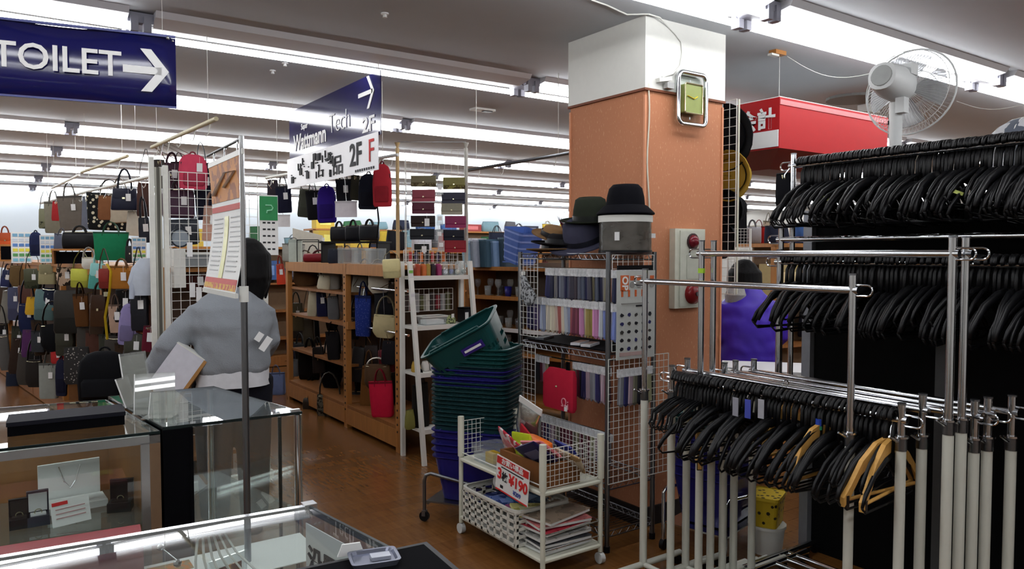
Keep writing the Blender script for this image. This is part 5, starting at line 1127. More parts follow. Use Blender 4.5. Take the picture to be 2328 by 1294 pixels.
MB().box((.12, -.003, H_*.63), (.18, .002, .005)).build('print_line', MATS['poster_grey'], t); MB().box((.15, -.003, H_*.60), (.05, .002, .008)).build('print_line', ink, t)
rr = random.Random(2)
for r_ in range(5):
    for q in range(5):
        mb = MB(); mb.prism([(rr.uniform(.6, 1)*.014*math.cos(a), rr.uniform(.5, 1)*.013*math.sin(a)) for a in (0, 1, 2, 3.1, 4, 5)], .002); mb.build('item_icon', mat('icon%d' % ((r_*5+q) % 4), ((24, 24, 30), (40, 40, 90), (60, 58, 56), (24, 24, 30))[(r_*5+q) % 4], .6), t, loc=(.035+q*.046, -.003, H_*(.50-.095*r_)))
MB().box((.10, -.003, H_*.06), (.16, .002, .018)).build('print_band', mat('poster_pink', (176, 150, 146), .5), t)
# ================================================================== BASKET STACK
BG, BB = mat('basket_green', (14, 62, 62), .35, amt=.1), mat('basket_blue', (28, 26, 100), .35, amt=.1); BD = mat('basket_dark_green', (16, 50, 54), .4)
def basket_mesh(a=.21, b=.15, h=.23):
    """open tapered tub of thin plastic with slots in the lower walls"""
    mb = MB(); n = 40; lv = [0, .02, .05, .075, .10, .125, .15, .23]; vs = []; fs = []
    for z in lv:
        k = .80+.20*z/h
        for i in range(n):
            t_ = 2*PI*i/n; e = 2/7; c, s = math.cos(t_), math.sin(t_); vs.append((a*k*math.copysign(abs(c)**e, c), b*k*math.copysign(abs(s)**e, s), z))
    for j in range(len(lv)-1):
        for i in range(n):
            if 2 <= j <= 4 and i % 2 == 0 and j % 2 == 0: continue
            fs.append((j*n+i, j*n+(i+1) % n, (j+1)*n+(i+1) % n, (j+1)*n+i))
    fs.append(tuple(range(n-1, -1, -1))); mb.add(vs, fs); return mb
bm_ = basket_mesh(); body_me = {k: bm_.mesh('tub') for k in 'gbd'}
rim = MB(); rim.loft([(0, 0, .222, .210, .150, 7), (0, 0, .232, .222, .162, 7), (0, 0, .238, .222, .162, 7), (0, 0, .238, .205, .146, 7), (0, 0, .226, .205, .146, 7)], 40, caps=False); rim_me = {k: rim.mesh('rim') for k in 'gbd'}
hd = MB()
for s in (-1, 1): hd.tube([(-.16, s*.15, .232), (-.15, s*.135, .243), (.15, s*.135, .243), (.16, s*.15, .232)], .005, 6)
hd_me = {k: hd.mesh('handle') for k in 'gbd'}
for k, m in zip('gbd', (BG, BB, BD)):
    for q in (body_me, rim_me, hd_me): q[k].materials.append(m)
BC = at(1086, 1000, 4.08); BZ = -PI/2+.62
def basket(loc, rz, k, label, tilt=(0, 0)):
    t = thing('shopping_basket', label, 'basket', loc, rz, 'stacked shopping baskets'); t.rotation_euler = (tilt[0], tilt[1], rz)
    link('tub', body_me[k], t); link('rim', rim_me[k], t); link('handle', hd_me[k], t); return t
seqk = 'bbbbb'+'ddddddddddd'+'bdb'+'dgggg'
nms = {'b': 'blue', 'd': 'dark green', 'g': 'green'}
ordw = 'bottom second third fourth fifth sixth seventh eighth ninth tenth eleventh twelfth thirteenth fourteenth fifteenth sixteenth seventeenth eighteenth nineteenth twentieth twenty-first twenty-second twenty-third twenty-fourth'.split()
z = .115
for i, k in enumerate(seqk):
    basket((BC.x+random.uniform(-.004, .004), BC.y+random.uniform(-.004, .004), z), BZ+random.uniform(-.02, .02), k, '%s shopping basket, %s of the tall stack' % (nms[k], ordw[i]) + ('' if i == 0 else ' from the bottom'))
    z += .0225 if i > 4 else .036
tb = basket((BC.x+.02, BC.y-.02, z+.10), BZ, 'g', 'green shopping basket tipped up on top of the tall stack', (.0, .0))
tb.rotation_euler = (.30, -.50, BZ+.05)
pl = MB().box((.07, -.148, .155), (.13, .006, .04)).build('name_plate', mat('plate_violet', (48, 32, 110), .4), tb); text('Wonder', .035, paper, pl, (.07, -.152, .155), rx=PI/2) if False else MB().box((.07, -.152, .155), (.10, .002, .012)).build('plate_script', paper, pl)
t = thing('basket_trolley', 'chrome wheeled trolley under the basket stack', 'trolley', (BC.x, BC.y, 0), BZ)
for s in (-1, 1):
    MB().tube([(-.24, s*.17, .05), (-.24, s*.17, .22), (-.23, s*.17, .25), (-.20, s*.17, .262), (.2, s*.17, .20)], .010, 8).build('side_tube', dchrome, t, True)
    for q in (-.24, .2):
        w_ = MB().cyl((q, s*.17-.01, .028), (q, s*.17+.01, .028), .027, 14).build('wheel', black, t, True); MB().box((q, s*.17, .045), (.02, .03, .03)).build('fork', dchrome, w_)
MB().cyl((-.22, -.17, .10), (-.22, .17, .10), .008, 8).build('cross_bar', dchrome, t); MB().cyl((.2, -.17, .10), (.2, .17, .10), .008, 8).build('cross_bar', dchrome, t); MB().box((0, 0, .108), (.46, .34, .008)).build('deck', dchrome, t); MB().cyl((.2, -.17, .03), (.2, -.17, .2), .010, 8).build('leg', dchrome, t); MB().cyl((.2, .17, .03), (.2, .17, .2), .010, 8).build('leg', dchrome, t)
# ================================================================== WHITE CART
KX0, KX1 = 1.955, 2.29; KY0, KY1 = ypx(1235, KX0), ypx(1047, KX0)
KW, KD = KY1-KY0, KX1-KX0
t = thing('utility_cart', 'cream wire basket cart on casters in front of the wire rack', 'cart', (KX0, KY0, 0)); KT = t
for x in (0, KD):
    for y in (0, KW):
        MB().cyl((x, y, .055), (x, y, .60), .0115, 10).build('post', cream, t, True); MB().cyl((x, y, .40), (x, y, .605), .0165, 10).build('post_sleeve', cream, t, True)
        w_ = MB().cyl((x-.012, y, .026), (x+.012, y, .026), .026, 14).build('caster', mat('caster_white', (206, 208, 206), .5), t, True); MB().cyl((x, y, .03), (x, y, .06), .008, 8).build('stem', dchrome, w_)
for z in (.385, .085):
    MB().box((KD/2, KW/2, z), (KD, KW, .012)).build('shelf', cream, t)
    for x in (0, KD): MB().cyl((x, 0, z), (x, KW, z), .011, 8).build('shelf_rail', cream, t)
    for y in (0, KW): MB().cyl((0, y, z), (KD, y, z), .011, 8).build('shelf_rail', cream, t)
for y in (0, KW):
    o = wiregrid(MB(), KD-.03, .17, .026, .0014, 0, 0, .41).build('end_mesh', white, t, loc=(.015, y, 0))
o = wiregrid(MB(), KW-.03, .17, .026, .0014, 0, 0, .41).build('back_mesh', white, t, loc=(KD, .015, 0)); o.rotation_euler = (0, 0, PI/2)
MB().cyl((0, 0, .42), (0, KW, .42), .003, 6).build('front_wire', white, t)
for z in (.13, .2): MB().cyl((0, 0, z), (KD, 0, z), .0035, 6).build('side_rail', chrome, t)
MB().cyl((KD, 0, .2), (KD, KW, .2), .0035, 6).build('back_rail', chrome, t)
# price sign on the cart
t = thing('price_sign', 'white price card with red header reading 3 for 190 yen on the cart', 'sign', (KX0-.03, KY0+.20, .325), -PI/2+.10); t.rotation_euler = (.0, .10, -PI/2+.02)
W_, H_ = .25, .165
MB().box((0, 0, H_/2), (W_, .003, H_)).build('card', paper, t); rb = MB().box((0, -.002, H_*.87), (W_*.97, .002, H_*.2)).build('red_header', mat('header_red', (190, 44, 44), .5), t)
text('お買い得品', .028, paper, rb, (0, -.004, H_*.87), bold=.02, sx=1.2)
text('3', .07, redink, t, (-.095, -.003, H_*.48), bold=.03); text('枚', .045, ink, t, (-.055, -.003, H_*.44), bold=.03); text('¥190', .068, redink, t, (.05, -.003, H_*.45), bold=.03)
text('¥209', .028, mat('ink_blue', (70, 80, 150), .6), t, (.045, -.003, H_*.16), bold=.02); MB().box((-.075, -.002, H_*.14), (.022, .002, .014)).build('small_print', ink, t); MB().box((0, -.002, H_*.70), (.17, .002, .005)).build('small_print', ink, t); MB().box((0, -.002, .003), (W_*.97, .002, .006)).build('red_edge', redink, t)
# upper basket contents
UG = 'packets in the cart top'
def pack(px, py, c, w, h, dp, label, rot=(0, 0, 0), d=3.5, c2=None, loc=None, gr=UG):
    p = loc if loc is not None else at(px, py, d); t = thing('packet', label, 'packet', p, 0, gr); t.rotation_euler = rot
    m = mat('pk_%d_%d_%d' % c, c, .3, kind='blotch' if c2 else 'plain', c2=c2, scale=24)
    MB().loft([(0, 0, 0, w/2*.98, dp*.2, 6), (0, 0, h*.1, w/2, dp/2, 5), (0, 0, h*.9, w/2, dp/2, 5), (0, 0, h, w/2*.98, dp*.2, 6)], 14).build('pack', m, t, True)
    MB().box((0, -dp*.52, h*.55), (w*.6, .003, h*.35)).build('print_panel', mat('pkp_%d_%d_%d' % c, tuple(min(255, int(v*.6+90)) for v in c), .4), t)
    return t
bz = .392
def cl(x, y, z=bz): return Vector((KX0+x, KY0+y, z))
t = thing('clear_tray', 'clear plastic tray with a yellow item at the left of the cart top', 'tray', cl(.10, KW-.20), -PI/2, None)
MB().loft([(0, 0, 0, .13, .075, 8), (0, 0, .085, .14, .085, 8)], 16, caps=False).build('wall', PLA, t); MB().box((0, 0, .002), (.25, .14, .004)).build('bottom', PLA, t); MB().box((-.02, -.02, .03), (.07, .05, .05)).build('yellow_item', mat('yitem', (196, 160, 40), .5), t)
t = thing('wooden_tray', 'brown wooden tray of packets on the cart top', 'tray', cl(.13, .20), -PI/2)
for s in (-1, 1): MB().box((0, s*.10, .055), (.34, .012, .11)).build('side', mat('tray_brown', (120, 74, 36), .5, kind='grain'), t); MB().box((s*.165, 0, .055), (.012, .2, .11)).build('end', MATS['tray_brown'], t)
MB().box((0, 0, .006), (.33, .2, .01)).build('bottom', MATS['tray_brown'], t)
pack(0, 0, (186, 40, 60), .20, .16, .02, 'red and white printed packet leaning at the back of the cart top', (.5, .3, -PI/2), loc=cl(.16, KW-.27, bz+.03), c2=(216, 200, 200))
pack(0, 0, (160, 28, 40), .16, .18, .02, 'crimson packet behind the yellow-green one', (.3, .5, -PI/2), loc=cl(.20, .38, bz+.03))
pack(0, 0, (186, 200, 40), .15, .17, .02, 'yellow-green packet standing in the wooden tray', (.2, -.1, -PI/2), loc=cl(.12, .27, bz+.03))
pack(0, 0, (222, 110, 34), .17, .05, .06, 'orange roll in the wooden tray', (.2, .1, -PI/2), loc=cl(.13, .20, bz+.13))
pack(0, 0, (200, 200, 206), .12, .06, .05, 'white and silver packet in the wooden tray', (.6, .1, -PI/2), loc=cl(.09, .19, bz+.10), c2=(90, 90, 100))
pack(0, 0, (206, 112, 116), .16, .14, .02, 'pink card packet in the wooden tray', (.9, -.2, -PI/2), loc=cl(.14, .12, bz+.11))
pack(0, 0, (28, 26, 74), .16, .15, .015, 'dark navy packet slanting over the wooden tray', (.8, -.4, -PI/2), loc=cl(.10, .09, bz+.09))
pack(0, 0, (190, 176, 150), .14, .12, .02, 'beige packet at the near end of the cart top', (.7, .2, -PI/2+.3), loc=cl(.22, .06, bz+.06), c2=(150, 120, 80))
pack(0, 0, (36, 44, 120), .13, .12, .02, 'blue packet at the back right of the cart top', (.7, .1, -PI/2), loc=cl(.26, .10, bz+.08))
p = cl(.20, .40, .53); t = thing('foil_pouch', 'crumpled silver foil pouch sticking up behind the cart', 'pouch', p, -PI/2+.3); t.rotation_euler = (.2, .35, -PI/2+.2)
foil = mat('foil', (190, 196, 196), .18, .9, bump=.8, scale=18)
MB().loft([(0, 0, 0, .06, .012, 3), (.01, 0, .05, .08, .03, 3), (0, 0, .14, .075, .02, 3), (0, 0, .17, .075, .008, 5)], 14).build('pouch', foil, t, True); MB().box((0, 0, .185), (.155, .006, .035)).build('header_strip', paper, t)
# lower tray and magazines
t = thing('plastic_basket', 'white slotted plastic basket on the lower cart shelf', 'basket', cl(.13, KW-.29, .092), -PI/2)
wb = mat('basket_white', (216, 214, 204), .45)
a, b, h = .235, .155, .17
MB().box((0, 0, .004), (a*1.9, b*1.9, .008)).build('bottom', wb, t)
for s in (-1, 1):
    mb = MB()
    for i in range(9): mb.box((-a*.95+a*1.9*i/8, s*b*.98, .08), (.016, .006, .15))
    for z_ in (.012, .05, .085, .12, .155): mb.box((0, s*b*.98, z_), (a*1.95, .006, .014))
    mb.build('slotted_side', wb, t)
    mb = MB()
    for i in range(6): mb.box((s*a*.98, -b*.95+b*1.9*i/5, .08), (.006, .016, .15))
    for z_ in (.012, .05, .085, .12, .155): mb.box((s*a*.98, 0, z_), (.006, b*1.95, .014))
    mb.build('slotted_end', wb, t)
MB().loft([(0, 0, .16, a, b, 10), (0, 0, .163, a*1.05, b*1.06, 10), (0, 0, .175, a*1.05, b*1.06, 10), (0, 0, .175, a*.99, b*.98, 10)], 32, caps=False).build('rim', wb, t)
MG = 'packets and magazines on the lower cart shelf'
for i, (x, y, z_, c, w_, d_, rz, nm) in enumerate(((.13, KW-.16, .20, (44, 60, 120), .16, .12, .3, 'dark blue packet in the white basket'), (.12, KW-.27, .215, (60, 84, 150), .18, .11, -.2, 'blue glossy packet in the middle of the white basket'), (.18, KW-.33, .235, (44, 92, 140), .2, .14, .5, 'long teal blue folder over the white basket'), (.10, KW-.40, .225, (120, 40, 90), .14, .10, .2, 'purple booklet in the white basket'), (.09, KW-.47, .235, (196, 190, 110), .16, .12, -.3, 'yellowish booklet at the front of the white basket'))):
    t = thing('booklet', nm, 'booklet', cl(x, y, z_), rz, MG); t.rotation_euler = (.15, .1, rz); MB().box((0, 0, 0), (w_, d_, .012)).build('cover', mat('bk%d' % i, c, .25, kind='blotch', c2=tuple(min(255, v+50) for v in c), scale=14), t); MB().box((0, 0, .0065), (w_*.6, d_*.4, .001)).build('title_panel', mat('bkt%d' % i, tuple(min(255, v+90) for v in c), .4), t)
for i, (z_, c, rz, nm) in enumerate(((.10, (206, 204, 198), .06, 'white magazine at the bottom of the lower stack'), (.125, (80, 82, 88), -.08, 'grey magazine second in the lower stack'), (.15, (214, 212, 206), .03, 'pale catalogue in the middle of the lower stack'), (.185, (196, 60, 76), .1, 'red magazine in the lower stack'), (.21, (214, 120, 120), -.12, 'pink magazine near the top of the lower stack'), (.235, (170, 150, 130), .2, 'tan brochure on top of the lower stack'))):
    t = thing('magazine', nm, 'magazine', cl(.17, .13, z_), rz, MG); MB().box((0, 0, 0), (.28, .19, .012)).build('pages', paper, t); MB().box((0, 0, .008), (.284, .194, .004)).build('cover', mat('mg%d' % i, c, .25, kind='blotch', c2=tuple(int(v*.8) for v in c), scale=16), t)
p = cl(.12, KW-.22, .255); t = thing('paper_roll', 'white paper roll with red print under the cart shelf', 'roll', p, -PI/2); MB().cyl((-.05, 0, .04), (.05, 0, .04), .038, 16).build('roll', paper, t, True); MB().cyl((-.02, 0, .04), (.02, 0, .04), .0385, 16).build('red_print', mat('rollred', (176, 80, 84), .5), t, True)
# ================================================================== SHOWCASES
ZT = .92
edgeg = mat('glass_edge', (24, 34, 34), .2)
tan = mat('case_tan', (150, 104, 60), .55, kind='grain', scale=30, amt=.08)
def quadslab(mb, pts, z0, z1):
    n = len(pts); mb.add([(x, y, z0) for x, y in pts]+[(x, y, z1) for x, y in pts], [tuple(range(n-1, -1, -1)), tuple(range(n, 2*n))]+[(i, (i+1) % n, n+(i+1) % n, n+i) for i in range(n)]); return mb
def wallq(mb, a, b, z0, z1, th=.005):
    d = Vector((b[0]-a[0], b[1]-a[1], 0)); n = Vector((-d.y, d.x, 0)).normalized()*th
    return quadslab(mb, [(a[0], a[1]), (b[0], b[1]), (b[0]+n.x, b[1]+n.y), (a[0]+n.x, a[1]+n.y)], z0, z1)
def inset(pts, k):
    cx = sum(p[0] for p in pts)/4; cy = sum(p[1] for p in pts)/4; return [(p[0]+(cx-p[0])*k, p[1]+(cy-p[1])*k) for p in pts]
def lerp(a, b, f): return (a[0]+(b[0]-a[0])*f, a[1]+(b[1]-a[1])*f)
# --- left case (A front-left, B front-right, C back-right, D back-left)
A, B, C_, D_ = (-.75, 2.44), (.395, 2.362), (.325, 2.985), (-.75, 3.13)
t = thing('showcase', 'long glass jewellery showcase with aluminium frame at the left', 'showcase', (0, 0, 0))
quadslab(MB(), [A, B, C_, D_], ZT-.006, ZT).build('top_glass', CGL, t)
for a, b in ((A, B), (B, C_), (C_, D_), (D_, A)): wallq(MB(), a, b, ZT-.0075, ZT+.0005, .004).build('glass_edge', edgeg, t)
B2 = lerp(A, B, .955)
wallq(MB(), A, B2, .20, ZT-.035, .005).build('front_glass', CGL, t)
for z0, z1 in ((ZT-.034, ZT-.010), (.14, .17)): wallq(MB(), A, B, z0, z1, .022).build('frame_rail', alu, t)
wallq(MB(), B2, lerp(A, B, .975), .14, ZT-.03, .02).build('corner_post', alu, t); wallq(MB(), lerp(A, B, .975), B, .0, ZT-.01, .02).build('corner_cover', mat('case_brown', (112, 88, 66), .5), t)
wallq(MB(), lerp(D_, A, .12), lerp(C_, B, .12), .0, ZT-.015, .012).build('back_panel', tan, t)
wallq(MB(), lerp(B, C_, .03), lerp(B, C_, .97), .0, ZT-.02, .012).build('side_panel', tan, t)
quadslab(MB(), inset([A, B, C_, D_], .02), .0, .14).build('plinth', dblack, t)
quadslab(MB(), inset([A, B, C_, D_], .025), .30, .315).build('floor_board', tan, t)
quadslab(MB(), [lerp(A, D_, .06), lerp(B, C_, .06), lerp(B, C_, .70), lerp(A, D_, .70)], .64, .648).build('glass_shelf', glass('shelf_glass', (.8, .86, .84), 1.5, .06), t)
mb = MB()
for i in range(8): mb.box((.18, 2.99-.05, .36+i*.035), (.006, .006, .01))
mb.build('shelf_strip', dchrome, t)
# --- middle case
E_, F_ = (.812, 2.343), (.69, 2.985)
B = (.402, 2.36); C_ = (.332, 2.985)
t = thing('showcase', 'empty corner glass showcase with a black front post', 'showcase', (0, 0, 0))
quadslab(MB(), [B, E_, F_, C_], ZT+.004, ZT+.010).build('top_glass', glass('top_glass2', (.86, .92, .93), 1.6, .08, (.6, .68, .72)), t)
for a, b in ((B, E_), (E_, F_), (F_, C_), (C_, B)): wallq(MB(), a, b, ZT+.002, ZT+.0105, .004).build('glass_edge', edgeg, t)
P1 = lerp(B, E_, .20)
wallq(MB(), B, P1, .0, ZT, .02).build('black_post', dblack, t); wallq(MB(), P1, lerp(B, C_, .3), .0, ZT, .01).build('post_side', dblack, t)
wallq(MB(), P1, E_, .18, ZT, .006).build('front_glass', CGL, t); wallq(MB(), E_, F_, .18, ZT, .006).build('side_glass', CGL, t); wallq(MB(), F_, C_, .18, ZT, .006).build('back_glass', CGL, t)
for q in (E_, F_): MB().cyl((q[0]-.012, q[1]+.01, .15), (q[0]-.012, q[1]+.01, ZT), .012, 10).build('corner_post', chrome, t, True)
MB().cyl((E_[0]-.07, E_[1]+.012, .15), (E_[0]-.07, E_[1]+.012, ZT), .006, 8).build('mullion', edgeg, t)
quadslab(MB(), inset([B, E_, F_, C_], .02), .0, .18).build('plinth', mat('case_grey', (96, 92, 84), .5), t)
quadslab(MB(), [lerp(B, C_, .05), lerp(E_, F_, .05), lerp(E_, F_, .95), lerp(B, C_, .95)], .60, .607).build('glass_shelf', glass('shelf_glass'), t)
mb = MB(); mb.box((E_[0]-.02, E_[1]+.012, ZT+.014), (.03, .015, .008)); mb.build('corner_clip', alu, t)
# --- front case
A3, B3, C3, D3 = (-.75, 1.602), (.527, 1.487), (.66, .55), (-.75, .62)
t = thing('showcase', 'low wide glass showcase with chrome edge nearest the viewer', 'showcase', (0, 0, 0))
quadslab(MB(), [A3, B3, C3, D3], ZT-.006, ZT).build('top_glass', CGL, t)
wallq(MB(), A3, B3, ZT-.022, ZT+.003, -.014).build('edge_rail', chrome, t); wallq(MB(), B3, C3, ZT-.012, ZT+.001, -.006).build('edge_rail', edgeg, t)
MB().box((B3[0], B3[1], ZT-.006), (.026, .026, .022)).build('corner_cap', alu, t)
wallq(MB(), A3, B3, .2, ZT-.02, -.006).build('back_glass', CGL, t); wallq(MB(), B3, C3, .2, ZT-.01, -.006).build('side_glass', CGL, t)
quadslab(MB(), inset([A3, B3, C3, D3], .01), .62, .64).build('display_floor', mat('display_grey', (120, 118, 116), .35), t)
quadslab(MB(), inset([A3, B3, C3, D3], .01), .0, .62).build('cabinet', mat('case_grey', (96, 92, 84), .5), t)
# things in and on the cases ------------------------------------------------
def online(px, y): # x on the line y=const
    a = (px-CX)/F; return y*(math.cos(YAW)+math.sin(YAW)*a)/(math.sin(YAW)-math.cos(YAW)*a)
q = onz(155, 950, ZT+.03); t = thing('long_box', 'long flat black box lying on the left showcase', 'box', (q.x, q.y+.02, ZT), -.06)
MB().box((0, 0, .016), (.295, .13, .030)).build('tray', dblack, t); MB().box((0, 0, .035), (.30, .135, .012)).build('lid', mat('box_navy', (14, 14, 24), .8, spec=.2), t)
JW = 'jewellery boxes in the left showcase'
def jbox(px, py, c, label, inner=(200, 200, 200), w=.05, h=.05, y=2.56, rz=0):
    x = online(px, y); t = thing('ring_box', label, 'ring box', (x, y, .648), rz, JW)
    MB().box((0, 0, .014), (w, w*.9, .028)).build('base', leather(c), t); l = MB().box((0, w*.45, .028+h/2), (w, .012, h)).build('lid', leather(c), t); MB().box((0, w*.45-.008, .028+h/2), (w*.84, .006, h*.8)).build('lining', cloth(inner), l); MB().box((0, 0, .029), (w*.7, w*.5, .006)).build('cushion', cloth(inner), t)
    MB().tube(arc((0, 0, .035), .009, 0, 2*PI, 12)[:-1], .0015, 5, True).build('ring', gold, t)
jbox(28, 1095, (30, 24, 24), 'dark domed ring box at the far left of the glass shelf', (50, 44, 40), .05, .05)
jbox(72, 1090, (52, 54, 66), 'open grey ring box with white lining on the glass shelf', (214, 214, 214), .055, .065)
jbox(262, 1075, (26, 22, 20), 'open black ring box at the right of the glass shelf', (40, 34, 30), .065, .06, rz=-.3)
x = online(150, 2.68); t = thing('necklace_stand', 'white open necklace case behind the price card', 'case', (x, 2.70, .648), .05, JW)
MB().box((0, .03, .065), (.17, .01, .13)).build('back', paper, t); MB().box((0, -.03, .01), (.18, .10, .02)).build('tray', paper, t); MB().tube([(-.03, .02, .12), (-.015, .018, .07), (0, .015, .05), (.015, .018, .07), (.03, .02, .12)], .0018, 4).build('chain', chrome, t)
x = online(150, 2.50); t = thing('price_card', 'white price card with red heading in the left showcase', 'card', (x, 2.50, .649), .0, 'cards'); t.rotation_euler = (-.12, -.08, 0)
MB().box((0, 0, .038), (.098, .002, .075)).build('card', paper, t); MB().box((-.025, -.002, .066), (.04, .001, .010)).build('red_heading', redink, t)
for i in range(3): MB().box((.0, -.002, .05-.013*i), (.075, .001, .003)).build('print_line', mat('card_print', (190, 150, 150), .6), t)
x = online(105, 2.75); t = thing('price_slip', 'small white slip hanging under the showcase top', 'card', (x, 2.46, .88), 0, 'cards'); MB().box((0, 0, 0), (.035, .001, .02)).build('slip', paper, t); MB().box((.04, .05, 0), (.04, .001, .02)).build('slip', paper, t)
rr = random.Random(9)
for i in range(16):
    px = 40+i*17+rr.uniform(-4, 4); y = 2.55+rr.uniform(0, .14); x = online(px, y); t = thing('trinket', 'small dark trinket on the floor of the left showcase, number %s from the left' % ordw[i].replace('bottom', 'first'), 'trinket', (x, y, .315), rr.random()*3, 'trinkets on the showcase floor')
    MB().cyl((0, 0, 0), (0, 0, .012), .018, 10, .012).build('stand', dblack, t, True); MB().tube(arc((0, 0, .024), .011, 0, 2*PI, 10)[:-1], .0025, 5, True).build('ornament', (dchrome, gold, chrome)[i % 3], t, True)
t = thing('paper_note', 'pale note taped on the back panel of the left showcase', 'note', (online(100, 2.9), 2.88, .40)); MB().box((0, 0, .08), (.05, .002, .12)).build('note', mat('note_tan', (176, 134, 92), .6), t); MB().box((0, -.002, .135), (.02, .001, .01)).build('tape', paper, t)
# acrylic stands on the showcase back edge
acr = glass('acrylic', (.86, .88, .86), 1.49, .16, (.75, .76, .74))
for i, (px, py, d, w, h, rz, lean, lb) in enumerate(((318, 905, 2.62, .10, .17, .5, -.2, 'tall clear acrylic sign holder on the showcases'), (300, 915, 2.52, .07, .10, .9, -.35, 'small clear acrylic holder left of the tall one'), (352, 925, 2.45, .12, .12, -.25, -.25, 'clear acrylic holder lying open in front'), (372, 935, 2.38, .09, .07, -.5, -.3, 'low clear acrylic block at the front of the holders'))):
    q = onz(px, py+8, ZT+.011); t = thing('acrylic_stand', lb, 'sign holder', (q.x, q.y, ZT+.011), rz, 'clear acrylic holders')
    M = Matrix.Rotation(lean, 4, 'X'); mb = MB(); mb.box((0, 0, 0), (w, .003, h)); mb.v = [tuple(M @ Vector((a, b, c+h/2))) for a, b, c in mb.v]; mb.build('panel', acr, t)
    MB().box((0, -.03, .002), (w, .07, .003)).build('foot', acr, t)
    mb = MB(); mb.box((0, 0, 0), (w*.02, .004, h)); mb.v = [tuple(M @ Vector((a-w/2, b, c+h/2))) for a, b, c in mb.v]; mb.build('edge', signw, t)
    if i < 2: mb = MB(); mb.box((0, .003, 0), (w*.9, .001, h*.9)); mb.v = [tuple(M @ Vector((a, b, c+h/2))) for a, b, c in mb.v]; mb.build('insert_card', mat('insert', (150, 146, 138), .6), t)
# inside the front case
t = thing('paper_sign', 'white handwritten paper sign standing inside the front showcase', 'sign', (B3[0]-.012, B3[1]-.02, .80), math.atan2(C3[1]-B3[1], C3[0]-B3[0]))
MB().box((.22, -.012, .025), (.40, .002, .15)).build('sheet', paper, t)
for i, (ch, x) in enumerate((('沿', .06), ('置', .12), ('ハ', .185), ('ロ', .225), ('ン', .265), ('米', .33), ('音', .385))): text(ch, .058 if i in (0, 1, 5, 6) else .04, ink, t, (x, -.015, .03), bold=.02, rx=PI/2)
q = onz(500, 1270, .64); t = thing('white_sheet', 'white paper sheet lying inside the front showcase', 'paper', (q.x, q.y, .641), .0); MB().box((.02, -.05, .001), (.42, .20, .002)).build('sheet', paper, t); MB().box((-.12, .0, .0025), (.1, .06, .001)).build('print_block', mat('prt', (150, 130, 100), .6, kind='blotch', c2=(190, 120, 60), scale=40), t)
q = onz(120, 1255, .70); t = thing('storage_box', 'dark red box inside the left of the front showcase', 'box', (q.x-.06, q.y-.05, .64), -.1); MB().box((0, 0, .04), (.5, .16, .08)).build('body', mat('box_red', (110, 52, 56), .5), t); MB().box((0, 0, .083), (.5, .16, .008)).build('lid', mat('box_red2', (140, 62, 66), .5), t); MB().box((-.05, -.082, .05), (.12, .002, .03)).build('white_label', paper, t); MB().box((.19, -.05, .088), (.06, .05, .003)).build('green_label', mat('lblg', (150, 160, 60), .5), t)
q = onz(470, 1200, .90); t = thing('keyring_bundle', 'bundle of white keyrings and strings inside the front showcase', 'keyrings', (q.x, q.y-.02, .905), 0)
MB().box((0, 0, .0), (.06, .012, .012)).build('clip', chrome, t)
for i in range(6):
    a = i*.9; MB().tube([(-.02+i*.008, 0, 0), (-.03+i*.015, -.02, -.05), (-.03+i*.025, -.03-.01*(i % 3), -.11)], .0025, 4).build('cord', white, t); MB().sphere((-.02+i*.008, 0, -.01), .008, 8, 5).build('bead', chrome, t, True)
q = onz(520, 1268, .75); t = thing('packaged_charm', 'orange and gold charm card behind the keyrings', 'charm', (q.x-.01, q.y-.02, .642), .3); MB().box((0, 0, .06), (.10, .004, .12)).build('card', PLA, t); MB().box((0, -.003, .06), (.07, .003, .08)).build('charm', mat('charm', (180, 120, 50), .4, kind='blotch', c2=(90, 40, 20), scale=60), t)
q = onz(200, 1262, .64); t = thing('silver_charm', 'small silver charm hanging in the front showcase', 'charm', (onz(365, 1245, .80).x, onz(365, 1245, .80).y, .80)); MB().sphere((0, 0, 0), .008, 8, 6).build('bead', chrome, t); MB().cyl((0, 0, 0), (.03, -.02, -.03), .0015, 4).build('chain', chrome, t); MB().sphere((.03, -.02, -.035), .009, 8, 6).build('bead', chrome, t)
# on the front case: black mat and coin tray
q = onz(790, 1283, ZT); t = thing('counter_mat', 'black mat lying on the front showcase top', 'mat', (q.x-.05, q.y-.06, ZT), -.09); MB().box((0, 0, .004), (.38, .14, .008)).build('mat', black, t); MB().box((0, 0, .0085), (.36, .12, .001)).build('felt', dblack, t)
q = onz(850, 1262, ZT+.02); t = thing('coin_tray', 'silver grey coin tray on the black mat', 'tray', (q.x, q.y, ZT+.009), -.25); MB().loft([(0, 0, 0, .036, .028, 8), (0, 0, .010, .041, .032, 8), (0, 0, .010, .036, .027, 8), (0, 0, .005, .033, .025, 8)], 24).build('tray', mat('coin_grey', (120, 124, 140), .2, .6), t); MB().box((.010, -.004, .009), (.032, .02, .006)).build('ridge', mat('coin_light', (190, 194, 206), .2, .5), t)
MB().prism([(0, 0), (.045, 0), (.038, .02), (.008, .02)], .004, Matrix.Translation((-.055, .035, .002))).build('back_flap', paper, t)
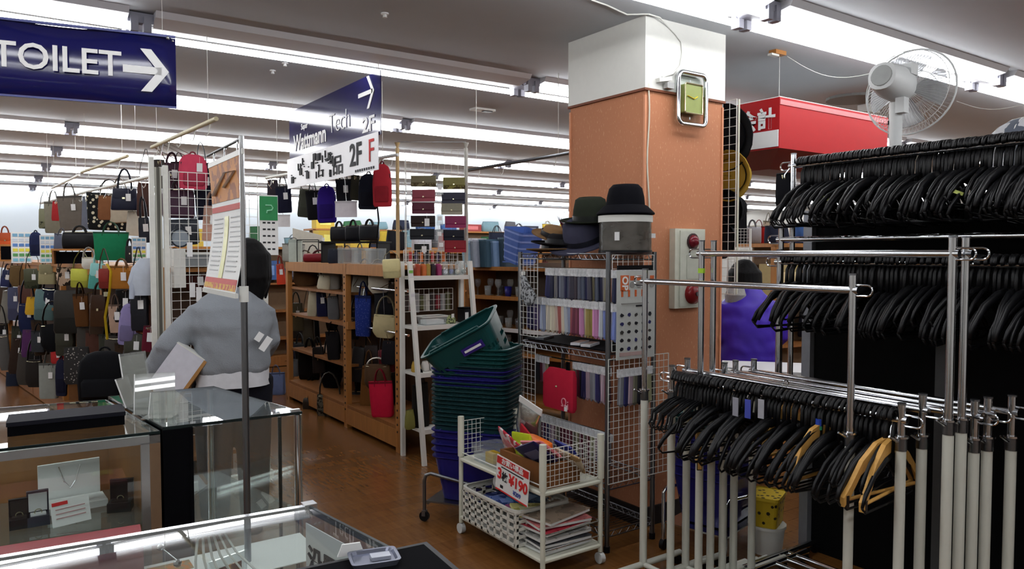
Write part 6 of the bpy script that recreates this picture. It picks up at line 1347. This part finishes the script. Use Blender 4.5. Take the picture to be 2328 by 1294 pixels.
# ================================================================== PEOPLE
def fuse(mb, name, m, parent, vox=.014, smooth=6, fold=0):
    me = mb.mesh('tmp'); o = bpy.data.objects.new('tmp', me); COL.objects.link(o)
    r = o.modifiers.new('r', 'REMESH'); r.mode = 'VOXEL'; r.voxel_size = vox
    s = o.modifiers.new('s', 'SMOOTH'); s.factor = .5; s.iterations = smooth
    bpy.context.view_layer.update(); dg = bpy.context.evaluated_depsgraph_get()
    nm = bpy.data.meshes.new_from_object(o.evaluated_get(dg)); bpy.data.objects.remove(o)
    if fold:
        from mathutils import noise
        for v in nm.vertices:
            p = v.co; v.co = p+v.normal*fold*(noise.noise(Vector((p.x*7, p.y*7, p.z*16)))+.6*noise.noise(Vector((p.x*18+p.z*9, p.y*18, p.z*14))))
    nm.materials.clear(); nm.materials.append(m); nm.polygons.foreach_set('use_smooth', [True]*len(nm.polygons))
    return link(name, nm, parent)
skin = mat('skin', (214, 168, 140), .5, amt=.03)
hairm = mat('hair_black', (11, 10, 11), .65, kind='grain', scale=90, amt=.2, bump=.5, spec=.12)
def hand(mb, w, d, side):
    """palm and five bent fingers; w wrist point, d direction"""
    w = Vector(w); d = Vector(d).normalized(); x = d.cross(Vector((0, 1, 0))); x = (x if x.length > .1 else Vector((1, 0, 0))).normalized(); n = x.cross(d)
    mb.tube([w-d*.02, w+d*.03, w+d*.085], [.024, .032, .034], 8, flat=.55)
    for i, (o, l) in enumerate(((-.027, .062), (-.009, .074), (.009, .07), (.026, .055))):
        b = w+d*.075+x*o; mb.tube([b, b+d*l*.5+n*.006, b+d*l*.85+n*.02, b+d*l+n*.034], [.0095, .009, .008, .007], 6)
    b = w+d*.03-x*.028*side; mb.tube([b, b+d*.03-x*.022*side+n*.01, b+d*.055-x*.026*side+n*.02], [.0115, .010, .008], 6)
def person(name, label, loc, rz, sh, waist, head, armL, armR, coat, trous, under=None, hair='bob', k=1.0, coat_hem=.8, bulk=1.0):
    """local frame: faces +y; sh = shoulder height; head = centre of head"""
    T = thing(name, label, 'person', loc, rz); H = Vector(head); hip = waist-.12
    b = MB()
    b.sphere(H, .098*k, 14, 10, (.86, 1.0, 1.18)); b.tube([(H.x*.6, H.y*.5, sh-.02), (H.x*.85, H.y*.8, sh+.06), H-Vector((0, .01, .06))], [.058, .052, .055], 10)
    b.sphere(H+Vector((0, .098*k, -.015)), .016, 8, 6, (.8, 1.1, 1.4))
    for s in (-1, 1): b.sphere(H+Vector((s*.083*k, .0, -.005)), .022, 8, 6, (.5, .8, 1.2))
    b.loft([(0, 0, hip-.06, .14, .10), (0, 0, hip+.06, .155, .11), (0, 0, waist+.05, .125, .09), (0, 0, sh-.2, .15, .105), (0, .0, sh-.06, .165, .095), (0, 0, sh+.01, .08, .06)], 18)
    for s in (-1, 1): b.tube([(s*.085, 0, hip+.02), (s*.09, .015, hip*.55), (s*.09, -.01, .08)], [.085, .06, .042], 10); b.tube([(s*.09, -.04, .04), (s*.09, .06, .035), (s*.09, .16, .025)], [.04, .042, .03], 8)
    for arm in (armL, armR): b.tube(arm, [.052, .046, .038, .028], 10)
    hand(b, armL[3], Vector(armL[3])-Vector(armL[2]), -1); hand(b, armR[3], Vector(armR[3])-Vector(armR[2]), 1)
    bd = fuse(b, 'body', skin, T, .0085, 4)
    for s in (-1, 1):
        e = MB(); e.sphere(H+Vector((s*.034, .088*k, .008)), .012, 8, 6); e.build('eye', paper, bd, True); e = MB(); e.sphere(H+Vector((s*.034, .099*k, .008)), .006, 8, 5); e.build('pupil', ink, bd, True)
    MB().box(H+Vector((0, .091*k, -.055)), (.04, .008, .008)).build('mouth', mat('lips', (170, 90, 86), .5), bd)
    c = MB(); g = .028*bulk
    c.loft([(0, 0, coat_hem, .148+g, .115+g, 2.4), (0, -.01, coat_hem+.04, .160+g, .125+g, 2.4), (0, -.015, coat_hem+.14, .152+g, .12+g, 2.3), (0, -.015, sh-.16, .172+g, .125+g, 2.3), (0, -.012, sh-.07, .168+g*.8, .115+g*.7, 2.2), (0, -.008, sh-.02, .14, .10), (H.x*.3, 0, sh+.015, .10, .08), (H.x*.5, .01, sh+.045, .072, .066)], 22)
    for arm in (armL, armR): c.tube(arm, [.075*bulk, .066*bulk, .058*bulk, .046*bulk], 12)
    rr = random.Random(4)
    for arm, s in ((armL, -1), (armR, 1)):
        a = Vector(arm[1]); c.tube([a+Vector((-.06, -.03, .0)), a+Vector((0, -.055, -.01)), a+Vector((.06, -.03, .0))], .016, 6)
    fuse(c, 'sweater' if under else 'jacket', coat, T, .011, 6, .008)
    h = MB()
    if hair == 'bob':
        h.sphere(H+Vector((0, -.012, .02)), .112*k, 14, 9, (.92, 1.0, 1.12)); h.loft([(H.x, H.y-.075, H.z-.19, .06, .035), (H.x, H.y-.06, H.z-.10, .10, .065), (H.x, H.y-.035, H.z, .10, .085)], 14)
    for i in range(13):
        a = PI+PI*i/12; cx_, sy_ = math.cos(a), math.sin(a)
        h.tube([H+Vector((cx_*.03, sy_*.04-.01, .12*k)), H+Vector((cx_*.095*k, sy_*.105*k-.01, .05)), H+Vector((cx_*.1*k, sy_*.112*k-.015, -.06)), H+Vector((cx_*.078*k+.008*math.sin(i*2.1), sy_*.085*k-.02, -.15-.025*math.sin(i*1.7)))], [.02, .02, .018, .008], 6)
    fuse(h, 'hair', hairm, T, .007, 2)
    q = MB(); q.loft([(0, -.005, hip-.1, .16, .12), (0, -.01, hip, .178, .135), (0, -.01, waist-.02, .165, .125), (0, 0, waist+.06, .15, .11)], 18)
    for s in (-1, 1): q.tube([(s*.088, 0, hip), (s*.095, .01, hip*.55), (s*.095, -.01, .09)], [.112, .088, .072], 12)
    fuse(q, 'trousers', trous, T, .014, 5)
    for s in (-1, 1):
        f = MB(); f.loft([(s*.092, .05, 0, .045, .13, 2.6), (s*.092, .05, .03, .046, .13, 2.5), (s*.092, .02, .065, .04, .09), (s*.092, -.02, .09, .036, .05)], 14); f.build('shoe', dblack, T, True)
    if under:
        u = MB(); u.loft([(0, -.01, coat_hem-.06, .182, .148, 2.4), (0, -.01, coat_hem+.02, .174, .14, 2.4), (0, -.01, coat_hem+.12, .178, .13)], 22); u.build('shirt_hem', under, T, True)
    return T
d = 3.8; pc = at(525, 575, d); s_ = d/F
grey = mat('sweater_grey', (132, 136, 142), .9, bump=.5, scale=160, amt=.06, spec=.1)
w1 = person('person', 'shopper seen from behind in grey sweater holding a white box', (pc.x, pc.y, 0), facing(pc), 1.235, .92, (.085, .05, 1.375),
    [(-.145, 0, 1.13), (-.29, -.03, .985), (-.37, .04, .86), (-.34, .16, .80)], [(.14, 0, 1.14), (.175, .03, .99), (.16, .16, .92), (.08, .30, .98)],
    grey, mat('trousers_black', (18, 18, 26), .9, spec=.15), cloth((200, 200, 204)), coat_hem=.83, bulk=.98)
tg = at(604, 782, 3.70); t = thing('hanging_tag', 'white price tag dangling beside the grey sweater', 'price tag', tg, facing(tg), 'loose hanging tags'); t.rotation_euler = (0, .6, facing(tg)); MB().box((0, 0, 0), (.032, .0015, .075)).build('card', tagp, t); MB().box((-.045, .005, .012), (.03, .0015, .045)).build('second_card', tagp, t)
bx = at(402, 846, 3.66); t = thing('carried_box', 'white flat carton with brown edge tucked under the shopper\'s arm', 'box', bx, facing(bx)); t.rotation_euler = (.0, .62, facing(bx)-.25)
MB().box((0, 0, 0), (.15, .06, .25)).build('carton', mat('carton_white', (206, 206, 216), .5), t); MB().box((.08, .004, 0), (.022, .066, .25)).build('brown_edge', mat('carton_brown', (160, 116, 66), .6), t); MB().box((-.02, -.0285, .02), (.02, .002, .012)).build('stamp', ink, t); MB().box((0, 0, .127), (.155, .062, .004)).build('tape', white, t)
d = 4.85; pc = at(1702, 575, d)
w2 = person('person', 'person in a purple jacket bending over behind the racks', (pc.x, pc.y, 0), facing(pc)+.3, 1.17, .85, (.0, .10, 1.255),
    [(-.16, 0, 1.11), (-.21, .0, .92), (-.19, .14, .82), (-.12, .28, .80)], [(.16, 0, 1.11), (.22, .02, .92), (.19, .16, .83), (.12, .28, .80)],
    mat('jacket_purple', (66, 40, 168), .45, bump=.5, scale=14, amt=.12), mat('trousers_black', (18, 18, 26), .9), None, coat_hem=.72, bulk=1.25)
MB().loft([(-.11, -.05, 1.12, .05, .05), (-.10, -.06, 1.17, .07, .06), (-.09, -.04, 1.22, .05, .05)], 12).build('fur_collar', mat('fur_grey', (150, 148, 146), .9, bump=.9, scale=70), w2, True)
# ================================================================== FAN, RIGHT-HAND THINGS
fp = at(2035, 350, 3.5); t = thing('pedestal_fan', 'white pedestal fan above the top row of hangers seen from behind', 'fan', (fp.x, fp.y, 0), facing(fp)-.42)
fm = mat('fan_white', (212, 214, 214), .4, amt=.02); zc = 2.225
MB().cyl((0, 0, 0), (0, 0, .03), .19, 24).build('base', fm, t, True); MB().cyl((0, 0, .03), (0, 0, 1.9), .018, 12).build('pole', fm, t, True); MB().cyl((0, 0, 1.885), (0, 0, 2.14), .026, 14, .03).build('neck', fm, t, True); MB().cyl((0, 0, 1.86), (0, 0, 1.905), .036, 14).build('collar', fm, t, True)
MB().box((.035, -.02, 2.12), (.04, .05, .07)).build('tilt_joint', fm, t)
hd_ = MB(); R = Matrix.Translation((0, 0, zc)) @ Matrix.Rotation(-PI/2-.12, 4, 'X')
hd_.loft([(0, 0, -.155, .045, .045, 2.4), (0, 0, -.15, .062, .062, 2.4), (0, 0, -.05, .078, .078, 2.4), (0, 0, .04, .074, .074, 2.4), (0, 0, .055, .05, .05)], 20, M=R); hd_.build('motor_housing', fm, t, True)
MB().loft([(0, 0, -.158, .045, .045), (0, 0, -.153, .05, .05)], 20, M=R).build('rear_vent', mat('vent_pale', (150, 152, 150), .5), t); m_ = MB(); m_.box((0, 0, 0), (.05, .07, .05)); m_.v = [tuple(Vector(v)+Vector((.05, .01, zc+.06))) for v in m_.v]; m_.build('oscillation_knob', fm, t)
MB().box((-.028, -.01, 2.05), (.004, .015, .02)).build('button', black, t)
gr_ = MB(); RG = .205
for zz, rad in ((.145, RG), (.10, RG*.93), (.185, RG*.55)):
    gr_.tube([R @ Vector((rad*math.cos(a*2*PI/36), rad*math.sin(a*2*PI/36), zz)) for a in range(36)], .0045 if rad == RG else .0018, 6, True)
for i in range(72):
    a = 2*PI*i/72; c, s = math.cos(a), math.sin(a)
    gr_.tube([R @ Vector((.05*c, .05*s, .055)), R @ Vector((RG*.7*c, RG*.7*s, .08)), R @ Vector((RG*c, RG*s, .145))], .0011, 3); 
    gr_.tube([R @ Vector((.04*c, .04*s, .20)), R @ Vector((RG*.7*c, RG*.7*s, .18)), R @ Vector((RG*c, RG*s, .145))], .0011, 3)
gr_.build('guard', fm, t)
blm = glass('blade_plastic', (.75, .76, .78), 1.45, .5, (.7, .71, .72), .2)
for i in range(4):
    b_ = MB(); a0 = i*PI/2
    prof = []
    for q in range(9):
        a = a0+(-.55+1.1*q/8); prof.append((RG*.86*math.cos(a), RG*.86*math.sin(a), .12+.025*(q/8-.5)))
    vs = [(.03*math.cos(a0-.4), .03*math.sin(a0-.4), .11), (.03*math.cos(a0+.4), .03*math.sin(a0+.4), .13)]+prof[::-1]
    b_.add([R @ Vector(v) for v in vs], [tuple(range(len(vs)))]); o = b_.build('blade', blm, t); o.modifiers.new('s', 'SOLIDIFY').thickness = .003
MB().loft([(0, 0, .05, .03, .03), (0, 0, .15, .03, .03), (0, 0, .165, .015, .015)], 14, M=R).build('hub', fm, t, True)
# hats on the right side of the column
CXR = UX+CW+.13
t = thing('mesh_strip', 'white wire strip on the right side of the column holding hats', 'mesh strip', (CXR+.02, UY+.02, 1.2), PI/2); wiregrid(MB(), .30, 1.12, .05, .0018, 0, 0, 0).build('mesh', white, t); MB().cyl((0, -.02, 0), (0, -.02, 1.12), .006, 6).build('cord', cream, t)
for z_ in (.2, .9): MB().cyl((.1, 0, z_), (.1, .15, z_), .005, 6).build('bracket', white, t)
for y_, z_ in ((.18, .93), (.14, .70), (.16, .50), (.2, .32)): MB().cyl((y_, 0, z_), (y_, -.16, z_), .004, 6).build('peg', chrome, t)
def sidehat(z, y, r, c, label, br, hg, kind='bucket'):
    h_ = hat(kind, r, c, (CXR+.13, y, z), label, br, hg, group='hats beside the column'); h_.rotation_euler = (0, PI/2-.12, 0); return h_
sidehat(2.13, UY+.20, .13, (12, 12, 15), 'large black hat hanging highest beside the column', .075, .12)
sidehat(1.90, UY+.16, .105, (150, 122, 46), 'mustard felt hat hanging beside the column', .05, .11)
sidehat(1.70, UY+.18, .095, (14, 14, 18), 'black hat hanging under the mustard one', .03, .11)
sidehat(1.52, UY+.22, .09, (26, 26, 30), 'charcoal hat hanging lowest beside the column', .03, .09)
# floral parasol above the hangers at the right edge
fp = at(2335, 330, 3.2); t = thing('floral_parasol', 'pale parasol with dark floral print above the hangers at the right edge', 'parasol', (fp.x, fp.y, 1.55))
fl = mat('floral_cloth', (206, 206, 210), .6, kind='blotch', c2=(92, 98, 110), scale=11)
MB().loft([(0, 0, .30+.17*math.sin(a), .17*math.cos(a)+.002, .17*math.cos(a)+.002) for a in (-.5, 0, .3, .6, .9, 1.2, 1.5)], 16).build('canopy', fl, t, True); MB().cyl((0, 0, -.6), (0, 0, .25), .008, 8).build('shaft', dchrome, t, True)
for i in range(8): a = i*PI/4; MB().tube([(.171*math.cos(q)*math.cos(a), .171*math.cos(q)*math.sin(a), .30+.171*math.sin(q)) for q in (-.4, 0, .4, .8, 1.2, 1.5)], .0022, 4).build('rib', white, t)
# white table and spare blue baskets behind the racks
q = at(1775, 850, 4.3); t = thing('white_table', 'white topped table behind the racks by the purple jacket', 'table', (q.x, q.y, 0), facing(q)+.1)
MB().box((.05, 0, .70), (.64, .35, .14)).build('apron', signw, t); MB().box((.05, 0, .775), (.74, .38, .02)).build('top', signw, t)
for sx_ in (-.28, .38):
    for sy_ in (-.15, .15): MB().box((sx_, sy_, .32), (.04, .04, .64)).build('leg', white, t)
b2 = Vector((2.93, 2.42, 0)); z = .14
for i in range(7): basket((b2.x, b2.y, z), .25, 'b' if i < 6 else 'g', '%s basket of the short stack beside the column, %s from the bottom' % ('blue' if i < 6 else 'green', ordw[i].replace('bottom', 'first'))); z += .045
t = thing('basket_trolley', 'chrome wheeled trolley under the short basket stack beside the column', 'trolley', (b2.x, b2.y, 0), .25)
for s in (-1, 1):
    MB().tube([(-.25, s*.16, .04), (-.25, s*.16, .28), (-.22, s*.16, .30), (.22, s*.16, .24)], .009, 8).build('side_tube', chrome, t, True)
    for q_ in (-.25, .22): w_ = MB().cyl((q_, s*.16-.01, .027), (q_, s*.16+.01, .027), .026, 12).build('wheel', black, t, True); MB().cyl((q_, s*.16, .03), (q_, s*.16, .1), .008, 6).build('stem', dchrome, w_)
MB().box((0, 0, .13), (.48, .32, .008)).build('deck', chrome, t); MB().cyl((.22, -.16, .05), (.22, .16, .05), .009, 8).build('cross_bar', chrome, t)
q = at(1745, 1100, 3.6); t = thing('yellow_crate', 'small yellow perforated crate behind the white rack legs', 'crate', (q.x, q.y, .14), .4); yb_ = mat('crate_yellow', (196, 166, 40), .5, kind='spots', c2=(40, 34, 20), scale=34, amt=.3)
MB().loft([(0, 0, 0, .08, .06, 8), (0, 0, .14, .09, .07, 8)], 16).build('wall', yb_, t); MB().loft([(0, 0, .13, .095, .075, 8), (0, 0, .145, .095, .075, 8)], 16, caps=False).build('rim', mat('crate_yellow_rim', (206, 176, 50), .5), t); 
t2 = thing('white_bucket', 'white tub under the yellow crate', 'tub', (q.x, q.y, 0), 0); MB().loft([(0, 0, 0, .07, .07), (0, 0, .13, .085, .085)], 16).build('tub', white, t2, True); MB().loft([(0, 0, .125, .09, .09), (0, 0, .138, .09, .09)], 16).build('rim', white, t2, True)
# ================================================================== BACKGROUND SHELVES
def bg_gondola(x, y, L, h, rz, label, shelves=3):
    t = thing('gondola', label, 'gondola', (x, y, 0), rz, 'background gondolas')
    MB().box((L/2, .25, h), (L, .5, .03)).build('top_board', wood, t); MB().box((L/2, .25, .07), (L, .5, .12)).build('kick_board', dwood, t); MB().box((L/2, .25, h/2+.05), (L-.04, .02, h-.12)).build('back_panel', mat('bg_back', (120, 96, 72), .7), t)
    for i in range(int(L/1.0)+1):
        MB().box((min(L-.02, i*1.0+.02), .02, h/2), (.04, .04, h)).build('post', wood, t)
    for k in range(shelves): MB().box((L/2, .13, .35+(h-.45)*k/shelves), (L-.05, .25, .02)).build('shelf', dwood, t)
    return t
rr = random.Random(77)
bgc = (((60, 90, 140), 'blue'), ((190, 190, 196), 'white'), ((40, 44, 60), 'navy'), ((150, 60, 60), 'red'), ((120, 150, 160), 'teal'), ((180, 160, 110), 'tan'), ((90, 90, 94), 'grey'), ((60, 100, 70), 'green'), ((206, 176, 70), 'yellow'), ((30, 30, 34), 'black'))
cnt = {}
def bg_goods(x, y, L, h, rz, where, n, levels):
    R_ = Matrix.Rotation(rz, 3, 'Z')
    for lv in levels:
        for i in range(n):
            c, nm = rr.choice(bgc); xx = L*(i+.5)/n+rr.uniform(-.03, .03); hh = rr.uniform(.12, .26); ww = L/n*rr.uniform(.55, .85)
            p = Vector((x, y, lv))+R_ @ Vector((xx, .13, 0)); kd = rr.choice(('box', 'tote', 'pouch'))
            lab = '%s %s on the %s, %s level, place %d' % (nm, {'box': 'carton', 'tote': 'bag', 'pouch': 'folded bundle'}[kd], where, {0: 'low', 1: 'middle', 2: 'upper', 3: 'top'}[levels.index(lv)], i+1)
            if kd == 'box':
                t = thing('carton', lab, 'carton', p, rz+rr.uniform(-.1, .1), 'goods on background gondolas'); m = mat('bgc_'+nm, c, .6); MB().box((0, 0, hh/2), (ww, .18, hh)).build('body', m, t); MB().box((0, -.092, hh*.5), (ww*.6, .003, hh*.5)).build('label', mat('bgl_'+nm, tuple(min(255, v+60) for v in c), .6), t)
            else: bag(kd, ww, hh, .12, c, p, rz+rr.uniform(-.2, .2), lab, 'bag', 'goods on background gondolas')
bg_gondola(3.35, 7.1, 3.0, 1.45, .0, 'background gondola behind the glassware'); bg_goods(3.35, 7.1, 3.0, 1.45, 0, 'gondola behind the glassware', 9, [.72, 1.08, 1.466])
bg_gondola(1.75, 9.4, 6.0, 1.5, .0, 'long background gondola behind the centre bags'); bg_goods(1.75, 9.4, 6.0, 1.5, 0, 'long background gondola', 14, [1.1, 1.516])
bg_gondola(4.6, 12.6, 7.0, 1.85, .0, 'farthest gondola by the back wall'); bg_goods(4.6, 12.6, 7.0, 1.6, 0, 'farthest gondola', 14, [1.4, 1.866])
bg_gondola(5.0, 3.6, 3.0, 1.5, -.15, 'background gondola seen right of the column'); bg_goods(5.0, 3.6, 3.0, 1.5, -.15, 'gondola right of the column', 9, [.75, 1.1, 1.516])
# garment rack with black coats between the column and hangers
for kd, x0, y0, x1, y1, d, c, lb in (('tote', 1650, 530, 1700, 600, 5.2, (24, 24, 28), 'black bag behind the hats right of the column'), ('boston', 1690, 500, 1730, 540, 5.6, (170, 172, 176), 'silver grey rounded bag right of the column'), ('tote', 1706, 520, 1740, 560, 5.4, (170, 40, 36), 'red bag right of the column'), ('tote', 1730, 524, 1750, 576, 5.2, (206, 200, 176), 'cream carrier right of the red bag'), ('pouch', 1764, 396, 1800, 470, 4.6, (20, 20, 24), 'black coat shoulder hanging left of the top hanger rack'), ('tote', 1742, 540, 1764, 584, 5.0, (110, 116, 120), 'grey bag by the empty rack bar')):
    if 'coat' in lb: bagpx(kd, x0, y0, x1, y1, 3.42, c, lb, 0, group='bags right of the column'); peg(RT, LAST[0], (TX, TY1+.01, TZ))
    else: bagpx(kd, x0, y0-10, x1, y1-10, 6.35, c, lb, 0, group='bags right of the column', z=1.516)
t = thing('mesh_panel_stand', 'white wire mesh stand right of the column behind the racks', 'mesh panel', at(1655, 600, 5.0), facing(at(1655, 600, 5.0))); t.location.z = 0; wiregrid(MB(), .14, .5, .02, .0016, 0, 0, 1.1).build('mesh', white, t); MB().cyl((0, 0, 0), (0, 0, 1.6), .008, 6).build('post', white, t); MB().cyl((.14, 0, 0), (.14, 0, 1.6), .008, 6).build('post', white, t)
